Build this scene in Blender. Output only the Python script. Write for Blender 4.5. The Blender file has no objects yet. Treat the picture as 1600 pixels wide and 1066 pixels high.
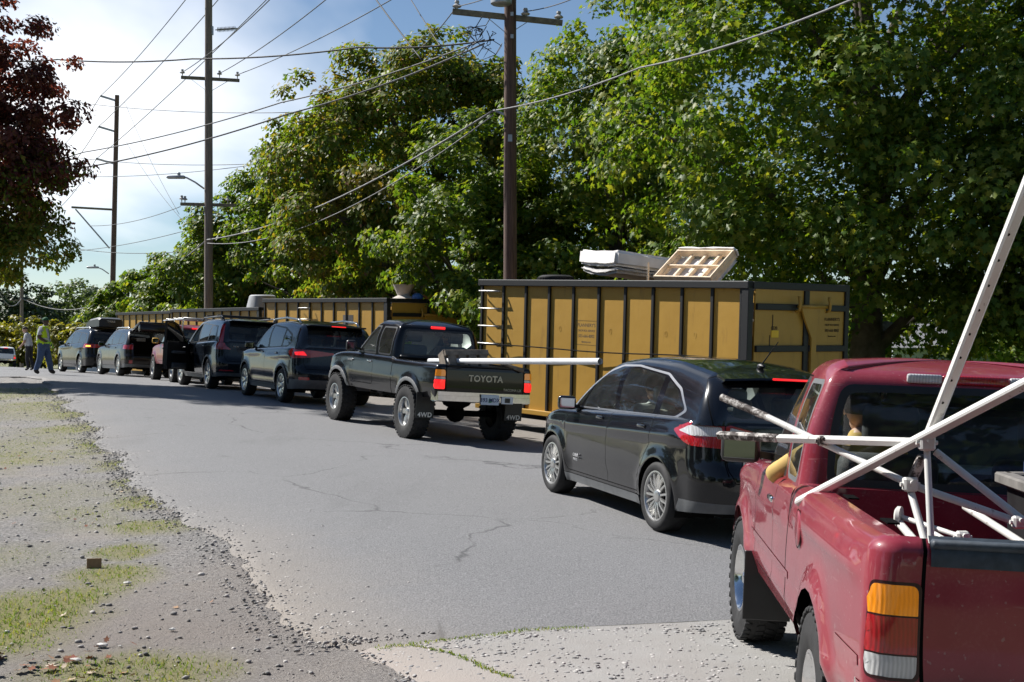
import bpy, bmesh, math, random
import numpy as np
from mathutils import Vector, Matrix, Euler
from mathutils.geometry import delaunay_2d_cdt
random.seed(7); RNG = np.random.default_rng(11)
PI = math.pi; R = math.radians
sc = bpy.context.scene; COL = sc.collection
# ------------------------------------------------------------------ camera, sky, sun, exposure
CZ = 1.85
cam = bpy.data.cameras.new('camera'); cam_o = bpy.data.objects.new('camera', cam); COL.objects.link(cam_o)
cam.sensor_width = 36; cam.lens = 47.25; cam.clip_start = .05; cam.clip_end = 3000
cam_o.location = (0, 0, CZ); cam_o.rotation_euler = (R(90), 0, 0); sc.camera = cam_o
SUN_EL, SUN_AZ = 43.0, -60.0          # azimuth in degrees clockwise from +Y
w = bpy.data.worlds.new('World'); sc.world = w; w.use_nodes = True
wn, wl = w.node_tree.nodes, w.node_tree.links
for n in list(wn): wn.remove(n)
def N(t, **k):
    n = wn.new(t)
    for a, b in k.items(): setattr(n, a, b)
    return n
sky = N('ShaderNodeTexSky', sky_type='NISHITA', sun_disc=False, sun_elevation=R(SUN_EL), sun_rotation=R(SUN_AZ), altitude=900, air_density=1.0, dust_density=.0, ozone_density=2.4)
tc = N('ShaderNodeTexCoord'); sep = N('ShaderNodeSeparateXYZ'); wl.new(tc.outputs['Generated'], sep.inputs[0])
# project the view direction on a flat cloud deck so that the clouds shrink towards the horizon
mz = N('ShaderNodeMath', operation='MAXIMUM'); wl.new(sep.outputs['Z'], mz.inputs[0]); mz.inputs[1].default_value = 0.0
mz2 = N('ShaderNodeMath', operation='ADD'); wl.new(mz.outputs[0], mz2.inputs[0]); mz2.inputs[1].default_value = .16
dx = N('ShaderNodeMath', operation='DIVIDE'); wl.new(sep.outputs['X'], dx.inputs[0]); wl.new(mz2.outputs[0], dx.inputs[1])
dy = N('ShaderNodeMath', operation='DIVIDE'); wl.new(sep.outputs['Y'], dy.inputs[0]); wl.new(mz2.outputs[0], dy.inputs[1])
cmb = N('ShaderNodeCombineXYZ'); wl.new(dx.outputs[0], cmb.inputs[0]); wl.new(dy.outputs[0], cmb.inputs[1])
mp = N('ShaderNodeMapping'); wl.new(cmb.outputs[0], mp.inputs[0]); mp.inputs['Location'].default_value = (.7, 2.3, 0); mp.inputs['Scale'].default_value = (1, .55, 1)
nz = N('ShaderNodeTexNoise'); wl.new(mp.outputs[0], nz.inputs['Vector']); nz.inputs['Scale'].default_value = .42; nz.inputs['Detail'].default_value = 7; nz.inputs['Roughness'].default_value = .52; nz.inputs['Distortion'].default_value = .25
ramp = N('ShaderNodeValToRGB'); bm_ = N('ShaderNodeMapping'); wl.new(cmb.outputs[0], bm_.inputs[0]); bm_.inputs['Location'].default_value = (1.05 / .62, -3.05 / .85, 0); bm_.inputs['Scale'].default_value = (1 / .62, 1 / .85, 1)
bl_ = N('ShaderNodeVectorMath', operation='LENGTH'); wl.new(bm_.outputs[0], bl_.inputs[0])
mr = N('ShaderNodeMapRange', interpolation_type='SMOOTHSTEP'); wl.new(bl_.outputs['Value'], mr.inputs[0]); mr.inputs[1].default_value = 0; mr.inputs[2].default_value = 1.5; mr.inputs[3].default_value = .17; mr.inputs[4].default_value = 0
ad = N('ShaderNodeMath', operation='ADD'); wl.new(nz.outputs['Fac'], ad.inputs[0]); wl.new(mr.outputs[0], ad.inputs[1]); wl.new(ad.outputs[0], ramp.inputs[0])
ramp.color_ramp.elements[0].position = .56; ramp.color_ramp.elements[1].position = .70
cl = N('ShaderNodeMixRGB'); wl.new(ramp.outputs[0], cl.inputs[0]); wl.new(sky.outputs[0], cl.inputs[1]); cl.inputs[2].default_value = (14.0, 14.2, 14.6, 1)
bg = N('ShaderNodeBackground'); bg.inputs[1].default_value = .057; wl.new(cl.outputs[0], bg.inputs[0])
wo = N('ShaderNodeOutputWorld'); wl.new(bg.outputs[0], wo.inputs[0])
sl = bpy.data.lights.new('sun', 'SUN'); sl.energy = 5.0; sl.angle = R(.55); sl.color = (1, .965, .91)
so = bpy.data.objects.new('sun', sl); COL.objects.link(so)
sd = Vector((math.sin(R(SUN_AZ)) * math.cos(R(SUN_EL)), math.cos(R(SUN_AZ)) * math.cos(R(SUN_EL)), math.sin(R(SUN_EL))))
so.rotation_euler = sd.to_track_quat('Z', 'Y').to_euler(); so.location = (-30, 20, 40)
vs = sc.view_settings; vs.view_transform = 'Standard'; vs.look = 'None'; vs.exposure = .78; vs.gamma = 1; vs.use_curve_mapping = False
sc.cycles.max_bounces = 7; sc.cycles.transparent_max_bounces = 16; sc.cycles.diffuse_bounces = 3; sc.cycles.glossy_bounces = 3
sc.cycles.caustics_reflective = False; sc.cycles.caustics_refractive = False; sc.cycles.sample_clamp_indirect = 6

# ------------------------------------------------------------------ terrain function
F = 2100.0
TS = R(24.3); SX, SY = -math.sin(TS), math.cos(TS)
def herm(T):
    T = sorted(T); xs = np.array([t[0] for t in T], float); ys = np.array([t[1] for t in T], float); n = len(T)
    if n == 1: return lambda x: np.full(np.shape(x), ys[0]) if np.ndim(x) else float(ys[0])
    d = np.diff(ys) / np.diff(xs); m = np.zeros(n)
    for j in range(1, n - 1):
        a, b = d[j - 1], d[j]; m[j] = 0 if a * b <= 0 else 2 * a * b / (a + b)
    m[0], m[-1] = d[0], d[-1]
    def f(x):
        xx = np.clip(np.asarray(x, float), xs[0], xs[-1]); i = np.clip(np.searchsorted(xs, xx) - 1, 0, n - 2)
        h = xs[i + 1] - xs[i]; t = (xx - xs[i]) / h
        r = ys[i] * (1 + 2 * t) * (1 - t) ** 2 + h * m[i] * t * (1 - t) ** 2 + ys[i + 1] * t * t * (3 - 2 * t) + h * m[i + 1] * t * t * (t - 1)
        return r if np.ndim(x) else float(r)
    return f
def lin(T):
    T = sorted(T); xs = [t[0] for t in T]; ys = [t[1] for t in T]
    return lambda x: np.interp(x, xs, ys) if np.ndim(x) else float(np.interp(x, xs, ys))
GU = herm([(-60, -.6), (-20, -.25), (0, -.15), (5, -.11), (7, -.07), (10.5, .12), (13.1, .20), (16, .27), (19.8, .36), (23, .48), (27, .62), (33, .69), (45, .68), (55, .6), (80, .3), (120, -.25), (300, -2.5), (900, -3)])
GV = lin([(-900, -.4), (-40, -.3), (-6, -.064), (3.5, .126), (8, -.0765), (12, -.3765), (14, -.4665), (26, -.4665), (900, -.4)])
def to_uv(x, y): return x * SX + y * SY, x * SY - y * SX
def to_xy(u, v): return u * SX + v * SY, u * SY - v * SX
def gz(x, y):
    u, v = to_uv(x, y); return GU(u) + GV(v)
def pix(px, py, Y):                     # a point at depth Y seen at a place of the photograph
    return Vector(((px - 800) / F * Y, Y, CZ - (py - 533) / F * Y))
def p2g(px, py):
    d = 20.
    for k in range(80):
        x = (px - 800) / F * d; d = .5 * d + .5 * (CZ - gz(x, d)) * F / (py - 533)
    x = (px - 800) / F * d
    return x, d, gz(x, d)

# ------------------------------------------------------------------ materials
MATS = {}
def nodes(name):
    m = bpy.data.materials.new(name); m.use_nodes = True; MATS[name] = m
    nt = m.node_tree; b = nt.nodes['Principled BSDF']; return m, nt, b
def lk(nt, a, b): nt.links.new(a, b)
def noise(nt, scale, detail=4, rough=.5, coord='Object', dist=0, vec=None):
    t = nt.nodes.new('ShaderNodeTexCoord'); n = nt.nodes.new('ShaderNodeTexNoise')
    n.inputs['Scale'].default_value = scale; n.inputs['Detail'].default_value = detail; n.inputs['Roughness'].default_value = rough; n.inputs['Distortion'].default_value = dist
    if vec:
        mpn = nt.nodes.new('ShaderNodeMapping'); mpn.inputs['Scale'].default_value = vec; lk(nt, t.outputs[coord], mpn.inputs[0]); lk(nt, mpn.outputs[0], n.inputs['Vector'])
    else: lk(nt, t.outputs[coord], n.inputs['Vector'])
    return n.outputs['Fac']
def rampn(nt, fac, stops):
    r = nt.nodes.new('ShaderNodeValToRGB'); e = r.color_ramp.elements
    while len(e) < len(stops): e.new(.5)
    for q, (p, c) in zip(e, stops):
        q.position = p; q.color = (*c, 1) if len(c) == 3 else c
    lk(nt, fac, r.inputs[0]); return r.outputs[0]
def mixc(nt, fac, a, b, mode='MIX'):
    m = nt.nodes.new('ShaderNodeMixRGB'); m.blend_type = mode
    for sck, v in ((m.inputs[0], fac), (m.inputs[1], a), (m.inputs[2], b)):
        if isinstance(v, (int, float)): sck.default_value = v
        elif isinstance(v, tuple): sck.default_value = (*v, 1) if len(v) == 3 else v
        else: lk(nt, v, sck)
    return m.outputs[0]
def bumpn(nt, b, fac, strength=.3, dist=.01):
    n = nt.nodes.new('ShaderNodeBump'); n.inputs['Strength'].default_value = strength; n.inputs['Distance'].default_value = dist
    lk(nt, fac, n.inputs['Height']); lk(nt, n.outputs[0], b.inputs['Normal'])
def mathn(nt, op, a, b=None):
    m = nt.nodes.new('ShaderNodeMath'); m.operation = op
    for i, v in enumerate((a, b)):
        if v is None: continue
        if isinstance(v, (int, float)): m.inputs[i].default_value = v
        else: lk(nt, v, m.inputs[i])
    return m.outputs[0]
def mat(name, col, rough=.5, metal=0, var=.12, scale=6, coat=0, bump=0, bscale=60, spec=.5, emit=None, es=0):
    if name in MATS: return MATS[name]
    m, nt, b = nodes(name)
    c2 = tuple(max(0, c * (1 - var)) for c in col); c3 = tuple(min(1, c * (1 + var)) for c in col)
    lk(nt, rampn(nt, noise(nt, scale), [(.3, c2), (.7, c3)]), b.inputs['Base Color'])
    b.inputs['Roughness'].default_value = rough; b.inputs['Metallic'].default_value = metal
    b.inputs['Coat Weight'].default_value = coat; b.inputs['Coat Roughness'].default_value = .04; b.inputs['Specular IOR Level'].default_value = spec
    if bump: bumpn(nt, b, noise(nt, bscale, 3), bump, .004)
    if emit:
        b.inputs['Emission Color'].default_value = (*emit, 1); b.inputs['Emission Strength'].default_value = es
    return m
def paint(name, col, rough=.25, dust=.25, dustcol=(.35, .33, .31), flake=0, coat=.85, scr=0):
    m, nt, b = nodes(name)
    t = nt.nodes.new('ShaderNodeTexCoord'); s = nt.nodes.new('ShaderNodeSeparateXYZ'); lk(nt, t.outputs['Object'], s.inputs[0])
    d = rampn(nt, noise(nt, 3.2, 6, .65), [(.42, (0, 0, 0)), (.8, (1, 1, 1))])
    f2 = rampn(nt, noise(nt, 90, 2, .6), [(.5, (.2, .2, .2)), (.72, (1, 1, 1))])
    dd = mathn(nt, 'MULTIPLY', mathn(nt, 'MULTIPLY', d, f2), dust)
    cc = mixc(nt, dd, col, dustcol)
    if scr:
        s1 = rampn(nt, noise(nt, 7, 3, .6, vec=(.35, 1, 6)), [(.66, (0, 0, 0)), (.70, (1, 1, 1))]); s2 = rampn(nt, noise(nt, 38, 2, .5), [(.68, (0, 0, 0)), (.72, (1, 1, 1))]); fade = rampn(nt, noise(nt, 1.1, 4, .6), [(.40, (0, 0, 0)), (.70, (.5, .5, .5))])
        cc = mixc(nt, fade, cc, tuple(min(1, q * 1.5 + .03) for q in col)); cc = mixc(nt, mathn(nt, 'MULTIPLY', s1, scr * .6), cc, (.50, .30, .30)); cc = mixc(nt, mathn(nt, 'MULTIPLY', s2, scr), cc, (.40, .36, .34))
    lk(nt, cc, b.inputs['Base Color'])
    rr = mathn(nt, 'ADD', mathn(nt, 'MULTIPLY', dd, .8), rough); lk(nt, rr, b.inputs['Roughness'])
    b.inputs['Metallic'].default_value = flake; b.inputs['Coat Weight'].default_value = coat; b.inputs['Specular IOR Level'].default_value = .15
    cr = mathn(nt, 'ADD', mathn(nt, 'MULTIPLY', d, .08), .03); lk(nt, cr, b.inputs['Coat Roughness'])
    n2 = nt.nodes.new('ShaderNodeBump'); n2.inputs['Strength'].default_value = .05; n2.inputs['Distance'].default_value = .02
    lk(nt, noise(nt, 2.3, 2), n2.inputs['Height']); lk(nt, n2.outputs[0], b.inputs['Normal']); lk(nt, n2.outputs[0], b.inputs['Coat Normal'])
    return m
def glass(name, tint=(.75, .85, .8), refl=1.0, dust=.025):
    m, nt, b = nodes(name); nt.nodes.remove(b); out = nt.nodes['Material Output']
    tr = nt.nodes.new('ShaderNodeBsdfTransparent'); tr.inputs[0].default_value = (*tint, 1)
    gl = nt.nodes.new('ShaderNodeBsdfGlossy'); gl.inputs['Roughness'].default_value = .02; gl.inputs[0].default_value = (refl, refl, refl, 1)
    fr = nt.nodes.new('ShaderNodeFresnel'); fr.inputs[0].default_value = 1.48
    mx = nt.nodes.new('ShaderNodeMixShader'); lk(nt, fr.outputs[0], mx.inputs[0]); lk(nt, tr.outputs[0], mx.inputs[1]); lk(nt, gl.outputs[0], mx.inputs[2])
    df = nt.nodes.new('ShaderNodeBsdfDiffuse'); df.inputs[0].default_value = (.5, .5, .48, 1)
    m2 = nt.nodes.new('ShaderNodeMixShader'); lk(nt, mathn(nt, 'MULTIPLY', noise(nt, 8, 5, .6), dust * 2), m2.inputs[0])
    lk(nt, mx.outputs[0], m2.inputs[1]); lk(nt, df.outputs[0], m2.inputs[2]); lk(nt, m2.outputs[0], out.inputs[0]); return m
def lens(name, col, es=0.0, ridg=22):
    m, nt, b = nodes(name); wv = nt.nodes.new('ShaderNodeTexWave'); wv.inputs['Scale'].default_value = ridg; wv.bands_direction = 'Y'
    t = nt.nodes.new('ShaderNodeTexCoord'); lk(nt, t.outputs['Object'], wv.inputs[0])
    lk(nt, mixc(nt, mathn(nt, 'MULTIPLY', wv.outputs['Fac'], .55), col, tuple(c * .55 for c in col)), b.inputs['Base Color'])
    b.inputs['Roughness'].default_value = .12; b.inputs['Coat Weight'].default_value = 1; b.inputs['Subsurface Weight'].default_value = .0
    b.inputs['Emission Color'].default_value = (*col, 1); b.inputs['Emission Strength'].default_value = es
    bumpn(nt, b, wv.outputs['Fac'], .25, .003); return m
def leafmat(name, stops, clump=.22, trans=.42, yel=None, ycut=(.56, .72), rough=.5, tcol=(1.75, 1.8, .6), gm=.22):
    m, nt, b = nodes(name); out = nt.nodes['Material Output']
    g = nt.nodes.new('ShaderNodeNewGeometry'); c = rampn(nt, g.outputs['Random Per Island'], stops)
    cn = noise(nt, clump, 3, .6)
    if yel: c = mixc(nt, mathn(nt, 'MULTIPLY', rampn(nt, cn, [(ycut[0], (0, 0, 0)), (ycut[1], (1, 1, 1))]), .8), c, yel)
    c = mixc(nt, gm, c, rampn(nt, noise(nt, 1.3, 3), [(.35, (.02, .045, .012)), (.7, (.16, .2, .05))]))
    lk(nt, c, b.inputs['Base Color']); b.inputs['Roughness'].default_value = rough; b.inputs['Specular IOR Level'].default_value = .28
    tl = nt.nodes.new('ShaderNodeBsdfTranslucent'); lk(nt, mixc(nt, 1.0, c, tcol, 'MULTIPLY'), tl.inputs[0])
    mx = nt.nodes.new('ShaderNodeMixShader'); mx.inputs[0].default_value = trans
    lk(nt, b.outputs[0], mx.inputs[1]); lk(nt, tl.outputs[0], mx.inputs[2]); lk(nt, mx.outputs[0], out.inputs[0]); return m

M_RUB = mat('tyre_rubber', (.022, .022, .023), .75, var=.35, scale=14, bump=.3, bscale=120, spec=.3)
M_BLK = mat('black_plastic', (.014, .014, .015), .42, var=.25, scale=9)
M_GRYP = mat('grey_plastic', (.10, .105, .11), .55, var=.15, scale=9)
M_DARK = mat('dark_underside', (.008, .008, .008), .9, spec=.1)
M_GAP = mat('panel_gap_dark', (.004, .004, .004), .9, spec=.05)
M_CHR = mat('chrome', (.75, .76, .77), .12, 1, var=.08, scale=20)
M_ALLOY = mat('silver_alloy', (.55, .55, .54), .3, .85, var=.1, scale=20)
M_ALLOYD = mat('dark_alloy', (.10, .10, .11), .3, .6, var=.1, scale=20)
M_SEAT = mat('seat_fabric_dark', (.045, .045, .05), .85, var=.2, scale=14)
M_SEATL = mat('seat_fabric_beige', (.33, .31, .27), .85, var=.15, scale=14)
M_GLS = glass('window_glass', (.80, .87, .83))
M_GLSD = glass('tinted_window_glass', (.13, .15, .15))
M_RED = lens('red_lens', (.42, .012, .018)); M_REDL = lens('lit_red_lens', (.80, .012, .015), .8)
M_AMB = lens('amber_lens', (.85, .27, .012), .12); M_CLR = lens('clear_lens', (.62, .62, .62))
M_WHT = mat('white_lettering', (.75, .74, .70), .5, var=.03); M_SILV = mat('silver_badge', (.62, .62, .64), .3, .6, var=.05)
M_MIRR = mat('mirror_glass', (.20, .22, .25), .03, 1, var=.01)

# ------------------------------------------------------------------ mesh helpers
def link(o, parent=None):
    COL.objects.link(o)
    if parent is not None: o.parent = parent
    return o
def mk(name, verts, faces, m, parent=None, smooth=False, normals=None):
    me = bpy.data.meshes.new(name); me.from_pydata([tuple(v) for v in verts], [], faces)
    for q in (m if isinstance(m, (list, tuple)) else [m]): me.materials.append(q)
    if smooth: me.shade_smooth()
    me.update()
    if normals is not None: me.normals_split_custom_set_from_vertices([tuple(n) for n in normals])
    return link(bpy.data.objects.new(name, me), parent)
def mk_np(name, V, Fa, m, parent=None, smooth=False):          # many equal-sized faces from numpy arrays
    me = bpy.data.meshes.new(name); nf, k = Fa.shape
    me.vertices.add(len(V)); me.vertices.foreach_set('co', np.ascontiguousarray(V, np.float32).ravel())
    me.loops.add(nf * k); me.loops.foreach_set('vertex_index', np.ascontiguousarray(Fa, np.int32).ravel())
    me.polygons.add(nf); me.polygons.foreach_set('loop_start', np.arange(0, nf * k, k, dtype=np.int32))
    me.materials.append(m); me.update(calc_edges=True)
    if smooth: me.shade_smooth()
    return link(bpy.data.objects.new(name, me), parent)
def tag(o, label, cat=None, group=None, kind=None):
    if label: o['label'] = label
    if cat: o['category'] = cat
    if group: o['group'] = group
    if kind: o['kind'] = kind
    return o
def thing(name, label, cat, loc=(0, 0, 0), rz=0, group=None):
    o = bpy.data.objects.new(name, None); COL.objects.link(o); o.location = loc; o.rotation_euler = (0, 0, rz); o.empty_display_size = .3
    return tag(o, label, cat, group)
def copy_tree(o, parent=None):
    c = o.copy(); COL.objects.link(c)
    if parent is not None: c.parent = parent
    for ch in list(o.children): copy_tree(ch, c)
    return c
class MB:
    def __init__(s): s.v = []; s.f = []; s.mi = []
    def add(s, v, f, M=None, mi=0):
        n = len(s.v); s.v += [(M @ Vector(p)) if M is not None else Vector(p) for p in v]; s.f += [tuple(i + n for i in q) for q in f]; s.mi += [mi] * len(f); return s
    def box(s, c, d, M=None, ch=0, mi=0):
        hx, hy, hz = d[0] / 2, d[1] / 2, d[2] / 2; c = Vector(c)
        ch = min(ch, hx * .9, hy * .9, hz * .9)
        if ch <= 0:
            v = [c + Vector((a * hx, b * hy, e * hz)) for a in (-1, 1) for b in (-1, 1) for e in (-1, 1)]
            return s.add(v, [(0, 1, 3, 2), (4, 6, 7, 5), (0, 4, 5, 1), (2, 3, 7, 6), (0, 2, 6, 4), (1, 5, 7, 3)], M, mi)
        bm = bmesh.new(); bmesh.ops.create_cube(bm, size=1)
        for q in bm.verts: q.co = Vector((q.co.x * 2 * hx, q.co.y * 2 * hy, q.co.z * 2 * hz)) + c
        bmesh.ops.bevel(bm, geom=bm.edges[:], offset=ch, segments=2 if ch > .008 else 1, affect='EDGES', profile=.5)
        s.addbm(bm, M, mi); return s
    def addbm(s, bm, M=None, mi=0):
        bm.verts.index_update(); s.add([q.co.copy() for q in bm.verts], [tuple(x.index for x in f.verts) for f in bm.faces], M, mi); bm.free()
    def bar(s, a, b, wx, wy, M=None, up=(0, 0, 1), mi=0, ch=0):
        a, b = Vector(a), Vector(b); d = b - a; q = d.normalized(); u = Vector(up)
        if abs(q.dot(u)) > .98: u = Vector((1, 0, 0))
        x = q.cross(u).normalized(); y = x.cross(q)
        T = Matrix((x, y, q)).transposed().to_4x4(); T.translation = (a + b) / 2
        return s.box((0, 0, 0), (wx, wy, d.length), (M @ T) if M is not None else T, ch, mi)
    def tube(s, pts, r, n=8, M=None, caps=True, mi=0):
        pts = [Vector(p) for p in pts]; rs = r if isinstance(r, (list, tuple)) else [r] * len(pts); v = []; f = []
        t0 = (pts[1] - pts[0]).normalized(); u = Vector((0, 0, 1)) if abs(t0.z) < .9 else Vector((1, 0, 0)); x = t0.cross(u).normalized()
        for i, p in enumerate(pts):
            t = (pts[min(i + 1, len(pts) - 1)] - pts[max(i - 1, 0)]).normalized(); x = (x - t * x.dot(t)).normalized(); y = t.cross(x)
            for k in range(n): a = 2 * PI * k / n; v.append(p + (x * math.cos(a) + y * math.sin(a)) * rs[i])
        for i in range(len(pts) - 1):
            for k in range(n): f.append((i * n + k, i * n + (k + 1) % n, (i + 1) * n + (k + 1) % n, (i + 1) * n + k))
        if caps: f.append(tuple(range(n - 1, -1, -1))); f.append(tuple((len(pts) - 1) * n + k for k in range(n)))
        return s.add(v, f, M, mi)
    def lathe(s, prof, n=32, M=None, axis='y', mi=0, closed=False):     # prof: (radius, offset along axis)
        v = []; f = []; m = len(prof)
        for k in range(n):
            a = 2 * PI * k / n; ca, sa = math.cos(a), math.sin(a)
            for r, o in prof: v.append((r * ca, o, r * sa) if axis == 'y' else (r * ca, r * sa, o))
        for k in range(n):
            for j in range(m - 1 + (1 if closed else 0)):
                a, b = k * m + j, k * m + (j + 1) % m; c, d = ((k + 1) % n) * m + (j + 1) % m, ((k + 1) % n) * m + j
                f.append((a, b, c, d))
        return s.add(v, f, M, mi)
    def prism(s, poly, t, M=None, mi=0, ch=0):       # polygon in xy, extruded along z from 0 to t
        n = len(poly); v = [(p[0], p[1], 0) for p in poly] + [(p[0], p[1], t) for p in poly]
        f = [tuple(range(n - 1, -1, -1)), tuple(range(n, 2 * n))] + [(i, (i + 1) % n, n + (i + 1) % n, n + i) for i in range(n)]
        return s.add(v, f, M, mi)
    def sphere(s, c, r, M=None, n=10, mi=0, sc3=(1, 1, 1)):
        bm = bmesh.new(); bmesh.ops.create_uvsphere(bm, u_segments=n, v_segments=max(5, n * 2 // 3), radius=r)
        for q in bm.verts: q.co = Vector((q.co.x * sc3[0], q.co.y * sc3[1], q.co.z * sc3[2])) + Vector(c)
        s.addbm(bm, M, mi); return s
    def build(s, name, m, parent=None, smooth=False, angle=None):
        o = mk(name, s.v, s.f, m, parent, smooth)
        if isinstance(m, (list, tuple)): o.data.polygons.foreach_set('material_index', s.mi)
        if smooth and angle: 
            try: o.data.set_sharp_from_angle(angle=R(angle))
            except Exception: pass
        return o
def text_mesh(name, body, size, m, parent=None, M=None, depth=.004, align='CENTER', shear=0, spacing=1.0, bold=0):
    c = bpy.data.curves.new(name, 'FONT'); c.body = body; c.size = size; c.extrude = depth; c.align_x = align; c.align_y = 'CENTER'; c.shear = shear; c.space_character = spacing; c.offset = bold; c.resolution_u = 3
    o = bpy.data.objects.new(name, c); COL.objects.link(o); dg = bpy.context.evaluated_depsgraph_get()
    me = bpy.data.meshes.new_from_object(o.evaluated_get(dg)); bpy.data.objects.remove(o)
    if M is not None: me.transform(M)
    me.materials.clear(); me.materials.append(m); me.name = name
    return link(bpy.data.objects.new(name, me), parent)
def TRS(loc, rot=(0, 0, 0), s=(1, 1, 1)): return Matrix.LocRotScale(Vector(loc), Euler(rot), Vector(s))
# ------------------------------------------------------------------ car body system: strips of a rounded plan outline, cut by drawn outlines
def round_poly(P, r, n=4):
    out = []; m = len(P); rr = r if isinstance(r, (list, tuple)) else [r] * m
    for i in range(m):
        p = np.array(P[i], float); a = np.array(P[i - 1], float) - p; b = np.array(P[(i + 1) % m], float) - p
        la, lb = np.linalg.norm(a), np.linalg.norm(b); q = min(rr[i], la * .45, lb * .45)
        if q < 1e-4: out.append(tuple(p)); continue
        p0, p1 = p + a / la * q, p + b / lb * q
        for k in range(n + 1):
            t = k / n; out.append(tuple((1 - t) ** 2 * p0 + 2 * t * (1 - t) * p + t * t * p1))
    return out
def densify(P, d):
    out = []
    for i in range(len(P)):
        a, b = np.array(P[i]), np.array(P[(i + 1) % len(P)]); k = max(1, int(np.ceil(np.linalg.norm(b - a) / d)))
        for j in range(k): out.append(tuple(a + (b - a) * j / k))
    return out
def inside(P, X, Y):
    P = np.array(P); c = np.zeros(len(X), bool); j = len(P) - 1
    for i in range(len(P)):
        xi, yi, xj, yj = P[i, 0], P[i, 1], P[j, 0], P[j, 1]
        k = (yi > Y) != (yj > Y)
        if yi != yj: c ^= k & (X < (xj - xi) * (Y - yi) / (yj - yi) + xi)
        j = i
    return c
class Strip:
    def __init__(s, W, xr0, xf0, rr, rf, xr, xf, wfun, zb, zt, rtop=0, bump=None, rows=8, ds=.09, bumpR=None):
        s.W, s.xr0, s.xf0, s.rr, s.rf = W, xr0, xf0, rr, rf; s.xr, s.xf, s.wfun, s.zb, s.zt, s.rtop, s.bump, s.bumpR = xr, xf, wfun, zb, zt, rtop, bump, bumpR
        s.a0 = W - rr; s.a1 = s.a0 + rr * PI / 2; s.a2 = s.a1 + (xf0 - rf) - (xr0 + rr); s.a3 = s.a2 + rf * PI / 2; s.S = s.a3 + W - rf; s.rows = rows; s.ds = ds
    def outline(s, q):
        q = np.asarray(q, float); x = np.zeros_like(q); y = np.zeros_like(q); nx = np.zeros_like(q); ny = np.zeros_like(q)
        k = q <= s.a0; x[k] = s.xr0; y[k] = q[k]; nx[k] = -1
        k = (q > s.a0) & (q <= s.a1); f = (q[k] - s.a0) / s.rr; x[k] = s.xr0 + s.rr - s.rr * np.cos(f); y[k] = s.W - s.rr + s.rr * np.sin(f); nx[k] = -np.cos(f); ny[k] = np.sin(f)
        k = (q > s.a1) & (q <= s.a2); x[k] = s.xr0 + s.rr + q[k] - s.a1; y[k] = s.W; ny[k] = 1
        k = (q > s.a2) & (q <= s.a3); f = (q[k] - s.a2) / s.rf; x[k] = s.xf0 - s.rf + s.rf * np.sin(f); y[k] = s.W - s.rf + s.rf * np.cos(f); nx[k] = np.sin(f); ny[k] = np.cos(f)
        k = q > s.a3; x[k] = s.xf0; y[k] = s.W - s.rf - (q[k] - s.a3); nx[k] = 1
        return x, y, nx, ny
    def pos(s, q, z):
        q = np.clip(q, 0, s.S); x0, y0, nx, ny = s.outline(q); n = (x0 - s.xr0) / (s.xf0 - s.xr0); z = np.asarray(z, float)
        xr, xf = s.xr(z), s.xf(z); x = xr + n * (xf - xr); zb, zt = s.zb(n), s.zt(n); t = np.clip((z - zb) / np.maximum(zt - zb, 1e-4), 0, 1)
        y = y0 / s.W * s.wfun(x, z, t)
        if s.rtop:
            p = np.clip((z - (zt - s.rtop)) / s.rtop, 0, 1); ins = s.rtop * (1 - np.sqrt(1 - p * p * .985)); x = x - nx * ins; y = y - ny * ins
        if s.bump: y = y + ny * s.bump(x, z)
        if s.bumpR: x = x + np.minimum(nx, 0) * s.bumpR(y, z)
        return np.stack([x, y, z], -1)
    def s_of_x0(s, x0):
        x0 = np.asarray(x0, float); a = np.arccos(np.clip((s.xr0 + s.rr - x0) / s.rr, -1, 1)); b = np.arcsin(np.clip((x0 - s.xf0 + s.rf) / s.rf, -1, 1))
        return np.where(x0 < s.xr0 + s.rr, s.a0 + s.rr * a, np.where(x0 > s.xf0 - s.rf, s.a2 + s.rf * b, s.a1 + x0 - s.xr0 - s.rr))
    def dom(s, p):                      # ('S',x,z) side view, ('R',y,z) rear view, ('F',y,z) front view, ('s',s,z)
        k, a, z = p
        if k == 's': return (a, z)
        if k == 'S':
            xr, xf = float(s.xr(z)), float(s.xf(z)); return (float(s.s_of_x0(s.xr0 + (a - xr) / (xf - xr) * (s.xf0 - s.xr0))), z)
        n = 0.0 if k == 'R' else 1.0; zb, zt = float(s.zb(n)), float(s.zt(n)); xx = s.xr(z) if k == 'R' else s.xf(z)
        w = float(s.wfun(np.array([float(xx)]), np.array([z]), np.array([min(1, max(0, (z - zb) / (zt - zb)))]))[0]); y0 = a * s.W / w
        if k == 'R': return (y0 if y0 <= s.a0 else s.a0 + s.rr * math.asin(min(1, (y0 - s.a0) / s.rr)), z)
        return (s.S - y0 if y0 <= s.W - s.rf else s.a3 - s.rf * math.asin(min(1, (y0 - (s.W - s.rf)) / s.rf)), z)
    def normal(s, q, z):
        e = .004; a = s.pos(q + e, z) - s.pos(q - e, z); b = s.pos(q, z + e) - s.pos(q, z - e); n = -np.cross(a, b); return n / np.maximum(np.linalg.norm(n, axis=1, keepdims=True), 1e-9)
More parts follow.
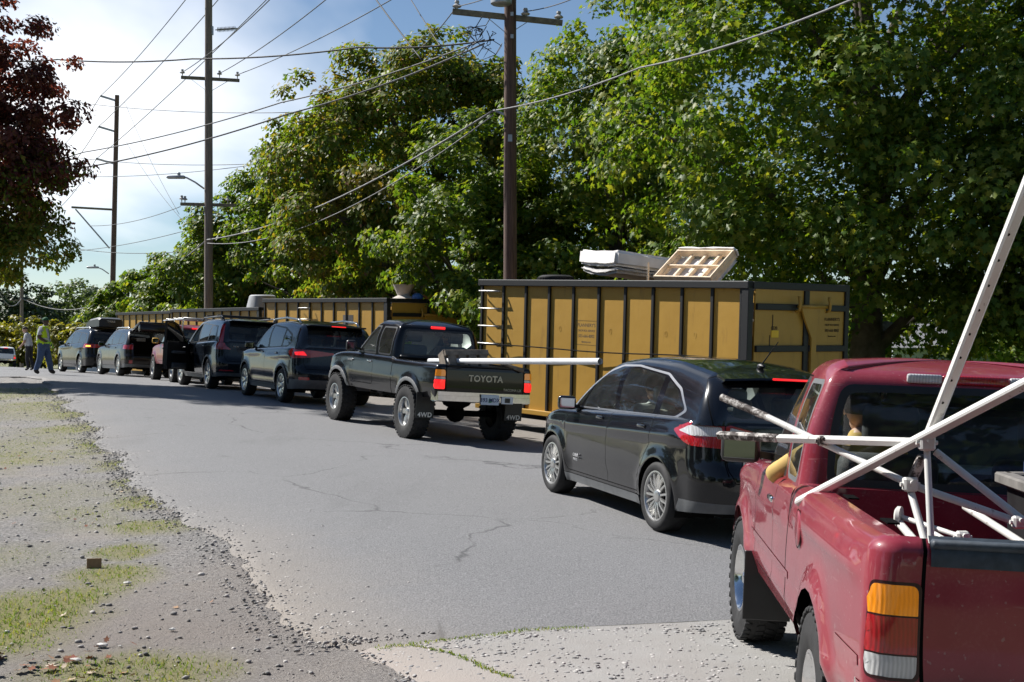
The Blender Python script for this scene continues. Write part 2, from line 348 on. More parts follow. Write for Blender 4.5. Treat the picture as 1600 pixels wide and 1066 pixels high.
    def build(s, parts, root):
        ns = max(8, int(s.S / s.ds)); q = np.unique(np.concatenate([np.linspace(0, s.S, ns), np.linspace(s.a0, s.a1, 7), np.linspace(s.a2, s.a3, 8)])); q = q[np.concatenate([[True], np.diff(q) > .012])]
        q[-1] = s.S; x0 = s.outline(q)[0]; n = (x0 - s.xr0) / (s.xf0 - s.xr0); zb, zt = s.zb(n), s.zt(n)
        fr = np.linspace(0, 1, s.rows + 1)
        V = []; E = []
        def loop(P):
            k = len(V); V.extend(P); m = len(P); E.extend([(k + i, k + (i + 1) % m) for i in range(m)])
        bound = [(q[i], zb[i]) for i in range(len(q))] + [(q[i], zt[i]) for i in range(len(q) - 1, -1, -1)]
        loop(bound)
        for f in fr[1:-1]: V.extend([(q[i], zb[i] + f * (zt[i] - zb[i])) for i in range(len(q))])
        if s.rtop:
            for f in (.15, .35, .6, .85): V.extend([(q[i], zt[i] - s.rtop * f) for i in range(len(q))])
        V.extend([s.dom(e) for e in getattr(s, 'extra', [])])
        polys = []
        for p in parts:
            P = None
            if p['pts'] is not None:
                P = [s.dom(a) for a in p['pts']]
                if p.get('r'): P = round_poly(P, p['r'])
                if p.get('w'):          # a line drawn as a thin band
                    A = np.array([p for i in range(len(P) - 1) for p in densify([P[i], P[i + 1]], .05)[:max(1, int(np.ceil(math.dist(P[i], P[i + 1]) / .05)))]] + [P[-1]]); T = np.gradient(A, axis=0); T /= np.maximum(np.linalg.norm(T, axis=1, keepdims=True), 1e-9); Nn = np.stack([-T[:, 1], T[:, 0]], 1) * p['w'] / 2
                    P = [tuple(a) for a in A + Nn] + [tuple(a) for a in (A - Nn)[::-1]]
                else: P = densify(P, .08)
                loop(P)
            polys.append(P)
        ov, oe, of, _, _, _ = delaunay_2d_cdt([Vector(v) for v in V], E, [], 0, 1e-5)
        A = np.array([tuple(v) for v in ov]); T = np.array([f for f in of if len(f) == 3]); C = A[T].mean(1)
        own = np.full(len(T), -1); inb = inside(bound, C[:, 0], C[:, 1])
        for i, P in enumerate(polys):
            k = inb if P is None else inb & inside(P, C[:, 0], C[:, 1]); own[k] = i
        P3 = s.pos(A[:, 0], A[:, 1]); NN = s.normal(A[:, 0], A[:, 1]); res = {}
        groups = {}
        for i, p in enumerate(parts):
            if p['name'] is None: continue
            groups.setdefault((p['name'], p.get('key', '')), []).append(i)
        for (nm, key), ids in groups.items():
            p = parts[ids[0]]; t = T[np.isin(own, ids)]
            if not len(t): continue
            used, inv = np.unique(t, return_inverse=True); t = inv.reshape(-1, 3); v = P3[used].copy(); nn = NN[used]
            if p.get('off'):
                ed = {}
                for a in t:
                    for j in range(3): e = tuple(sorted((a[j], a[(j + 1) % 3]))); ed[e] = ed.get(e, 0) + 1
                inner = np.ones(len(v)); 
                if p.get('lip', 1):
                    for e, c in ed.items():
                        if c == 1: inner[e[0]] = inner[e[1]] = 0
                    inner[A[used][:, 0] < .002] = 1
                v = v + nn * (inner * p['off'])[:, None]
            # winding: outward
            fn = np.cross(v[t[:, 1]] - v[t[:, 0]], v[t[:, 2]] - v[t[:, 0]]); fl = (fn * nn[t].mean(1)).sum(1) < 0; t[fl] = t[fl][:, ::-1]
            vm = v * np.array([1, -1, 1]); nm2 = nn * np.array([1, -1, 1]); par = p.get('parent', root)
            if p.get('only') == 'L': res[nm + 'L'] = mk(nm, v, t.tolist(), p['mat'], par, True, nn)
            elif p.get('pair'):
                res[nm + 'L'] = mk(nm, v, t.tolist(), p['mat'], par, True, nn)
                if p.get('only') != 'LL': res[nm + 'R'] = mk(nm, vm, t[:, ::-1].tolist(), p['mat'], par, True, nm2)
            else:
                res[nm] = mk(nm, np.vstack([v, vm]), t.tolist() + (t[:, ::-1] + len(v)).tolist(), p['mat'], par, True, np.vstack([nn, nm2]))
            for lab in ('label',):
                if p.get(lab):
                    for kx in (nm, nm + 'L', nm + 'R'):
                        if kx in res: res[kx]['label'] = p[lab]
        return res
    def cap(s, name, m, root, s0=None, s1=None, crown=.04, spine=.6, rows=7, xmin=None):
        s0 = 0 if s0 is None else s0; s1 = s.S if s1 is None else s1; q = np.linspace(s0, s1, 60); x0 = s.outline(q)[0]; n = (x0 - s.xr0) / (s.xf0 - s.xr0)
        z = s.zt(n); P = s.pos(q, z); lo = P[:, 0].min() + (spine * s.W if s0 == 0 else 0); hi = P[:, 0].max() - spine * s.W
        tx = np.clip(P[:, 0], lo, max(lo, hi)); cr = crown * (P[:, 1] / s.W) ** 2
        zmid = np.interp(tx, P[np.argsort(P[:, 0]), 0], P[np.argsort(P[:, 0]), 2]); V = []
        for k in np.linspace(1, 0, rows):
            V.append(np.stack([tx + (P[:, 0] - tx) * k, P[:, 1] * k, P[:, 2] * k + zmid * (1 - k) + crown * (1 - k * k)], -1))
        V = np.array(V); nr, nq = V.shape[:2]; idx = np.arange(nr * nq).reshape(nr, nq); f = []
        for i in range(nr - 1):
            for j in range(nq - 1): f.append((idx[i, j], idx[i, j + 1], idx[i + 1, j + 1], idx[i + 1, j]))
        V = V.reshape(-1, 3); Vm = V * np.array([1, -1, 1]); nV = len(V)
        f = [tuple(int(a) for a in q_) for q_ in f]; f2 = [tuple(a + nV for a in q_[::-1]) for q_ in f]
        bm = bmesh.new(); vv = [bm.verts.new(p) for p in np.vstack([V, Vm])]
        for q_ in f + f2:
            try: bm.faces.new([vv[i] for i in q_])
            except ValueError: pass
        bmesh.ops.remove_doubles(bm, verts=bm.verts[:], dist=.0008); bmesh.ops.dissolve_degenerate(bm, edges=bm.edges[:], dist=.0005)
        bmesh.ops.recalc_face_normals(bm, faces=bm.faces[:])
        if sum(q_.normal.z for q_ in bm.faces) < 0: bmesh.ops.reverse_faces(bm, faces=bm.faces[:])
        me = bpy.data.meshes.new(name); bm.to_mesh(me); bm.free(); me.materials.append(m); me.shade_smooth()
        return link(bpy.data.objects.new(name, me), root)
def pp(name, m, pts, r=0, off=0, pair=False, key='', w=0, k='S', **kw):
    if pts is not None and len(pts[0]) == 2: pts = [(k, a, b) for a, b in pts]
    return dict(name=name, mat=m, pts=pts, r=r, off=off, pair=pair, key=key, w=w, **kw)
GK = [0]
def gap(pts, k='S', w=.009, key=''):
    GK[0] += 1; return pp('panel_gap', M_GAP, pts, w=w, k=k, pair=True, key=str(GK[0]))
def arc_poly(xc, zc, r, z0, n=20):     # wheel arch outline
    a0 = math.asin(max(-1, min(1, (z0 - zc) / r))); return [(xc + r * math.cos(a), zc + r * math.sin(a)) for a in np.linspace(a0, PI - a0, n)]
def ring_poly(xc, zc, r1, r2, z0, n=18):
    return arc_poly(xc, zc, r2, z0, n) + arc_poly(xc, zc, r1, z0, n)[::-1]

def wheel(parent, x, y, Rt, wd, Rr, style, side, steer=0, m_rim=None):
    o = bpy.data.objects.new('wheel', None); link(o, parent); o.location = (x, y, Rt); o.rotation_euler = (0, 0, (0 if side > 0 else PI) + steer)
    key = (Rt, wd, Rr, style)
    if key not in WCACHE:
        h = wd / 2; b = MB()
        b.lathe([(Rr - .02, -h * .85), (Rr, -h * .9), (Rr + (Rt - Rr) * .5, -h * 1.03), (Rt - .022, -h * .93), (Rt - .004, -h * .74), (Rt, -h * .4), (Rt, h * .4), (Rt - .004, h * .74), (Rt - .022, h * .93), (Rr + (Rt - Rr) * .5, h * 1.03), (Rr + .012, h * .93), (Rr, h * .86), (Rr - .01, h * .8)], 56)
        if style['lug']:
            nl = style['lug']
            for k in range(nl):
                a = 2 * PI * k / nl; Ty = Matrix.Rotation(-a, 4, 'Y')
                for sgn in (-1, 1):
                    b.box((Rt - .006, sgn * h * .80, (.012 if sgn > 0 else -.012)), (.022, h * .36, 2 * PI * Rt / nl * .58), Ty, .004); b.box((Rt - .001, sgn * h * .22, .015 * sgn), (.014, h * .38, 2 * PI * Rt / nl * .6), Ty @ Matrix.Rotation(R(18 * sgn), 4, 'X'), .003)
        ty = b.build('tyre', M_RUB, None, True, 40); COL.objects.unlink(ty)
        b = MB(); f = h * style.get('face', .72)
        b.lathe([(Rr + .004, h * .86), (Rr + .006, h * .92), (Rr - .008, h * .93), (Rr - .018, h * .80), (Rr - .03, h * .3), (Rr - .03, -h * .8)], 48)
        t = style['type']
        if t == 'spokes':
            ns = style['n']; 
            for k in range(ns):
                a = 2 * PI * k / ns; Ty = Matrix.Rotation(-a, 4, 'Y')
                for sp in style.get('split', (0,)):
                    w0, w1 = style['w0'] / 2, style['w1'] / 2; r0, r1 = .035, Rr - .012; dz = sp
                    v = []
                    for rr_, ww, yy, th in ((r0, w0, f - .012, .03), ((r0 + r1) / 2, (w0 + w1) / 2, f + .012, .026), (r1, w1, f + .004, .024)):
                        zz = dz * (rr_ - r0) / (r1 - r0)
                        v += [(rr_, yy, zz - ww * .75), (rr_, yy, zz + ww * .75), (rr_, yy - th, zz + ww), (rr_, yy - th, zz - ww)]
                    b.add(v, [(i * 4 + j, i * 4 + (j + 1) % 4, i * 4 + 4 + (j + 1) % 4, i * 4 + 4 + j) for i in range(2) for j in range(4)], Ty)
            b.lathe([(0, f + .012), (.03, f + .012), (.055, f + .004), (.068, f - .02), (.06, f - .05)], 24)
        else:      # stamped steel disc with slots
            ns = style['n']; prof = [(.0, f), (.07, f), (.085, f - .02), (.10, f - .03)]
            b.lathe([(0, f + .035), (.03, f + .035), (.048, f + .02), (.055, f - .03), (.095, f - .035), (.11, f - .012), (.135, f + .002)], 40)
            for k in range(ns):
                a = 2 * PI * k / ns; Ty = Matrix.Rotation(-a, 4, 'Y'); hw = 2 * PI / ns * .29
                vv = []
                for rr_, yy in ((.13, f + .002), (.15, f - .002), (.17, f - .012), (Rr - .016, f - .016)):
                    for q in (-1, -.6, .6, 1): vv.append((rr_ * math.cos(q * hw), yy - (.012 if abs(q) == 1 else 0), rr_ * math.sin(q * hw)))
                b.add(vv, [(i * 4 + j, i * 4 + j + 1, i * 4 + 5 + j, i * 4 + 4 + j) for i in range(3) for j in range(3)], Ty)
                b.add([((.115) * math.cos(a2), f - .02, .115 * math.sin(a2)) for a2 in (0,)], [])
            b.lathe([(Rr - .034, f - .02), (Rr - .016, f - .012), (Rr - .006, h * .86)], 48)
        rm = b.build('rim', m_rim or style['mat'], None, True, 35); COL.objects.unlink(rm)
        b = MB(); b.lathe([(0, f - .075), (Rr * .62, f - .075), (Rr * .64, f - .09), (Rr - .03, f - .10)], 32); 
        for k in range(5):
            a = 2 * PI * k / 5 + .3; b.tube([(.05 * math.cos(a), f - .03, .05 * math.sin(a)), (.05 * math.cos(a), f + (.0), .05 * math.sin(a))], .008, 6)
        dk = b.build('brake_disc', M_DARK, None, True); COL.objects.unlink(dk); WCACHE[key] = (ty, rm, dk)
    for q in WCACHE[key]: c = q.copy(); COL.objects.link(c); c.parent = o
    return o
class hd(dict):
    def __hash__(s): return hash(tuple(sorted((k, str(v)) for k, v in s.items())))
WCACHE = {}
ST_CMAX = hd(type='spokes', n=15, w0=.030, w1=.024, mat=M_ALLOY, lug=0, face=.80)
ST_TACO = hd(type='spokes', n=5, w0=.085, w1=.105, mat=M_ALLOY, lug=36, face=.55)
ST_RAV = hd(type='spokes', n=5, w0=.05, w1=.045, split=(-.055, .055), mat=M_ALLOY, lug=0, face=.75)
ST_XC = hd(type='spokes', n=5, w0=.045, w1=.04, split=(-.04, .04), mat=M_ALLOY, lug=0, face=.78)
ST_SUB = hd(type='spokes', n=10, w0=.035, w1=.04, mat=M_ALLOY, lug=0, face=.78)
ST_RNG = hd(type='steel', n=8, mat=M_CHR, lug=38, face=.50)

def place(root, xl, yl, rear_x, head, half_track, wb):
    """put a car so that its rear left wheel stands at (xl, yl), heading in degrees left of +Y, resting on the terrain"""
    h = R(head); fx, fy = -math.sin(h), math.cos(h); lx, ly = -fy, fx
    cx, cy = xl - rear_x * fx - half_track * lx, yl - rear_x * fy - half_track * ly
    def G(a, b): x, y = cx + a * fx + b * lx, cy + a * fy + b * ly; return Vector((x, y, gz(x, y)))
    fr = (G(wb / 2, half_track) + G(wb / 2, -half_track)) / 2; re = (G(-wb / 2, half_track) + G(-wb / 2, -half_track)) / 2
    le = (G(wb / 2, half_track) + G(-wb / 2, half_track)) / 2; ri = (G(wb / 2, -half_track) + G(-wb / 2, -half_track)) / 2
    X = (fr - re).normalized(); Yv = (le - ri); Z = X.cross(Yv).normalized(); Yv = Z.cross(X)
    Mx = Matrix((X, Yv, Z)).transposed().to_4x4(); Mx.translation = (fr + re) / 2 + Vector((0, 0, .012)); root.matrix_world = Mx; return Mx
def car_base(sp, root):
    """lower body, hood, greenhouse, roof, wheels, wheel wells and cabin floor; returns the two strips"""
    tap = herm(sp['taper']); lw = herm(sp['low_w']); xr0, xf0 = sp['xr'], sp['xf']; wb = sp['wb']; Ra = sp['Ra']; Rt = sp['Rt']; fl = sp.get('flare', .02)
    def bump(x, z):
        o = np.zeros_like(x)
        for xa in (wb / 2, -wb / 2): d = np.hypot(x - xa, z - Rt); o = o + fl * np.exp(-((d - Ra) / .075) ** 2) * (z > .2)
        for (zl, amp, wid, xa, xb) in sp.get('creases', []):
            zz = zl(x) if callable(zl) else zl; o = o + amp * np.exp(-((z - zz) / wid) ** 2) * np.clip((x - xa) / .15, 0, 1) * np.clip((xb - x) / .15, 0, 1)
        return o
    NX = lambda T: herm([((x - xr0) / (xf0 - xr0), z) for x, z in T])
    low = Strip(sp['W'], xr0, xf0, sp['rr'], sp['rf'], herm(sp['low_xr']), herm(sp['low_xf']), lambda x, z, t: lw(z) * tap(x), NX(sp['sill']), NX(sp['belt']), sp.get('rlow', .05), bump, rows=12, ds=.08, bumpR=sp.get('bumpR'))
    low.extra = [('S', xa + (Ra + q) * math.cos(t), Rt + (Ra + q) * math.sin(t)) for xa in (wb / 2, -wb / 2) for q in (.025, .05, .08, .115, .155) for t in np.linspace(.05, PI - .05, 26)]
    g = sp['gh']; gw = herm(g['w']); gx = herm(g['xr']); gf = herm(g['xf']); b0, b1 = g['span']
    gt = herm(g.get('taper', [(-3, 1), (3, 1)]))
    gh = Strip(g['W'], b0, b1, g['rr'], g['rf'], gx, gf, lambda x, z, t: gw(t) * gt(x), herm(g['base']), herm(g['roof']), g.get('rtop', .07), None, rows=8, ds=.08)
    return low, gh
def arches(sp, r=None):
    r = r or sp['Ra']; return [pp(None, None, arc_poly(xa, sp['Rt'], r, .05)) for xa in (sp['wb'] / 2, -sp['wb'] / 2)]
def running_gear(sp, root, style, steer=0, y=None):
    W = sp['W']; wd = sp['wd']; yy = y or (sp['track'] / 2)
    for xa, st in ((sp['wb'] / 2, steer), (-sp['wb'] / 2, 0)):
        for sd_ in (1, -1): wheel(root, xa, sd_ * yy, sp['Rt'], wd, sp['Rr'], style, sd_, st)
    for xa in (sp['wb'] / 2, -sp['wb'] / 2):
        for sd_ in (1, -1):
            b = MB(); P = arc_poly(xa, sp['Rt'], sp['Ra'] + .015, sp['sillz'] - .02, 16); y0, y1 = sd_ * (W - .03), sd_ * (W - .42); n = len(P)
            v = [(p[0], y0, p[1]) for p in P] + [(p[0], y1, p[1]) for p in P]
            b.add(v, [(i, i + 1, n + i + 1, n + i) for i in range(n - 1)] + [tuple(range(n, 2 * n))])
            b.build('wheel_well', M_DARK, root)
    b = MB(); b.box(((sp['xf'] + sp['xr']) / 2, 0, sp['sillz'] + .06), (sp['xf'] - sp['xr'] - .3, 2 * (W - .3), .05)); b.box((0, 0, sp['sillz'] + .04), (sp['wb'] - 2 * sp['Ra'] - .04, 2 * W - .12, .05))
    b.tube([(-sp['wb'] / 2, -yy + .1, sp['Rt']), (-sp['wb'] / 2, yy - .1, sp['Rt'])], .05, 8); b.build('underbody', M_DARK, root)
def seat(root, x, y, z, m, w=.5, hr=True, hgt=.62):
    b = MB(); b.box((x + .22, y, z + .1), (.5, w, .18), None, .05); b.box((x - .05, y, z + .18 + hgt / 2), (.14, w * .92, hgt), TRS((0, 0, 0)) @ Matrix.Translation((x, y, z)) @ Matrix.Rotation(R(-12), 4, 'Y') @ Matrix.Translation((-x, -y, -z)), .05)
    if hr: b.box((x - .22, y, z + hgt + .30), (.10, w * .52, .19), None, .04)
    return b.build('seat', m, root, True, 50)
def cabin(root, sp, xd, zf, zd, seats, m=None, wheel_y=.36):
    b = MB(); b.box((xd + .1, 0, zd - .12), (.5, 2 * sp['W'] - .3, .3), None, .08); b.build('dashboard', M_BLK, root, True, 40)
    b = MB(); M = TRS((xd - .27, wheel_y, zd - .03), (0, R(-65), 0)); b.lathe([(.18 + .014 * math.cos(a), .014 * math.sin(a)) for a in np.linspace(0, 2 * PI, 9)[:-1]], 24, M, 'z', closed=True); b.bar((-.17, 0, 0), (.17, 0, 0), .04, .02, M); b.bar((0, 0, 0), (0, 0, -.3), .05, .05, M); b.build('steering_wheel', M_BLK, root, True, 40)
    b = MB(); b.box((sp['fl'][0] / 2 + sp['fl'][1] / 2, 0, zf), (sp['fl'][1] - sp['fl'][0], 2 * sp['W'] - .2, .04)); b.build('cabin_floor', M_DARK, root)
    b = MB(); b.box((xd + .03, 0, zd + .32), (.03, .22, .07), None, .02); b.bar((xd + .05, 0, zd + .34), (xd + .12, 0, zd + .45), .02, .02); b.build('rear_view_mirror', M_BLK, root, True, 40)
    for (x, y, w, hh) in seats: seat(root, x, y, zf + .05, m or M_SEAT, w, True, hh)
def mirror(root, x, y, z, sy, m, w=.20, hgt=.15, dep=.10, glassm=None, fold=0):
    b = MB(); M = TRS((x, y + sy * .14, z), (0, 0, R(-14) * sy + fold * sy)); b.box((0, 0, 0), (dep, w, hgt), M, .035)
    o = b.build('side_mirror', m, root, True, 50)
    b = MB(); b.bar((x + .02, y - sy * .06, z - .05), (x, y + sy * .08, z - .03), .06, .04); b.build('mirror_arm', M_BLK, o)
    b = MB(); b.box((-dep / 2 - .002, 0, 0), (.006, w * .80, hgt * .70), M, .002); b.build('mirror_glass', glassm or M_MIRR, o); return o
def handle(root, x, y, z, m, l=.17):
    for sy in (1, -1):
        b = MB(); b.box((x, sy * y, z), (l, .028, .032), None, .01); b.build('door_handle', m, root, True, 50)
        b = MB(); b.sphere((x, sy * (y - .012), z - .004), .05, n=12, sc3=(1.1, .25, .7)); b.build('handle_recess', M_GAP, root, True)
def rear_text(root, name, body, size, x, y, z, m, tilt=0, depth=.004, **kw):
    # letters standing on a rear face: read from behind, so the text's right is the car's -y
    Mx = Matrix.Translation((x, y, z)) @ Matrix.Rotation(R(tilt), 4, 'Y') @ Matrix(((0, 0, -1, 0), (-1, 0, 0, 0), (0, 1, 0, 0), (0, 0, 0, 1)))
    return text_mesh(name, body, size, m, root, Mx, depth, **kw)
def side_text(root, name, body, size, x, y, z, m, depth=.003, **kw):
    # letters on the left side: read from the left, so the text's right is the car's rear (-x)
    Mx = Matrix.Translation((x, y, z)) @ Matrix(((-1, 0, 0, 0), (0, 0, 1, 0), (0, 1, 0, 0), (0, 0, 0, 1)))
    return text_mesh(name, body, size, m, root, Mx, depth, **kw)
# ------------------------------------------------------------------ vehicles
def pickup(root, P, body, style, steer=0, detail=2):
    W, xr, xf, wb, Rt = P['W'], P['xr'], P['xf'], P['wb'], P['Rt']; zs, zr, zc, zt = P['sill'], P['rail'], P['belt'], P['roof']; cr, cw = P['cab'], P['cowl']
    sp = dict(W=W, xr=xr, xf=xf, rr=P.get('rr', .10), rf=.35, wb=wb, Rt=Rt, Ra=P['Ra'], Rr=P['Rr'], wd=P['wd'], track=P['track'], sillz=zs, flare=P.get('flare', .03), rlow=.055,
        taper=[(xr, .975), (xr + .6, 1), (wb / 2 + .2, 1), (xf, .93)], low_w=[(zs - .05, W * .93), (zs + .12, W * .985), (zs + .3, W), (zr - .25, W * .997), (zr - .08, W * .985), (zr + .05, W * .965)],
        low_xr=[(zs, xr + .02), (zs + .2, xr), (zr, xr + .02)], low_xf=[(zs, xf - .04), (zs + .2, xf), (zr, xf - .12)],
        sill=[(xr, zs + .06), (-wb / 2 - P['Ra'] - .05, zs + .05), (-wb / 2 + P['Ra'], zs + .02), (wb / 2 - P['Ra'], zs), (xf, zs + .08)],
        belt=[(xr, zr), (cr - .03, zr), (cr + .1, zc), (cw, zc), (wb / 2, zc - .02), (xf - .2, zc - .12), (xf, zc - .18)], creases=P.get('creases', []), fl=(cr + .02, cw + .4),
        gh=dict(W=W * .95, span=(cr, cw + .12), rr=.11, rf=.24, xr=[(zc - .06, cr), (zt - .1, cr + .10), (zt + .02, cr + .14)], xf=[(zc - .06, cw + .14), (zc + .04, cw), (zc + .3, cw - .36), (zt - .06, cw - .66), (zt + .02, cw - .76)],
            base=[(0, zc - .05), (1, zc - .07)], roof=[(0, zt - .045), (.35, zt), (.8, zt), (1, zt - .05)], w=[(0, W * .945), (.5, W * .885), (1, W * .76)], rtop=.085))
    low, gh = car_base(sp, root)
    tw = P['tgw']; tl0, tl1 = P['tl']; xt = xr
    parts = [pp('body', body, None), pp('bed_side', body, [('R', tw, zs - .1), ('S', cr - .03, zs - .1), ('S', cr - .03, zr + .1), ('R', tw, zr + .1)], pair=True), pp('rear_sill', body, [('R', -.02, zs - .1), ('R', tw, zs - .1), ('R', tw, zr + .1), ('R', -.02, zr + .1)])]
    dx0, dx1 = P['door']; B = zs + .10
    parts += [pp('door', body, [(dx0, B), (dx1, B), (dx1 + .02, zc + .02), (dx0 - .03, zc + .02)], r=.05, pair=True)]
    parts += [gap([(dx0 + .03, zc + .02), (dx0, B + .06), (dx0 - .06, B)]), gap([(dx0 - .06, B), (dx1 + .05, B)]), gap([(dx1 + .05, B), (dx1, B + .06), (dx1 + .02, zc + .02)])]
    parts += [gap([(cr - .025, zs - .02), (cr - .025, zr + .02)], w=.022)]
    if P.get('mould'):
        zm = P['mould']; parts += [pp('side_moulding', P.get('mouldmat', body), [(cr - .1, zm), (wb / 2 - P['Ra'] - .03, zm), (wb / 2 - P['Ra'] - .03, zm + .035), (cr - .1, zm + .035)], off=.003, lip=0, pair=True, key='a')]
        parts += [pp('side_moulding', P.get('mouldmat', body), [(xr + .12, zm), (-wb / 2 - P['Ra'] - .04, zm), (-wb / 2 - P['Ra'] - .04, zm + .035), (xr + .12, zm + .035)], off=.003, lip=0, pair=True, key='b')]
    if P.get('flaremat'):
        for xa in (wb / 2, -wb / 2): parts += [pp('fender_flare', P['flaremat'], ring_poly(xa, Rt, P['Ra'] - .02, P['Ra'] + .055, zs - .02), off=.02, key=str(xa), pair=True)]
    parts += [pp('tailgate', body, [(-.02, zs + .17), (tw, zs + .17), (tw, zr + .01), (-.02, zr + .01)], k='R', r=0)]
    if P.get('tgtop'): parts += [pp('tailgate_cap', P['tgtop'], [(-.02, zr - .085), (tw - .012, zr - .085), (tw - .012, zr + .01), (-.02, zr + .01)], k='R', off=.012, lip=0)]
    parts += [gap([(-.01, zs + .17), (tw, zs + .17)], 'R'), gap([(tw, zs + .165), (tw, zr + .01)], 'R', .014)]
    wrap = P.get('wrap', .05)
    H = tl1 - tl0; y0 = tw + .022
    zz = [tl0, tl0 + H * .25, tl0 + H * .66, tl1] if P['tlkind'] == 'ranger' else [tl0, tl0 + H * .5, tl0 + H * .64, tl1]
    ms = (M_CLR, M_RED, M_AMB) if P['tlkind'] == 'ranger' else (M_REDL, M_CLR, M_AMB)
    parts += [pp('tail_light_bezel', P.get('bezel', M_GAP), [('R', y0 - .012, tl0 - .008), ('S', xr + wrap + .006, tl0 - .008), ('S', xr + wrap + .006, tl1 + .008), ('R', y0 - .012, tl1 + .008)], r=.03, pair=True)]
    for i, nm in enumerate(('lower_lens', 'middle_lens', 'upper_lens')):
        a, b_ = zz[i] + .003, zz[i + 1] - .003; rl = [.028 if i == 0 else .004, .028 if i == 0 else .004, .028 if i == 2 else .004, .028 if i == 2 else .004]
        parts += [pp('tail_light_' + nm, ms[i], [('R', y0, a), ('S', xr + wrap, a), ('S', xr + wrap, b_), ('R', y0, b_)], r=rl, off=.012, pair=True)]
    parts += [pp('headlight', M_CLR, [('F', .45, zc - .34), ('F', .78, zc - .34), ('F', .78, zc - .20), ('F', .45, zc - .20)], r=.03, pair=True), pp('grille', M_BLK, [('F', -.02, zc - .36), ('F', .42, zc - .36), ('F', .42, zc - .20), ('F', -.02, zc - .20)])]
    parts += arches(sp)
    low.build(parts, root)
    low.cap('hood', body, root, float(low.s_of_x0(cw - .12)), None, .05, .5)
    # cab
    gp = [pp('cab', body, None)]
    gm = P.get('gls', M_GLS); a, b_ = P['win_d']; zw0, zw1 = zc + .035, zt - .125
    dwin = [(b_, zw0), (a, zw0), (a + .05, zw1), (a + .30, zw1), (b_ - .33, zc + .27)] if True else None
    gp += [pp('door_window_seal', M_BLK, [(x, z) for x, z in [(b_ + .05, zw0 - .03), (a - .03, zw0 - .03), (a + .02, zw1 + .03), (a + .33, zw1 + .03), (b_ - .28, zc + .28)]], r=.05, pair=True),
           pp('door_window', gm, dwin, r=[.02, .03, .06, .06, .1], pair=True)]
    if P.get('win_q'):
        qa, qb = P['win_q']; sh = .035
        gp += [pp('quarter_window_seal', P.get('qseal', M_BLK), [(qb + .02, zw0 - .025), (qa - .02, zw0 - .025), (qa - .02 + sh, zw1 + .025), (qb + .02 + sh, zw1 + .025)], r=.06, pair=True),
               pp('quarter_window', P.get('glsq', gm), [(qb, zw0), (qa, zw0), (qa + sh, zw1), (qb + sh, zw1)], r=.06, pair=True)]
    yb = W * .945; rw = P.get('rw', .14)
    gp += [pp('rear_window_seal', M_BLK, [('R', -.02, zc + .02), ('R', yb - rw, zc + .02), ('R', yb - rw - .07, zt - .115), ('R', -.02, zt - .11)], r=[0, .06, .07, 0]),
           pp('rear_window', gm, [('R', -.02, zc + .055), ('R', yb - rw - .035, zc + .055), ('R', yb - rw - .10, zt - .15), ('R', -.02, zt - .145)], r=[0, .05, .06, 0])]
    gp += [pp('windshield', gm, [('F', -.02, zc + .05), ('F', yb - .12, zc + .05), ('F', yb - .24, zt - .10), ('F', -.02, zt - .09)], r=[0, .05, .06, 0])]
    gp += [gap([(a - .06, zc - .05), (a - .045, zt - .3), (a + .0, zt - .09), (a + .35, zt - .085)], w=.008)]
    gh.build(gp, root); gh.cap('roof', body, root, None, None, .045, .55)
    running_gear(sp, root, style, steer)
    # bed
    x0, x1 = xr + .055, cr - .06; yi = W - .14; zf = P.get('bedfloor', zr - .46)
    b = MB(); bm_ = P.get('bedmat', body)
    for sy in (1, -1):
        b.box(((x0 + x1) / 2, sy * (yi + .015), (zf + zr) / 2 - .02), (x1 - x0, .03, zr - zf - .02)); b.box((-wb / 2, sy * (yi - .10), zf + .1), (2 * P['Ra'] * .95, .2, .2), None, .04)
    b.box((x0 + .0, 0, (zf + zr) / 2 - .05), (.03, 2 * yi, zr - zf - .1)); b.box((x1, 0, (zf + zr) / 2), (.03, 2 * yi, zr - zf - .03)); b.box(((x0 + x1) / 2, 0, zf), (x1 - x0, 2 * yi, .03))
    for k in range(-5, 6): b.box(((x0 + x1) / 2, k * yi / 5.6, zf + .018), (x1 - x0 - .04, .05, .012))
    b.build('bed_liner', bm_, root)
    b = MB(); q = np.concatenate([np.linspace(low.dom(('R', tw + .015, zr))[0], low.s_of_x0(xr + .10), 8)[:-1], np.linspace(low.s_of_x0(xr + .10), low.s_of_x0(cr - .05), 12)]); n = (low.outline(q)[0] - xr) / (xf - xr); PT = low.pos(q, low.zt(n))
    for sy in (1, -1):
        iy = lambda p: sy * min(p[1] - .002, W - .135); ix = lambda p: max(p[0], xr + .075)
        v = [(p[0], sy * p[1], p[2]) for p in PT] + [(ix(p), iy(p), p[2] + .004) for p in PT] + [(ix(p), iy(p), p[2] - .06) for p in PT]; m_ = len(PT); b = MB()
        b.add(v, [(i, i + 1, m_ + i + 1, m_ + i) for i in range(m_ - 1)] + [(m_ + i, m_ + i + 1, 2 * m_ + i + 1, 2 * m_ + i) for i in range(m_ - 1)])
        b.build('bed_rail', body, root, True, 40)
    b = MB(); b.box((xr + .03, 0, zr - .012), (.05, 2 * tw - .03, .03), None, .008); b.build('tailgate_top', P.get('tgtop') or body, root, True, 50)
    b = MB(); b.box(((cr + cr + .06) / 2 - .02, 0, (zc + zf) / 2), (.03, 2 * W - .2, zc - zf)); b.build('cab_back_wall', body, root)
    # high brake lamp
    b = MB(); wbl = P.get('chmsl', .16); b.box((cr + .112, 0, zt - .075), (.03, 2 * wbl, .045), None, .01); b.build('high_brake_light', P.get('chm', M_REDL), root, True, 50)
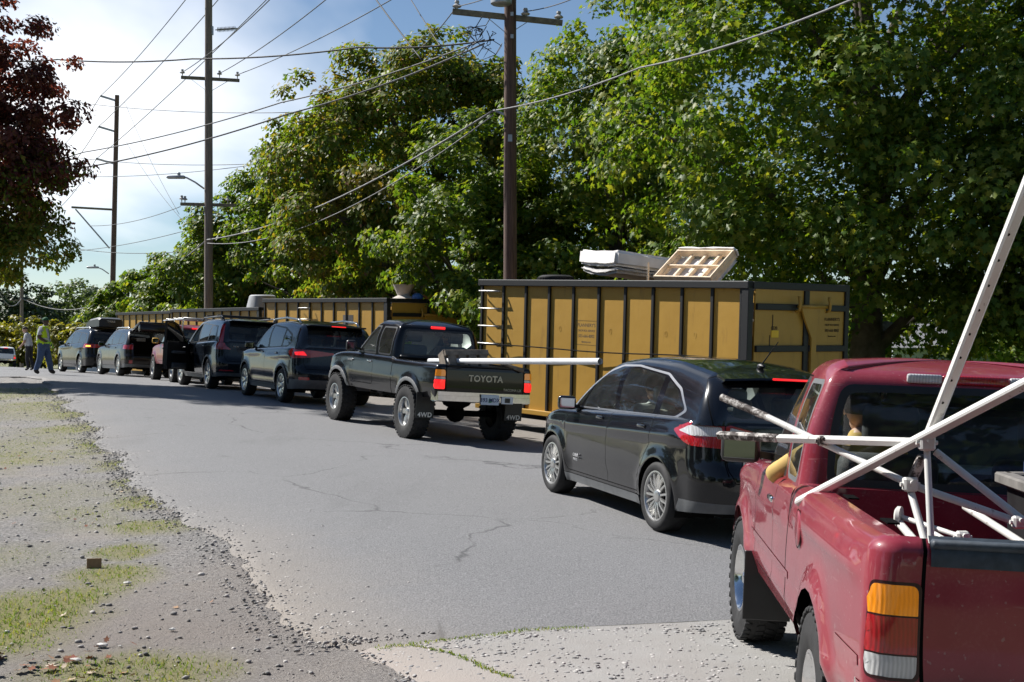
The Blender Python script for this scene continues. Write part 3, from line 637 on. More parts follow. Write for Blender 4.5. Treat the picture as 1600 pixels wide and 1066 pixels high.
    if P.get('chm2'):
        for sy in (1, -1): b = MB(); b.box((cr + .110, sy * (wbl + .085), zt - .075), (.03, .165, .045), None, .01); b.build('cargo_light', M_CLR, root, True, 50)
    ybm = P.get('bmx', xr - .06); b = MB(); zb = zs + .06
    prof = [(-W + .02, xr + .16), (-W + .06, ybm + .04), (-W * .6, ybm), (W * .6, ybm), (W - .06, ybm + .04), (W - .02, xr + .16)]
    for (za, zbb, o_) in ((zb - .03, zb + .05, .0), (zb + .05, zb + .11, .015)):
        v = [(x + o_, y, za) for y, x in prof] + [(x + o_, y, zbb) for y, x in prof]; n = len(prof); b.add(v, [(i, i + 1, n + i + 1, n + i) for i in range(n - 1)])
    v = [(x, y, zb + .11) for y, x in prof] + [(xr + .1, y, zb + .112) for y, x in prof]; n = len(prof); b.add(v, [(i, i + 1, n + i + 1, n + i) for i in range(n - 1)])
    v = [(x, y, zb - .03) for y, x in prof] + [(xr + .1, y, zb - .05) for y, x in prof]; b.add(v, [(i, i + 1, n + i + 1, n + i) for i in range(n - 1)])
    b.build('rear_bumper', P.get('bumper', M_CHR), root, True, 25)
    zd = zc - .02; cabin(root, sp, cw - .22, zs + .02, zd + .04, [(cr + .42, .37, .52, .58), (cr + .42, -.37, .52, .58)], P.get('seat', M_SEAT))
    for sy in (1, -1): mirror(root, P['mir'], sy * (W - .03), zc + .10, sy, P.get('mirm', M_BLK), P.get('mirw', .2), P.get('mirh', .16))
    handle(root, dx1 + .16, W * .995, zc - .12, P.get('hnd', M_BLK))
    if P.get('flap'):
        for xa in P['flap']:
            for sy in (1, -1):
                b = MB(); b.box((xa, sy * (P['track'] / 2 + .01), zs - .08), (.014, P['wd'] + .02, .40), None, .004); f_ = b.build('mud_flap', M_BLK, root)
                if P.get('flaptext') and xa < 0: rear_text(f_, 'mud_flap_lettering', P['flaptext'], .10, xa - .009, sy * (P['track'] / 2 + .01), zs - .23, M_WHT, spacing=1.1, bold=.002)
    b = MB(); b.sphere((xr + .75, .1, zs - .02), .12, sc3=(1, 2.2, 1)); b.tube([(xr + .1, -.35, zs - .03), (xr + .9, -.35, zs)], .03); b.box((0, .38, zs - .02), (2.0, .1, .12)); b.box((0, -.38, zs - .02), (2.0, .1, .12)); b.sphere((-wb / 2, 0, Rt), .15, sc3=(1.2, 1, 1)); b.tube([(-wb / 2, -P['track'] / 2, Rt), (-wb / 2, P['track'] / 2, Rt)], .045); b.build('axle_and_frame', M_DARK, root, True, 40)
    return low, gh, sp
def suv(root, P, body, style):
    W, xr, xf, wb, Rt = P['W'], P['xr'], P['xf'], P['wb'], P['Rt']; zs, zt = P['sill'], P['roof']; zb0, zb1 = P['beltr'], P['beltf']; cw = P['cowl']
    sp = dict(W=W, xr=xr, xf=xf, rr=P.get('rr', .28), rf=P.get('rf', .5), wb=wb, Rt=Rt, Ra=P['Ra'], Rr=P['Rr'], wd=P['wd'], track=P['track'], sillz=zs, flare=P.get('flare', .02), rlow=.05,
        taper=[(xr, .93), (xr + .75, 1), (wb / 2, 1), (xf, .87)], low_w=[(zs, W * .935), (zs + .14, W * .975), (zs + .38, W), (zb0 - .22, W * .992), (zb0 - .06, W * .962), (zb0 + .05, W * .93)],
        low_xr=P.get('lxr', [(zs, xr + .12), (zs + .22, xr + .01), (zs + .4, xr), (zs + .52, xr + .06), (zb0, xr + .10)]), low_xf=[(zs, xf - .14), (zs + .3, xf), (zs + .5, xf - .03), (zb1, xf - .2)],
        sill=[(xr, zs + .08), (-wb / 2 - P['Ra'], zs + .04), (-wb / 2 + P['Ra'], zs), (wb / 2 - P['Ra'], zs), (xf, zs + .03)],
        belt=[(xr, zb0 + .02), (-wb / 2, zb0), (0, (zb0 + zb1) / 2 - .005), (cw - .1, zb1), (cw + .2, zb1 - .01), (xf - .3, P['nose'] + .1), (xf, P['nose'])], creases=P.get('creases', []), fl=(xr + .35, cw + .25),
        gh=dict(W=W * .94, span=(xr + .10, cw + .10), rr=P.get('ghrr', .2), rf=.3, xr=P['gxr'], xf=P['gxf'], base=[(0, zb0 - .03), (1, zb1 - .05)], roof=P['groof'], w=P.get('gw', [(0, W * .93), (.5, W * .85), (1, W * .735)]), rtop=P.get('rtop', .09), taper=P.get('gtap', [(-3, 1), (3, 1)])))
    low, gh = car_base(sp, root)
    B = zs + .12; parts = [pp('body', body, None)]
    if P.get('clad'):
        parts += [pp('lower_cladding', P['clad'], [(xr - .1, zs - .05), (xf + .1, zs - .05), (xf + .1, zs + P.get('cladh', .16)), (xr - .1, zs + P.get('cladh', .16))])]
        for xa in (wb / 2, -wb / 2):
            if P.get('archclad', 1): parts += [pp('arch_cladding', P['clad'], ring_poly(xa, Rt, P['Ra'] - .03, P['Ra'] + .05, zs - .03), pair=True, key=str(xa), off=.01)]
    if P.get('rocker'): parts += [pp('rocker_panel', P['rocker'], [(-wb / 2 + P['Ra'] + .01, zs - .02), (wb / 2 - P['Ra'] - .01, zs - .02), (wb / 2 - P['Ra'] - .01, zs + .085), (-wb / 2 + P['Ra'] + .01, zs + .085)], off=.008, lip=0, pair=True)]
    dm, df, dr = P['dm'], P['df'], P['dr']     # door split, front edge, rear edge at belt
    zb_ = lambda x: zb0 + (zb1 - zb0) * (x + wb / 2) / (cw + wb / 2) + .03
    parts += [pp('front_door', body, [(df, B), (dm, B), (dm, zb_(dm)), (df + .02, zb_(df))], r=.04, pair=True, only=P.get('fd_only')), pp('rear_door', body, [(dm, B), (-wb / 2 + P['Ra'] + .05, B), (-wb / 2 + P['Ra'] + .02, Rt + .2), (dr, Rt + P['Ra'] + .1), (dr, zb_(dr)), (dm, zb_(dm))], r=.04, pair=True)]
    parts += [gap([(df + .02, zb_(df)), (df, B + .05), (df - .05, B), (dm, B)]), gap([(dm, B), (dm, zb_(dm))]), gap([(dm, B), (-wb / 2 + P['Ra'] + .05, B), (-wb / 2 + P['Ra'] + .02, Rt + .2), (dr, Rt + P['Ra'] + .1), (dr, zb_(dr))])]
    hz = P['hatchz']; hy = P['hatchy']
    if P.get('open_hatch'): parts += [pp(None, None, [('R', -.02, hz), ('R', hy, hz), ('R', hy, zb0 + .1), ('R', -.02, zb0 + .1)])]
    else:
        parts += [pp('tailgate', body, [('R', -.02, hz), ('R', hy - .05, hz), ('R', hy, hz + .1), ('R', hy, zb0 + .1), ('R', -.02, zb0 + .1)])]
        parts += [gap([('R', -.01, hz), ('R', hy - .05, hz), ('R', hy, hz + .1), ('R', hy, zb0 + .1)])]
    if P.get('bumperm'): parts += [pp('rear_bumper', P['bumperm'], [('R', -.02, zs - .05), ('S', xr + .55, zs - .05), ('S', xr + .45, zs + P.get('bumperh', .2)), ('R', -.02, zs + P.get('bumperh', .2))])]
    for q in P.get('lowparts', []): parts.append(q)
    parts += [pp('headlight', M_CLR, [('F', .42, P['nose'] - .16), ('S', xf - .55, P['nose'] - .08), ('S', xf - .6, P['nose'] + .0), ('F', .42, P['nose'] - .05)], r=.03, pair=True)]
    parts += arches(sp); low.build(parts, root)
    low.cap('hood', body, root, float(low.s_of_x0(cw - .15)), None, .06, .5)
    gp = [pp('pillars', body, None)]
    gm = P.get('gls', M_GLS)
    gp += P['ghparts'](gm)
    wy = W * .93
    gp += [pp('windshield', P.get('glsf', M_GLS), [('F', -.02, zb1 + .03), ('F', wy - .12, zb1 + .03), ('F', wy - .25, zt - .16), ('F', -.02, zt - .13)], r=[0, .05, .06, 0])]
    gh.build(gp, root); gh.cap('roof', P.get('roofm', body), root, None, None, P.get('crown', .04), .55)
    running_gear(sp, root, style); cabin(root, sp, cw - .30, zs + .06, zb1 - .01, P['seats'], P.get('seatm'), .37)
    for sy in (1, -1): mirror(root, P['mir'], sy * (W * .95 - .03), zb1 + .07, sy, P.get('mirm', body), P.get('mirw', .19), .15)
    for xh in P['hnd']: handle(root, xh, W * .985, zb0 - P.get('hndz', .14), P.get('hndm', body))
    return low, gh, sp
def loz(P, r, **k): return dict(pts=P, r=r, **k)
def plate(root, x, y, z, txt, tilt=0, w=.31, h=.155):
    b = MB(); M = Matrix.Translation((x, y, z)) @ Matrix.Rotation(R(tilt), 4, 'Y'); b.box((0, 0, 0), (.008, w, h), M, .003); o = b.build('licence_plate', M_PLATE, root)
    if txt: rear_text(o, 'plate_lettering', txt, .085, x - .006, y, z - .005, M_PLTX, tilt, .001, bold=.0015)
    b = MB(); b.box((-.0045, 0, -.012), (.002, .05, .06), M); b.build('plate_emblem', mat('plate_green', (.05, .25, .15), .5), o)
    return o
M_PLATE = mat('plate_pale_blue', (.55, .62, .72), .4, var=.1); M_PLTX = mat('plate_navy', (.03, .035, .13), .5)
P_BLK = paint('black_car_paint', (.004, .0045, .006), .2, .05); P_BLK2 = paint('black_truck_paint', (.004, .004, .005), .2, .05, coat=.5)
P_NAVY = paint('dark_blue_black_paint', (.006, .009, .014), .2, .06, coat=.5); P_GREY = paint('dark_grey_paint', (.012, .012, .0125), .22, .08, flake=.0, coat=.45)
P_BRN = paint('dark_bronze_paint', (.016, .013, .011), .22, .08, flake=.0, coat=.45); P_MAR = paint('maroon_truck_paint', (.15, .012, .018), .28, .12, (.32, .18, .17), coat=.4)
P_RED = paint('faded_red_truck_paint', (.215, .020, .035), .36, .45, (.42, .18, .19), scr=.28); P_WHT = paint('white_truck_paint', (.75, .75, .74), .3, .2)

# ---- black hatchback with a star badge
def build_hatch():
    root = thing('hatchback_car', 'black five-door hatchback with thin-spoked alloy wheels and rod antenna, behind black pickup', 'car')
    W = .905; xr, xf = -2.2, 2.2; wb = 2.648
    def ghp(gm):
        dlo = [(.96, 1.005), (-1.5, 1.075), (-1.68, 1.16), (-1.42, 1.36), (-1.05, 1.485), (-.35, 1.535), (.06, 1.52), (.32, 1.455), (.62, 1.29)]
        inn = [(.90, 1.025), (-1.48, 1.095), (-1.63, 1.17), (-1.40, 1.34), (-1.04, 1.465), (-.35, 1.515), (.05, 1.50), (.30, 1.435), (.60, 1.27)]
        fw = [(.70, 1.037), (-.13, 1.062), (-.06, 1.495), (.06, 1.485), (.29, 1.42), (.52, 1.29)]
        rw = [(-.24, 1.065), (-1.02, 1.088), (-1.00, 1.45), (-.38, 1.50), (-.165, 1.495)]
        qw = [(-1.14, 1.09), (-1.46, 1.103), (-1.60, 1.17), (-1.38, 1.33), (-1.11, 1.425)]
        tw = [(.88, 1.035), (.77, 1.04), (.60, 1.235)]
        return [pp('window_trim', mat('satin_trim', (.40, .40, .41), .3, .85), dlo, r=.05, pair=True), pp('window_surround', M_BLK2, inn, r=.05, pair=True), pp('front_door_window', gm, fw, r=[.03, .03, .03, .1, .1, .1], pair=True),
            pp('rear_door_window', gm, rw, r=.03, pair=True), pp('quarter_window', gm, qw, r=.05, pair=True), pp('front_quarter_window', gm, tw, r=.01, pair=True),
            pp('hatch_surround', M_BLK2, [('R', -.02, 1.07), ('R', .73, 1.07), ('R', .64, 1.47), ('R', -.02, 1.48)], r=[0, .08, .08, 0]),
            pp('rear_window', gm, [('R', -.02, 1.135), ('R', .54, 1.135), ('R', .63, 1.20), ('R', .56, 1.40), ('R', -.02, 1.42)], r=[0, .1, .06, .06, 0]),
            gap([('R', .74, 1.05), ('R', .66, 1.47), ('R', .60, 1.5)], w=.01)]
    P = dict(W=W, xr=xr, xf=xf, wb=wb, Rt=.33, Rr=.232, Ra=.365, wd=.225, track=1.60, sill=.20, roof=1.62, beltr=1.09, beltf=.985, cowl=1.12, nose=.72, rf=.62, rr=.32,
        gxr=[(1.0, -2.10), (1.12, -2.08), (1.35, -1.99), (1.5, -1.86), (1.6, -1.72)], gxf=[(.9, 1.38), (1.0, 1.22), (1.2, .93), (1.4, .6), (1.55, .28), (1.62, .05)],
        groof=[(0, 1.505), (.12, 1.545), (.4, 1.605), (.7, 1.615), (.9, 1.58), (1, 1.545)], gw=[(0, W * .93), (.5, W * .84), (1, W * .70)],
        df=.92, dm=-.16, dr=-1.12, hatchz=.56, hatchy=.62, hnd=(.08, -.92), hndm=M_BLK2, hndz=.135, mir=.80, mirm=M_BLK2, rocker=M_GRYP, ghparts=ghp,
        creases=[(lambda x: .86 + .03 * -x, .012, .035, -1.9, 1.9), (.40, -.018, .09, -.95, .95)], gls=M_GLS, bumperm=M_GRYP, bumperh=.17,
        lowparts=[pp('tail_light', M_RED, [('S', -1.56, .985), ('S', -1.80, 1.075), ('R', .62, 1.075), ('R', .36, 1.015), ('R', .42, .90), ('R', .60, .86), ('S', -1.86, .865)], r=.045, off=.015, pair=True),
            pp('tail_light_reflector', M_CLR, [('S', -1.66, .985), ('S', -1.84, 1.05), ('R', .66, 1.052), ('R', .66, .965), ('S', -1.88, .955)], r=.03, off=.017, pair=True, key='a'),
            pp('tail_light_reflector', M_CLR, [('R', .60, 1.052), ('R', .44, 1.015), ('R', .48, .975), ('R', .60, .97)], r=.02, off=.017, pair=True, key='b'),
            gap([('R', .63, .62), ('R', .63, 1.1)], w=.01)],
        seats=[(-.12, .38, .50, .62), (-.12, -.38, .50, .62), (-.98, .42, .46, .58), (-.98, -.42, .46, .58), (-.98, 0, .34, .56)], seatm=M_SEATL)
    low, gh, sp = suv(root, P, P_BLK, ST_CMAX)
    b = MB(); prof = [(-1.80, 1.545), (-2.02, 1.51), (-2.035, 1.492), (-1.95, 1.47), (-1.80, 1.48)]; ys = [-.60, -.55, -.3, 0, .3, .55, .60]; v = []
    for y in ys:
        k = 1 - (abs(y) / .60) ** 6 * .35
        for x, z in prof: v.append((-1.80 + (x + 1.80) * k, y, z - .03 * (y / .6) ** 2))
    n = len(prof); f = [(i * n + j, i * n + (j + 1) % n, (i + 1) * n + (j + 1) % n, (i + 1) * n + j) for i in range(len(ys) - 1) for j in range(n)] + [tuple(range(n)), tuple((len(ys) - 1) * n + j for j in range(n - 1, -1, -1))]
    b.add(v, f); b.build('roof_spoiler', P_BLK, root, True, 40)
    b = MB(); b.box((-2.032, 0, 1.497), (.014, .36, .020), None, .005); b.build('high_brake_light', M_REDL, root, True, 50)
    b = MB(); b.sphere((-1.50, 0, 1.60), .05, sc3=(1.2, .6, .55)); b.tube([(-1.50, 0, 1.61), (-1.66, 0, 1.74)], [.007, .006], 6); b.tube([(-1.66, 0, 1.74), (-1.78, 0, 1.84)], .004, 5); b.build('antenna', M_BLK, root, True, 40)
    b = MB(); b.lathe([(0, .01), (.06, .01), (.075, 0)], 24, TRS((-2.115, 0, .965), (0, 0, R(90)), (1, 1, .42))); b.build('brand_emblem', mat('oval_blue', (.03, .08, .3), .2, coat=1), root, True)
    rear_text(root, 'brand_lettering', 'Ford', .06, -2.135, 0, .965, M_SILV, 0, .002, shear=.2)
    rear_text(root, 'model_lettering', 'C-MAX', .085, -2.142, .40, .795, M_SILV, 0, .004, bold=.003, spacing=1.05)
    rear_text(root, 'model_sub_lettering', 'ENERGI', .05, -2.146, .40, .735, M_SILV, 0, .004, bold=.002)
    star = [((.05 if k % 2 == 0 else .021) * math.cos(PI / 2 + k * PI / 5), (.05 if k % 2 == 0 else .021) * math.sin(PI / 2 + k * PI / 5)) for k in range(10)]
    b = MB(); b.prism(star, .005, Matrix.Translation((-2.132, .40, .875)) @ Matrix(((0, 0, -1, 0), (-1, 0, 0, 0), (0, 1, 0, 0), (0, 0, 0, 1)))); b.build('star_badge', M_SILV, root)
    side_text(root, 'door_badge', 'C-MAX', .045, .62, .912, .50, M_SILV, bold=.001); side_text(root, 'door_sub_badge', 'ENERGI', .035, .62, .912, .455, M_SILV)
    plate(root, -2.135, 0, .80, '')
    b = MB(); b.box((-2.118, 0, .845), (.05, .8, .03), None, .01); b.build('plate_lamp_bar', P_BLK, root, True)
    b = MB(); b.tube([(-2.0, -.62, 1.10), (-2.085, -.1, 1.13)], .009, 6); b.build('rear_wiper', M_BLK, root)
    return root
M_BLK2 = mat('gloss_black_trim', (.006, .006, .007), .12, coat=.6, var=.1)
hatch = build_hatch(); place(hatch, 1.262, 12.10, -1.324, 18.9, .91, 2.648); hatch.scale.z = .957
# ---- black pickup with a white pipe in its bed
def build_taco():
    root = thing('pickup_truck', 'black four-wheel-drive pickup with chrome rear bumper and TOYOTA lettering on its tailgate', 'pickup')
    P = dict(W=.845, xr=-2.53, xf=2.32, wb=3.096, Rt=.415, Rr=.225, Ra=.49, wd=.285, track=1.52, sill=.64, rail=1.215, belt=1.24, roof=1.82, cab=-.80, cowl=.95, door=(.88, -.02), win_d=(.02, .75), win_q=(-.60, -.12), flare=.035,
        tgw=.655, tl=(.84, 1.14), tlkind='toyota', wrap=.075, mould=.91, flaremat=M_GRYP, mir=.72, mirw=.17, mirh=.19, bumper=M_CHR, hnd=M_CHR, flap=(-2.06,), flaptext='4WD', bedmat=M_BLK, chmsl=.13, glsq=M_GLSD, rr=.07)
    pickup(root, P, P_BLK2, ST_TACO)
    rear_text(root, 'brand_lettering', 'TOYOTA', .135, -2.535, .0, 1.02, mat('pale_gold_lettering', (.62, .56, .42), .5), 0, .003, bold=.003, spacing=1.08)
    rear_text(root, 'model_lettering', 'TACOMA LX', .055, -2.535, -.47, .865, mat('pale_gold_lettering', (.62, .56, .42), .5), 0, .002)
    plate(root, -2.606, -.06, .71, '393 MDX'); b = MB(); b.box((-2.60, -.36, .71), (.012, .20, .11), None, .004); b.build('bumper_sticker', mat('sticker_white', (.7, .72, .75), .5), root)
    b = MB(); b.box((-2.608, -.36, .71), (.006, .09, .07), None, .002); b.build('sticker_mark', M_BLK, root)
    side_text(root, 'fender_badge', 'TACOMA', .05, 1.0, 0.852, 1.10, M_SILV)
    b = MB(); b.tube([(-.82, -.70, 1.245), (-.82, .70, 1.245)], .028, 8); b.build('bed_front_rail', M_BLK, root, True)
    return root
taco = build_taco(); TM = place(taco, -1.70, 21.0, -1.548, 28.0, .87, 3.096)
def bed_thing(name, label, cat, M, p):
    return thing(name, label, cat, M @ Vector(p))
# white pipe lying across the bed
a, b_ = TM @ Vector((-1.35, .42, 1.215)), Vector((1.15, 17.5, 1.585)); pb = MB(); d_ = (b_ - a).normalized()
pb.tube([a, b_], .043, 16, None, False); pb.tube([a + d_ * .001, b_ - d_ * .001], .037, 16, None, False)
tag(pb.build('white_pipe', mat('white_pipe_plastic', (.72, .73, .74), .35, var=.06), None, True, 50), 'long white pipe sticking out over the black pickup tailgate', 'pipe')
cr = bed_thing('wooden_crate', 'weathered wooden pallet piece leaning on the black pickup tailgate', 'crate', TM, (-2.30, .18, 1.11)); cr.rotation_euler = (0, 0, R(90 + 28))
M_WOODG = mat('weathered_wood', (.20, .165, .13), .85, var=.4, scale=9, bump=.5, bscale=30)
for k in range(4): q = MB(); q.box((-.05, -.27 + k * .18, .10), (.025, .13, .44), Matrix.Rotation(R(24), 4, 'Y'), .004); q.build('slat', M_WOODG, cr)
q = MB(); q.box((-.02, 0, .30), (.10, .74, .09), Matrix.Rotation(R(24), 4, 'Y'), .005); q.build('rail', M_WOODG, cr); q = MB(); q.box((.08, .36, .12), (.20, .04, .5), Matrix.Rotation(R(24), 4, 'Y'), .004); q.build('side_board', M_WOODG, cr)
br = bed_thing('tree_branch', 'grey broken branch lying over the black pickup tailgate', 'branch', TM, (-2.45, -.35, 1.24)); q = MB(); q.tube([(.30, .0, -.08), (.05, .02, .0), (-.05, .05, .05)], [.035, .03, .02], 7); q.build('stem', M_WOODG, br, True); q = MB(); q.tube([(.12, .01, -.03), (.02, -.18, .03)], [.025, .012], 6); q.build('side_stem', M_WOODG, br, True)

# ---- maroon pickup with a rack, white pickup far away
def build_small_pickup(label, body, rack):
    root = thing('pickup_truck', label, 'pickup')
    P = dict(W=.845, xr=-2.45, xf=2.25, wb=3.0, Rt=.36, Rr=.2, Ra=.43, wd=.25, track=1.5, sill=.50, rail=1.06, belt=1.09, roof=1.66, cab=-.70, cowl=.95, door=(.88, -.02), win_d=(.02, .75), win_q=(-.55, -.12), tgw=.655, tl=(.70, .98), tlkind='toyota', wrap=.07, mir=.72, bumper=M_CHR, bedmat=M_BLK, mirm=mat('yellow_mirror', (.75, .42, .03), .4) if rack else M_BLK, glsq=M_GLSD)
    pickup(root, P, body, ST_TACO)
    if rack:
        for sy in (1, -1):
            b = MB()
            for x in (-2.2, -.85): b.tube([(x, sy * .78, 1.05), (x, sy * .74, 1.80)], .022, 6)
            b.tube([(-2.3, sy * .74, 1.81), (1.0, sy * .70, 1.81)], .022, 6); b.build('rack_side', M_ALLOY, root, True, 40)
        for x in (-2.2, -1.5, -.8, .3): b = MB(); b.tube([(x, -.74, 1.84), (x, .74, 1.84)], .02, 6); b.build('rack_crossbar', M_ALLOY, root, True)
    return root
mar = build_small_pickup('maroon pickup with a metal rack and yellow side mirror', P_MAR, True); place(mar, -9.75, 38.4, -1.5, 25, .86, 3.0)
whp = build_small_pickup('white pickup parked beside the yellow-green hedge', P_WHT, False); place(whp, -43.2, 112, -1.5, 20, .86, 3.0)

# ---- dark blue-black compact SUV with roof rails
def build_rav():
    root = thing('suv_car', 'black compact SUV with silver roof rails and wraparound red tail lights', 'car'); W = .925
    def ghp(gm):
        return [pp('window_surround', M_BLK, [(.98, 1.06), (-1.45, 1.145), (-1.72, 1.27), (-1.50, 1.42), (-.95, 1.545), (-.2, 1.585), (.10, 1.57), (.40, 1.47)], r=.05, pair=True),
            pp('front_door_window', M_GLS, [(.74, 1.085), (-.08, 1.115), (-.02, 1.55), (.10, 1.54), (.36, 1.44)], r=.04, pair=True), pp('rear_door_window', gm, [(-.20, 1.12), (-.98, 1.15), (-.96, 1.51), (-.12, 1.56)], r=.04, pair=True),
            pp('quarter_window', gm, [(-1.08, 1.155), (-1.42, 1.175), (-1.62, 1.27), (-1.42, 1.39), (-1.07, 1.485)], r=.05, pair=True),
            pp('hatch_surround', M_BLK2, [('R', -.02, 1.12), ('R', .80, 1.12), ('R', .70, 1.57), ('R', -.02, 1.58)], r=[0, .08, .08, 0]), pp('rear_window', gm, [('R', -.02, 1.18), ('R', .66, 1.18), ('R', .60, 1.50), ('R', -.02, 1.52)], r=[0, .1, .06, 0])]
    P = dict(W=W, xr=-2.27, xf=2.3, wb=2.66, Rt=.352, Rr=.235, Ra=.40, wd=.23, track=1.62, sill=.25, roof=1.67, beltr=1.14, beltf=1.05, cowl=1.10, nose=.82, rf=.55, rr=.3,
        gxr=[(1.05, -2.14), (1.2, -2.12), (1.45, -1.98), (1.6, -1.84), (1.68, -1.76)], gxf=[(.95, 1.36), (1.05, 1.2), (1.3, .82), (1.5, .48), (1.62, .2), (1.68, .05)], groof=[(0, 1.60), (.15, 1.635), (.5, 1.67), (.85, 1.655), (1, 1.61)],
        df=.92, dm=-.14, dr=-1.12, hatchz=.72, hatchy=.72, hnd=(.08, -.9), mir=.82, mirm=M_BLK2, rocker=M_GRYP, ghparts=ghp, clad=M_GRYP, cladh=.14, bumperm=M_GRYP, bumperh=.26, gls=M_GLSD, creases=[(.95, .012, .035, -1.9, 1.9), (.5, -.015, .08, -.9, .9)],
        lowparts=[pp('tail_light', M_RED, [('S', -1.62, 1.04), ('S', -1.80, 1.12), ('R', .60, 1.10), ('R', .10, 1.06), ('R', .12, 1.02), ('R', .55, .96), ('S', -1.95, .92)], r=.04, off=.02, pair=True),
            pp('tail_light_lit', M_REDL, [('S', -1.95, 1.05), ('R', .72, 1.07), ('R', .66, .99), ('S', -2.0, .99)], r=.02, off=.022, pair=True), pp('reflector', M_RED, [('R', .62, .50), ('R', .80, .50), ('R', .80, .56), ('R', .62, .56)], r=.02, off=.01, pair=True)],
        seats=[(-.15, .38, .50, .64), (-.15, -.38, .50, .64), (-.98, .40, .5, .6), (-.98, -.40, .5, .6)])
    suv(root, P, P_NAVY, ST_RAV)
    b = MB(); b.box((-1.93, 0, 1.60), (.28, 1.20, .035), TRS((0, 0, 0)), .015); b.build('roof_spoiler', P_NAVY, root, True, 40); b = MB(); b.box((-2.075, 0, 1.60), (.012, .3, .02)); b.build('high_brake_light', M_REDL, root)
    for sy in (1, -1): b = MB(); b.tube([(.35, sy * .62, 1.64), (.20, sy * .62, 1.71), (-.6, sy * .625, 1.745), (-1.4, sy * .62, 1.71), (-1.55, sy * .62, 1.63)], .022, 8); b.build('roof_rail', M_ALLOY, root, True)
    b = MB(); b.lathe([(.045, .0), (.05, .006), (.055, 0)], 24, TRS((-2.165, 0, 1.03), (0, 0, R(90)), (1.25, 1, .85))); b.lathe([(.018, 0), (.022, .006), (.026, 0)], 20, TRS((-2.168, 0, 1.035), (0, 0, R(90)), (1, 1, 1.6))); b.build('brand_emblem', M_CHR, root, True)
    rear_text(root, 'model_lettering', 'RAV4', .06, -2.165, .50, .90, M_SILV, 0, .003); plate(root, -2.20, 0, .88, '')
    return root
rav = build_rav(); place(rav, -4.75, 27.40, -1.33, 27.0, .92, 2.66)
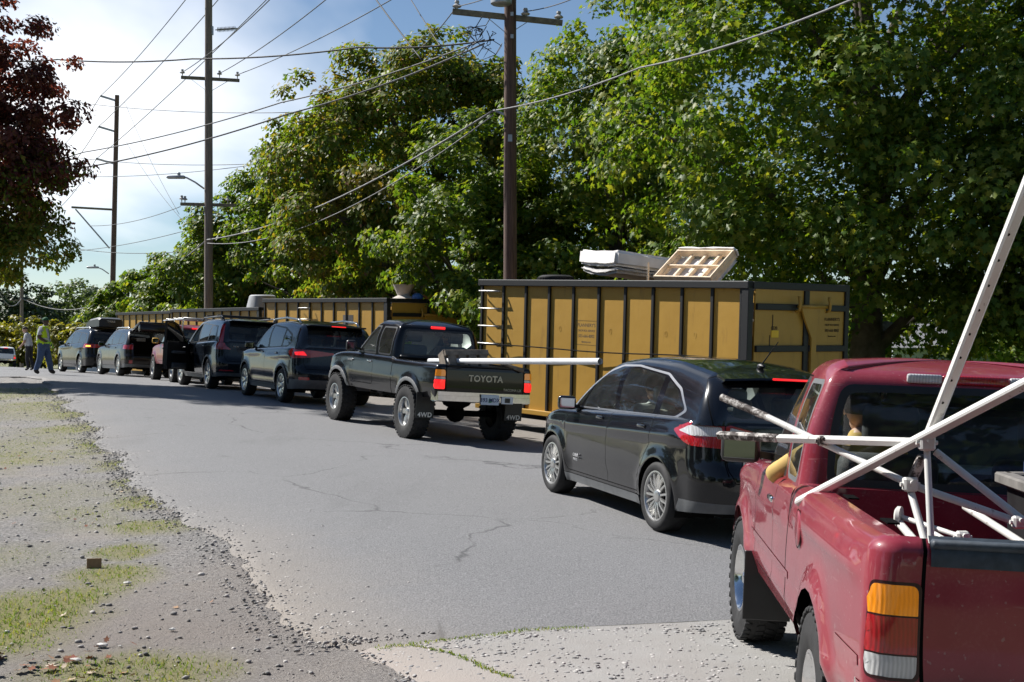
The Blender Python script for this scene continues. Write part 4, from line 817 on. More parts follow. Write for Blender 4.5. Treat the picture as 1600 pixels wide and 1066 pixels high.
# ---- big black SUV with its front door open
def build_xc():
    root = thing('suv_car', 'large black SUV with its driver door standing open', 'car'); W = .965
    def ghp(gm):
        return [pp('window_surround', M_BLK, [(1.05, 1.12), (-1.9, 1.19), (-1.98, 1.25), (-1.72, 1.56), (-.2, 1.645), (.12, 1.63), (.45, 1.53)], r=.05, pair=True), pp('front_door_window', M_GLS, [(.80, 1.145), (-.08, 1.165), (-.04, 1.61), (.12, 1.60), (.42, 1.49)], r=.04, pair=True),
            pp('rear_door_window', gm, [(-.20, 1.17), (-1.05, 1.195), (-1.05, 1.58), (-.14, 1.615)], r=.04, pair=True), pp('quarter_window', gm, [(-1.16, 1.20), (-1.80, 1.22), (-1.62, 1.53), (-1.16, 1.57)], r=.05, pair=True),
            pp('hatch_surround', M_BLK2, [('R', -.02, 1.16), ('R', .78, 1.16), ('R', .68, 1.64), ('R', -.02, 1.65)], r=[0, .06, .08, 0]), pp('rear_window', gm, [('R', -.02, 1.21), ('R', .68, 1.21), ('R', .60, 1.58), ('R', -.02, 1.60)], r=[0, .1, .06, 0]),
            pp('upper_tail_light', M_RED, [('R', .80, 1.15), ('S', -2.22, 1.15), ('S', -1.95, 1.60), ('R', .70, 1.60)], r=.02, off=.015, pair=True)]
    P = dict(W=W, xr=-2.46, xf=2.48, wb=2.984, Rt=.375, Rr=.25, Ra=.42, wd=.25, track=1.66, sill=.26, roof=1.74, beltr=1.18, beltf=1.11, cowl=1.25, nose=.90, rf=.5, rr=.28,
        gxr=[(1.1, -2.36), (1.25, -2.33), (1.5, -2.2), (1.7, -2.06), (1.76, -2.0)], gxf=[(1.0, 1.5), (1.1, 1.35), (1.35, .95), (1.55, .6), (1.7, .3), (1.76, .12)], groof=[(0, 1.68), (.15, 1.715), (.5, 1.74), (.85, 1.72), (1, 1.68)],
        df=1.0, dm=-.12, dr=-1.2, hatchz=.70, hatchy=.76, hnd=(-.98,), mir=.9, ghparts=ghp, gls=M_GLSD, fd_only='LL', clad=M_GRYP, cladh=.10, bumperm=M_GRYP, bumperh=.16, creases=[(1.05, .012, .04, -2.1, 2.1)],
        lowparts=[pp('tail_light', M_RED, [('R', .60, .98), ('S', -1.98, .98), ('S', -2.18, 1.21), ('R', .78, 1.21), ('R', .72, 1.06)], r=.03, off=.02, pair=True), pp('reflector', M_RED, [('R', .55, .46), ('R', .85, .46), ('R', .85, .49), ('R', .55, .49)], off=.006, pair=True)],
        seats=[(-.1, .40, .54, .66), (-.1, -.40, .54, .66), (-1.05, .45, .5, .6), (-1.05, -.45, .5, .6)])
    P['fd_only'] = None
    low, gh, sp = suv(root, P, P_NAVY, ST_XC)
    for sy in (1, -1): b = MB(); b.tube([(.45, sy * .66, 1.71), (.3, sy * .66, 1.78), (-1.5, sy * .66, 1.80), (-1.75, sy * .66, 1.72)], .022, 8); b.build('roof_rail', M_BLK, root, True)
    for x in (.0, -1.1):
        b = MB(); b.box((x, 0, 1.83), (.08, 1.36, .035), None, .012); b.build('rack_crossbar', M_BLK, root, True, 40)
    b = MB(); b.box((-2.12, 0, 1.685), (.25, 1.2, .03), None, .012); b.build('roof_spoiler', P_NAVY, root, True)
    # opened driver door, swung about its front hinge
    D = bpy.data.objects.new('open_door', None); link(D, root); D.location = (1.0, .93, 0); D.rotation_euler = (0, 0, R(-42)); D['label'] = 'driver door swung wide open'
    b = MB(); ol = [(0, .48), (-.10, .42), (-1.08, .42), (-1.13, .53), (-1.13, 1.12), (0.0, 1.10)]; b.prism(ol, .10, TRS((0, 0, 0), (R(90), 0, 0))); b.build('door_panel', M_BLK, D)
    b = MB(); b.prism(ol, .02, TRS((0, .025, 0), (R(90), 0, 0))); b.build('door_skin', P_NAVY, D)
    fr = [(-.02, 1.10), (-.55, 1.56), (-.78, 1.62), (-1.13, 1.63), (-1.13, 1.10)]
    b = MB()
    for i in range(4): b.bar((fr[i][0], -.03, fr[i][1]), (fr[i + 1][0], -.03, fr[i + 1][1]), .05, .05)
    b.build('window_frame', M_BLK, D); b = MB(); b.prism(fr, .006, TRS((0, -.03, 0), (R(90), 0, 0))); b.build('door_window', M_GLSD, D)
    b = MB(); b.box((-.62, -.13, .86), (.62, .08, .07), None, .02); b.build('armrest', M_GRYP, D, True); b = MB(); b.box((-.55, -.12, .52), (.7, .06, .14), None, .02); b.build('door_pocket', M_GRYP, D, True); b = MB(); b.box((-.35, -.125, 1.0), (.12, .02, .03), None, .006); b.build('inner_handle', M_CHR, D)
    rear_text(root, 'model_lettering', 'XC90', .06, -2.385, .50, 1.06, M_SILV, 0, .003); plate(root, -2.40, 0, .92, '')
    return root
xc = build_xc(); place(xc, -7.52, 33.0, -1.492, 26.2, .96, 2.984)
# the shut driver door of the car with the open door is left out
for o in list(xc.children):
    if o.name.startswith('front_door') and 'window' not in o.name and o.type == 'MESH' and np.mean([v.co.y for v in o.data.vertices]) > 0: bpy.data.objects.remove(o)
    elif o.name.startswith('front_door_window') and np.mean([v.co.y for v in o.data.vertices]) > 0: bpy.data.objects.remove(o)
# ---- grey wagon with raised tailgate
def build_wagon():
    root = thing('wagon_car', 'dark grey wagon with its tailgate raised, between minivan and maroon pickup', 'car'); W = .92
    def ghp(gm):
        return [pp('window_surround', M_BLK, [(1.0, 1.02), (-1.7, 1.09), (-1.95, 1.2), (-1.70, 1.42), (-.2, 1.53), (.12, 1.51), (.42, 1.41)], r=.05, pair=True), pp('front_door_window', M_GLS, [(.76, 1.045), (-.08, 1.065), (-.02, 1.49), (.12, 1.48), (.38, 1.38)], r=.04, pair=True),
            pp('rear_door_window', gm, [(-.20, 1.07), (-1.02, 1.095), (-1.02, 1.46), (-.12, 1.50)], r=.04, pair=True), pp('quarter_window', gm, [(-1.12, 1.10), (-1.7, 1.125), (-1.85, 1.2), (-1.65, 1.39), (-1.12, 1.45)], r=.05, pair=True),
            pp(None, None, [('R', -.02, .98), ('R', .74, .98), ('R', .66, 1.53), ('R', -.02, 1.54)])]
    P = dict(W=W, xr=-2.40, xf=2.40, wb=2.745, Rt=.345, Rr=.225, Ra=.39, wd=.22, track=1.6, sill=.24, roof=1.61, beltr=1.09, beltf=1.0, cowl=1.2, nose=.78, rf=.55, rr=.28, gxr=[(1.0, -2.29), (1.15, -2.26), (1.4, -2.08), (1.55, -1.92), (1.62, -1.86)], gxf=[(.9, 1.46), (1.0, 1.3), (1.25, .9), (1.45, .5), (1.58, .2), (1.63, .05)], groof=[(0, 1.56), (.15, 1.59), (.5, 1.615), (.85, 1.60), (1, 1.55)],
        df=.95, dm=-.14, dr=-1.15, hatchz=.70, hatchy=.62, hnd=(.08, -.92), mir=.85, mirm=P_GREY, ghparts=ghp, gls=M_GLSD, clad=M_GRYP, cladh=.12, bumperm=M_GRYP, bumperh=.18, open_hatch=True,
        lowparts=[pp('tail_light', M_RED, [('R', .64, .90), ('S', -1.90, .92), ('S', -1.95, 1.05), ('R', .64, 1.07)], r=.03, off=.02, pair=True), pp('reflector', M_RED, [('R', .66, .44), ('R', .76, .44), ('R', .76, .54), ('R', .66, .54)], r=.01, off=.01, pair=True)], seats=[(-.15, .38, .5, .6), (-.15, -.38, .5, .6), (-1.0, .4, .5, .55), (-1.0, -.4, .5, .55)])
    suv(root, P, P_BRN, ST_SUB)
    for sy in (1, -1): b = MB(); b.tube([(.3, sy * .60, 1.58), (.15, sy * .60, 1.65), (-1.45, sy * .60, 1.65), (-1.6, sy * .60, 1.57)], .02, 8); b.build('roof_rail', M_ALLOY, root, True)
    T = bpy.data.objects.new('open_tailgate', None); link(T, root); T.location = (-1.90, 0, 1.60); T.rotation_euler = (0, R(14), 0); T['label'] = 'tailgate raised level above the boot'
    b = MB(); b.box((-.52, 0, -.06), (1.02, 1.26, .11), None, .05); b.box((-.90, 0, -.20), (.26, 1.22, .26), None, .06); b.build('panel', P_BRN, T, True, 40); b = MB(); b.box((-.30, 0, .0), (.5, 1.05, .012)); b.build('tailgate_window', M_GLSD, T); b = MB(); b.box((-.55, 0, -.125), (.9, 1.12, .03), None, .01); b.build('inner_trim', M_BLK, T, True)
    for sy in (1, -1): b = MB(); b.tube([(-.45, sy * .58, -.1), (.05, sy * .60, -.42)], .012, 6); b.build('gas_strut', M_BLK, T)
    b = MB(); b.box((-1.85, 0, .74), (.95, 1.24, .03)); b.box((-1.42, 0, .95), (.06, 1.24, .5), None, .02); b.build('boot_floor', M_DARK, root)
    return root
wag = build_wagon(); place(wag, -13.33, 45.3, -1.372, 29.5, .92, 2.745)
# ---- minivan with a roof box
def build_van():
    root = thing('minivan_car', 'dark grey minivan with roof rails carrying a black roof box', 'minivan'); W = .99
    def ghp(gm):
        return [pp('window_surround', M_BLK, [(1.25, 1.08), (-1.95, 1.17), (-2.1, 1.25), (-1.85, 1.52), (-.2, 1.62), (.25, 1.61), (.6, 1.5)], r=.05, pair=True), pp('front_door_window', M_GLS, [(.95, 1.105), (.10, 1.13), (.12, 1.585), (.26, 1.575), (.56, 1.46)], r=.04, pair=True),
            pp('rear_door_window', gm, [(-.0, 1.13), (-.95, 1.155), (-.95, 1.55), (.02, 1.59)], r=.04, pair=True), pp('quarter_window', gm, [(-1.06, 1.16), (-1.9, 1.19), (-1.98, 1.25), (-1.78, 1.49), (-1.06, 1.545)], r=.05, pair=True), pp('hatch_surround', M_BLK2, [('R', -.02, 1.14), ('R', .82, 1.14), ('R', .72, 1.62), ('R', -.02, 1.63)], r=[0, .08, .08, 0]), pp('rear_window', gm, [('R', -.02, 1.19), ('R', .72, 1.19), ('R', .64, 1.56), ('R', -.02, 1.58)], r=[0, .1, .06, 0])]
    P = dict(W=W, xr=-2.55, xf=2.6, wb=3.0, Rt=.35, Rr=.235, Ra=.39, wd=.23, track=1.70, sill=.22, roof=1.71, beltr=1.16, beltf=1.07, cowl=1.45, nose=.82, rf=.6, rr=.3, gxr=[(1.05, -2.44), (1.2, -2.41), (1.45, -2.28), (1.65, -2.12), (1.72, -2.05)], gxf=[(.95, 1.75), (1.07, 1.55), (1.3, 1.12), (1.5, .72), (1.65, .4), (1.72, .2)], groof=[(0, 1.65), (.15, 1.69), (.5, 1.715), (.85, 1.695), (1, 1.64)],
        df=1.15, dm=.05, dr=-1.15, hatchz=.68, hatchy=.74, hnd=(.28, -.15), mir=1.05, mirm=P_GREY, ghparts=ghp, gls=M_GLSD, creases=[(.98, .014, .04, -2.1, 2.1)], lowparts=[pp('tail_light', M_RED, [('R', .45, .98), ('S', -1.95, .95), ('S', -2.05, 1.12), ('R', .45, 1.10)], r=.03, off=.02, pair=True), pp('tail_light_lit', M_AMB2, [('R', .80, 1.0), ('S', -2.2, 1.0), ('S', -2.2, 1.06), ('R', .80, 1.06)], r=.02, off=.022, pair=True)],
        seats=[(.05, .42, .5, .62), (.05, -.42, .5, .62), (-.95, .4, .5, .6), (-.95, -.4, .5, .6)])
    suv(root, P, P_GREY, ST_XC)
    for sy in (1, -1): b = MB(); b.tube([(.4, sy * .68, 1.68), (.25, sy * .68, 1.75), (-1.7, sy * .68, 1.75), (-1.9, sy * .68, 1.67)], .022, 8); b.build('roof_rail', M_ALLOY, root, True)
    return root
M_AMB2 = lens('lit_orange_lens', (1, .35, .05), 2.0)
van = build_van(); VM = place(van, -16.6, 51.4, -1.5, 32.0, 1.0, 3.0)
rb = thing('roof_box', 'black hard-shell cargo box on the minivan roof', 'roof box'); rb.matrix_world = VM @ Matrix.Translation((-1.15, 0, 1.76))
prof = [(1.0, .02), (.9, .20), (.5, .34), (-.7, .40), (-.98, .34), (-1.0, .04)]; q = MB(); ys = [-.45, -.38, 0, .38, .45]; v = []
for y in ys:
    k = 1 if abs(y) < .4 else .80
    for x, z in prof: v.append((x * (1 if k == 1 else .97), y, .02 + (z - .02) * k))
n = len(prof); q.add(v, [(i * n + j, i * n + (j + 1) % n, (i + 1) * n + (j + 1) % n, (i + 1) * n + j) for i in range(4) for j in range(n)] + [tuple(range(n)), tuple(4 * n + j for j in range(n - 1, -1, -1))]); q.build('shell', M_BLK, rb, True, 30)
for x in (.4, -.5): q = MB(); q.box((x, 0, -.0), (.06, 1.36, .035)); q.build('crossbar', M_GRYP, rb)
rear_text(rb, 'box_lettering', 'THULE', .10, -1.0, 0, .24, M_WHT)

# ---- red pickup in the foreground
def build_ranger():
    root = thing('pickup_truck', 'faded red pickup with chrome wheels and a white tube frame in its bed', 'pickup')
    cap_m = mat('faded_blue_black_plastic', (.035, .047, .062), .6, var=.3, scale=30, bump=.3, bscale=40)
    P = dict(W=.875, xr=-2.455, xf=2.35, wb=2.95, Rt=.372, Rr=.200, Ra=.45, wd=.255, track=1.53, sill=.50, rail=1.17, belt=1.135, roof=1.755, cab=-.53, cowl=.88, door=(.80, -.02), win_d=(.03, .68), win_q=(-.36, -.07), flare=.032, rr=.10, Rrr=0,
        tgw=.665, tl=(.71, 1.02), tlkind='ranger', wrap=.06, mould=.72, mir=.70, mirw=.22, mirh=.17, bumper=M_CHR, flap=(.93,), tgtop=cap_m, chmsl=.155, chm=M_RED, chm2=True, rw=.13, qseal=M_GRYP, gls=glass('truck_glass', (.90, .95, .92), .8, .02), bedfloor=.70,
        creases=[(1.04, .02, .05, -2.35, -.6), (.98, .012, .04, -.5, 2.0), (.62, .012, .05, -2.3, 2.1)], seat=M_SEAT, hnd=M_CHR, bezel=mat('dark_red_bezel', (.03, .004, .006), .3))
    low, gh, sp = pickup(root, P, P_RED, ST_RNG, R(4))
    b = MB(); b.box((-2.0, .70, 1.176), (.14, .045, .006)); b.build('stake_pocket', M_GAP, root); b = MB(); b.box((-1.2, .70, 1.176), (.14, .045, .006)); b.build('stake_pocket', M_GAP, root)
    q = np.array([(.87 + .01) for _ in range(1)]); b = MB(); b.lathe([(0, .006), (.075, .006), (.08, 0)], 28, TRS((-.60 - .35, .878, 1.0), (0, 0, 0), (1, 1, 1))); fd = b.build('fuel_door', P_RED, root, True)
    b = MB(); b.lathe([(.081, .004), (.087, .004)], 28, TRS((-.95, .876, 1.0))); b.build('fuel_door_gap', M_GAP, root)
    side_text(root, 'fender_badge', 'XLT', .07, 1.55, .86, 1.0, M_SILV, shear=.2)
    return root
ran = build_ranger(); RM = place(ran, 1.19, 5.42, -1.475, -4.3, .87, 2.95)
# ------------------------------------------------------------------ ground, road, verge, apron
def vnoise(x, y, seed=0, sc_=1.0):
    x = np.asarray(x, float) * sc_ + seed * 17.3; y = np.asarray(y, float) * sc_ + seed * 9.1; xi, yi = np.floor(x), np.floor(y); fx, fy = x - xi, y - yi; fx = fx * fx * (3 - 2 * fx); fy = fy * fy * (3 - 2 * fy)
    def h(a, b): t = np.sin(a * 127.1 + b * 311.7 + seed * 74.7) * 43758.5453; return t - np.floor(t)
    return (h(xi, yi) * (1 - fx) + h(xi + 1, yi) * fx) * (1 - fy) + (h(xi, yi + 1) * (1 - fx) + h(xi + 1, yi + 1) * fx) * fy
def fbm(x, y, seed=0, sc_=1.0, o=4): return sum(vnoise(x, y, seed + k, sc_ * 2 ** k) * .5 ** (k + 1) for k in range(o)) / (1 - .5 ** o)
def grid_sheet(name, us, vs_, zoff, m, parent=None, zfun=None, skip=None, attrs=None):
    U, Vv = np.meshgrid(us, vs_, indexing='ij') if np.ndim(vs_) == 1 else (np.repeat(us[:, None], vs_.shape[1], 1), vs_)
    X, Y = U * SX + Vv * SY, U * SY - Vv * SX; Z = GU(U) + GV(Vv) + zoff
    if zfun is not None: Z = Z + zfun(U, Vv)
    n, k = U.shape; idx = np.arange(n * k).reshape(n, k); Fq = np.stack([idx[:-1, :-1], idx[:-1, 1:], idx[1:, 1:], idx[1:, :-1]], -1).reshape(-1, 4)
    if skip is not None:
        cu = (U[:-1, :-1] + U[1:, 1:]).ravel() / 2; cv = (Vv[:-1, :-1] + Vv[1:, 1:]).ravel() / 2; Fq = Fq[~skip(cu, cv)]
    a = np.stack([X, Y, Z], -1).reshape(-1, 3); e1 = a[Fq[0, 1]] - a[Fq[0, 0]]; e2 = a[Fq[0, 3]] - a[Fq[0, 0]]
    if np.cross(e1, e2)[2] < 0: Fq = Fq[:, ::-1]
    o = mk_np(name, a, Fq, m, parent, True)
    for nm, fn in (attrs or {}).items():
        at = o.data.attributes.new(nm, 'FLOAT', 'POINT'); at.data.foreach_set('value', fn(U, Vv).astype(np.float32).ravel())
    return o
def g_attr(nt, nm):
    n = nt.nodes.new('ShaderNodeAttribute'); n.attribute_name = nm; return n.outputs['Fac']
# far ground
m, nt, b = nodes('far_ground'); lk(nt, mixc(nt, noise(nt, .35, 5, .6), (.085, .105, .03), (.20, .18, .09)), b.inputs['Base Color']); b.inputs['Roughness'].default_value = .95; bumpn(nt, b, noise(nt, 12, 5, .7), .6, .05); M_FAR = m
us = np.concatenate([np.linspace(-400, -20, 20), np.linspace(-15, 60, 76), np.linspace(65, 140, 26), np.linspace(160, 900, 30)]); vs_ = np.concatenate([np.linspace(-700, -20, 24), np.linspace(-15, 40, 56), np.linspace(50, 700, 26)])
def under(U, V): return np.where((V > -9) & (V < 13) & (U > -6) & (U < 132), -.07, 0.) + np.where((U > 41) & (V <= -9) & (V > -34) & (U < 66), -.07, 0.)
tag(grid_sheet('ground', us, vs_, -.02, M_FAR, None, under), None, kind='structure')
# asphalt road
m, nt, b = nodes('old_asphalt'); sp1 = noise(nt, 75, 3, .8); sp2 = noise(nt, 28, 4, .8); big = noise(nt, .55, 5, .6)
c = mixc(nt, rampn(nt, sp1, [(.38, (0, 0, 0)), (.62, (1, 1, 1))]), (.10, .10, .104), (.275, .273, .275)); c = mixc(nt, mathn(nt, 'MULTIPLY', big, .45), c, (.225, .226, .232)); c = mixc(nt, rampn(nt, sp2, [(.62, (0, 0, 0)), (.70, (.7, .7, .7))]), c, (.40, .40, .405))
c = mixc(nt, rampn(nt, noise(nt, .8, 6, .7, vec=(1, .25, 1)), [(.56, (0, 0, 0)), (.72, (.35, .35, .35))]), c, (.11, .11, .112))
tcn = nt.nodes.new('ShaderNodeTexCoord'); nv = nt.nodes.new('ShaderNodeTexNoise'); nv.inputs['Scale'].default_value = .7; nv.inputs['Detail'].default_value = 6; lk(nt, tcn.outputs['Object'], nv.inputs['Vector']); vm = nt.nodes.new('ShaderNodeMixRGB'); vm.inputs[0].default_value = .55; lk(nt, tcn.outputs['Object'], vm.inputs[1]); va_ = nt.nodes.new('ShaderNodeVectorMath'); va_.operation = 'ADD'; vs1 = nt.nodes.new('ShaderNodeVectorMath'); vs1.operation = 'SCALE'; vs1.inputs['Scale'].default_value = 1.6; lk(nt, nv.outputs['Color'], vs1.inputs[0]); lk(nt, tcn.outputs['Object'], va_.inputs[0]); lk(nt, vs1.outputs[0], va_.inputs[1])
vo = nt.nodes.new('ShaderNodeTexVoronoi'); vo.feature = 'DISTANCE_TO_EDGE'; vo.inputs['Scale'].default_value = .23; lk(nt, va_.outputs[0], vo.inputs['Vector']); crk = mathn(nt, 'MULTIPLY', rampn(nt, vo.outputs['Distance'], [(.0, (1, 1, 1)), (.0065, (0, 0, 0))]), rampn(nt, noise(nt, .9, 3), [(.42, (0, 0, 0)), (.55, (.75, .75, .75))]))
c = mixc(nt, crk, c, (.05, .05, .052)); c = mixc(nt, rampn(nt, noise(nt, 2.6, 3, .5), [(.70, (0, 0, 0)), (.78, (.45, .45, .45))]), c, (.075, .075, .078))
lk(nt, mixc(nt, mathn(nt, 'MULTIPLY', g_attr(nt, 'dust'), .75), c, (.30, .26, .22)), b.inputs['Base Color']); b.inputs['Roughness'].default_value = .85; b.inputs['Specular IOR Level'].default_value = .35; bumpn(nt, b, mathn(nt, 'ADD', sp1, mathn(nt, 'MULTIPLY', sp2, .7)), .75, .012); M_ASPH = m
us = np.concatenate([np.arange(7.5, 45, .2), np.linspace(45, 132, 60)])
base = lin([(7, 2.28), (9, 2.25), (11.6, 2.24), (15, 2.3), (22.9, 2.65), (31, 3.0), (40, 3.4), (42, 3.2), (44, -2), (47, -26), (60, -26), (64, 0), (67, 3), (132, 3)])
edge = lambda u: base(u) + np.where(u < 42, (fbm(u, u * 0, 3, 1.1, 4) - .5) * .55 + (fbm(u, u * 0, 5, 5, 2) - .5) * .16, 0)
t = np.concatenate([[0, .004, .02, .06, .12], np.linspace(.2, 1, 14)]); VE = edge(us)[:, None]; VV = VE + (9.3 - VE) * t[None, :]
rd = grid_sheet('road', us, VV, .012, M_ASPH, None, lambda U, V: -.03 * (V - VE < .004) - .006 * (V - VE < .05) - .011 * np.clip((7.9 - U) / .4, 0, 1), attrs={'dust': lambda U, V: np.clip(1 - (V - VE) / (.25 + 1.0 * fbm(U, V, 8, .7)), 0, 1) * np.clip((14 - U) / 5, 0.25, 1)}); tag(rd, None, kind='structure')
# gravel verge with grass patches
PATCH = [(10, 990, .45, 1), (40, 945, .35, 1), (100, 925, .26, 1), (150, 897, .24, 1), (195, 860, .22, .95), (232, 822, .26, .8), (240, 785, .32, .85), (216, 755, .32, .85), (192, 725, .32, .8), (160, 694, .38, .8), (132, 667, .5, .75), (104, 647, .6, .7), (78, 632, .8, .6), (95, 770, .6, .25), (20, 715, .8, .55), (40, 690, .9, .4), (130, 800, .3, .4), (155, 815, .35, .3), (30, 780, .6, .3), (20, 640, 1.6, .45), (60, 612, 2.0, .5), (230, 1055, .28, .8), (150, 1056, .3, .8), (330, 1048, .16, .5), (90, 1048, .22, .7), (5, 870, .4, .3)]
PW = [(*p2g(px, py)[:2], r, g_) for px, py, r, g_ in PATCH]
def grassmask(x, y):
    o = np.zeros(np.shape(x)); nn = fbm(x, y, 21, 1.7, 4)
    for (a, c_, r, g_) in PW: d = np.hypot(x - a, (y - c_) * .75) / r; o = np.maximum(o, g_ * np.clip(1.55 - d - (nn - .5) * 1.6, 0, 1))
    return np.clip(o * (.55 + .9 * fbm(x, y, 31, 4, 3)), 0, 1)
dc = p2g(260, 985)
def dirtmask(x, y): d = np.hypot((x - dc[0]) / 1.5, (y - dc[1]) / 1.7); return np.clip(1.35 - d - (fbm(x, y, 41, 1.2) - .5) * 1.2, 0, 1)
m, nt, b = nodes('gravel_verge'); n1 = noise(nt, 42, 5, .85); n2 = noise(nt, 17, 5, .8); n3 = noise(nt, 1.4, 5, .6)
c = mixc(nt, rampn(nt, n1, [(.40, (0, 0, 0)), (.60, (1, 1, 1))]), (.15, .143, .138), (.44, .42, .40)); c = mixc(nt, rampn(nt, n2, [(.50, (0, 0, 0)), (.58, (.7, .7, .7))]), c, (.24, .23, .225)); c = mixc(nt, rampn(nt, n3, [(.5, (0, 0, 0)), (.68, (.5, .5, .5))]), c, (.36, .32, .28))
c = mixc(nt, mathn(nt, 'MULTIPLY', g_attr(nt, 'dirt'), .8), c, mixc(nt, n2, (.21, .18, .16), (.35, .31, .28)))
c = mixc(nt, mathn(nt, 'MULTIPLY', g_attr(nt, 'grass'), .8), c, mixc(nt, n1, (.14, .15, .03), (.36, .32, .12)))
lk(nt, c, b.inputs['Base Color']); b.inputs['Roughness'].default_value = .95; b.inputs['Specular IOR Level'].default_value = .2; bumpn(nt, b, mathn(nt, 'ADD', n1, n2), .9, .03); M_VERGE = m
us2 = np.arange(-3, 45.6, .14); vs2 = np.arange(-9, 3.9, .14)
UVm = lambda fn: (lambda U, V: fn(U * SX + V * SY, U * SY - V * SX))
vg = grid_sheet('gravel_verge', us2, vs2, -.012, M_VERGE, None, lambda U, V: (fbm(U, V, 51, 1.1, 4) - .5) * .06 * np.clip((2.6 - V) / .8, 0, 1) + (fbm(U, V, 53, 6, 2) - .5) * .012 - .03 * (V > 2.9), skip=lambda u, v: (u > 44.5), attrs={'grass': UVm(grassmask), 'dirt': UVm(dirtmask)}); tag(vg, None, kind='structure')
def surf(x, y):
    u, v = to_uv(x, y); return GU(u) + GV(v) - .012 + (fbm(u, v, 51, 1.1, 4) - .5) * .06 * np.clip((2.6 - v) / .8, 0, 1) + (fbm(u, v, 53, 6, 2) - .5) * .012
# right shoulder beyond the road, lawn behind the trees
m, nt, b = nodes('shoulder_dirt'); lk(nt, mixc(nt, noise(nt, 14, 5, .7), (.13, .115, .10), (.30, .275, .25)), b.inputs['Base Color']); b.inputs['Roughness'].default_value = .95; bumpn(nt, b, noise(nt, 40, 4, .7), .7, .02)
tag(grid_sheet('shoulder', np.linspace(-6, 130, 120), np.linspace(9.1, 16, 12), -.006, m), None, kind='structure')
m, nt, b = nodes('lawn_grass'); lk(nt, mixc(nt, noise(nt, 3, 6, .7), (.09, .16, .02), (.20, .27, .05)), b.inputs['Base Color']); b.inputs['Roughness'].default_value = .9; bumpn(nt, b, noise(nt, 60, 3, .7), .8, .03); M_LAWN = m
tag(grid_sheet('lawn', np.linspace(-10, 140, 60), np.linspace(19, 120, 30), .0, m), None, kind='structure')
# concrete apron with exposed pebbles
m, nt, b = nodes('worn_concrete'); n1 = noise(nt, 90, 3, .7); c = mixc(nt, n1, (.22, .215, .205), (.40, .39, .375)); c = mixc(nt, rampn(nt, noise(nt, 1.2, 5, .65), [(.4, (0, 0, 0)), (.65, (.5, .5, .5))]), c, (.24, .22, .20)); lk(nt, mixc(nt, g_attr(nt, 'dust'), c, (.33, .29, .26)), b.inputs['Base Color']); b.inputs['Roughness'].default_value = .9; bumpn(nt, b, n1, .6, .012)
us3 = np.linspace(1.0, 7.499, 60); va = 2.30 + (fbm(us3, us3 * 0, 61, 2.2, 3) - .5) * .2; t = np.linspace(0, 1, 40); VA = va[:, None] + (10.5 - va[:, None]) * t[None, :]
ap = grid_sheet('concrete_apron', us3, VA, .0, m, None, lambda U, V: (fbm(U, V, 63, 3, 2) - .5) * .008 - .05 * np.clip(1 - (V - va[:, None]) / .22, 0, 1) ** 2, attrs={'dust': lambda U, V: np.clip(1.25 - (V - va[:, None]) / (.2 + 1.2 * fbm(U, V, 66, 1.4)), 0, 1)}); tag(ap, None, kind='structure')
# loose stones, pebbles, grass, litter: too many to count
def scatter_rocks(name, P, S, m, flat=.6, label=None, cat=None):
    t = (1 + 5 ** .5) / 2; iv = np.array([(-1, t, 0), (1, t, 0), (-1, -t, 0), (1, -t, 0), (0, -1, t), (0, 1, t), (0, -1, -t), (0, 1, -t), (t, 0, -1), (t, 0, 1), (-t, 0, -1), (-t, 0, 1)]) / math.hypot(1, t)
    fc = np.array([(0, 11, 5), (0, 5, 1), (0, 1, 7), (0, 7, 10), (0, 10, 11), (1, 5, 9), (5, 11, 4), (11, 10, 2), (10, 7, 6), (7, 1, 8), (3, 9, 4), (3, 4, 2), (3, 2, 6), (3, 6, 8), (3, 8, 9), (4, 9, 5), (2, 4, 11), (6, 2, 10), (8, 6, 7), (9, 8, 1)])
    n = len(P); V = iv[None] * (1 + RNG.uniform(-.28, .28, (n, 12, 1))); a = RNG.uniform(0, 2 * PI, n); sx = RNG.uniform(.7, 1.35, (n, 1)); V = V * np.stack([sx[:, 0], 1 / sx[:, 0], np.full(n, flat) * RNG.uniform(.7, 1.2, n)], 1)[:, None, :] * S[:, None, None]
    ca, sa = np.cos(a)[:, None], np.sin(a)[:, None]; V = np.stack([V[..., 0] * ca - V[..., 1] * sa, V[..., 0] * sa + V[..., 1] * ca, V[..., 2]], -1) + P[:, None, :]
    Fa = (fc[None] + (np.arange(n) * 12)[:, None, None]).reshape(-1, 3); return tag(mk_np(name, V.reshape(-1, 3), Fa, m), label, cat, kind='stuff')
def islandmat(name, stops, rough=.9):
    m, nt, b = nodes(name); g = nt.nodes.new('ShaderNodeNewGeometry'); lk(nt, rampn(nt, g.outputs['Random Per Island'], stops), b.inputs['Base Color']); b.inputs['Roughness'].default_value = rough; return m
M_STONE = islandmat('grey_stones', [(0, (.09, .088, .086)), (.35, (.22, .21, .20)), (.75, (.36, .34, .32)), (1, (.55, .52, .49))]); M_PEB = islandmat('apron_pebbles', [(0, (.17, .17, .175)), (.5, (.29, .285, .28)), (1, (.44, .42, .40))])
n = 28000; u = RNG.uniform(5.5, 32, n) ** 1.0; u = 5.5 + (32 - 5.5) * RNG.random(n) ** 1.7; v = RNG.uniform(-5, 2.6, n); x, y = to_xy(u, v); k = (RNG.random(n) < (1 - .7 * grassmask(x, y)) * (.25 + .75 * fbm(u, v, 71, .9))) & ~((u < 7.5) & (v > 2.2)); x, y = x[k], y[k]
S = .004 + .018 * RNG.random(len(x)) ** 5; scatter_rocks('gravel', np.stack([x, y, surf(x, y) + S * .25], 1), S, M_STONE, .62, 'loose grey gravel scattered over the roadside verge', 'gravel')
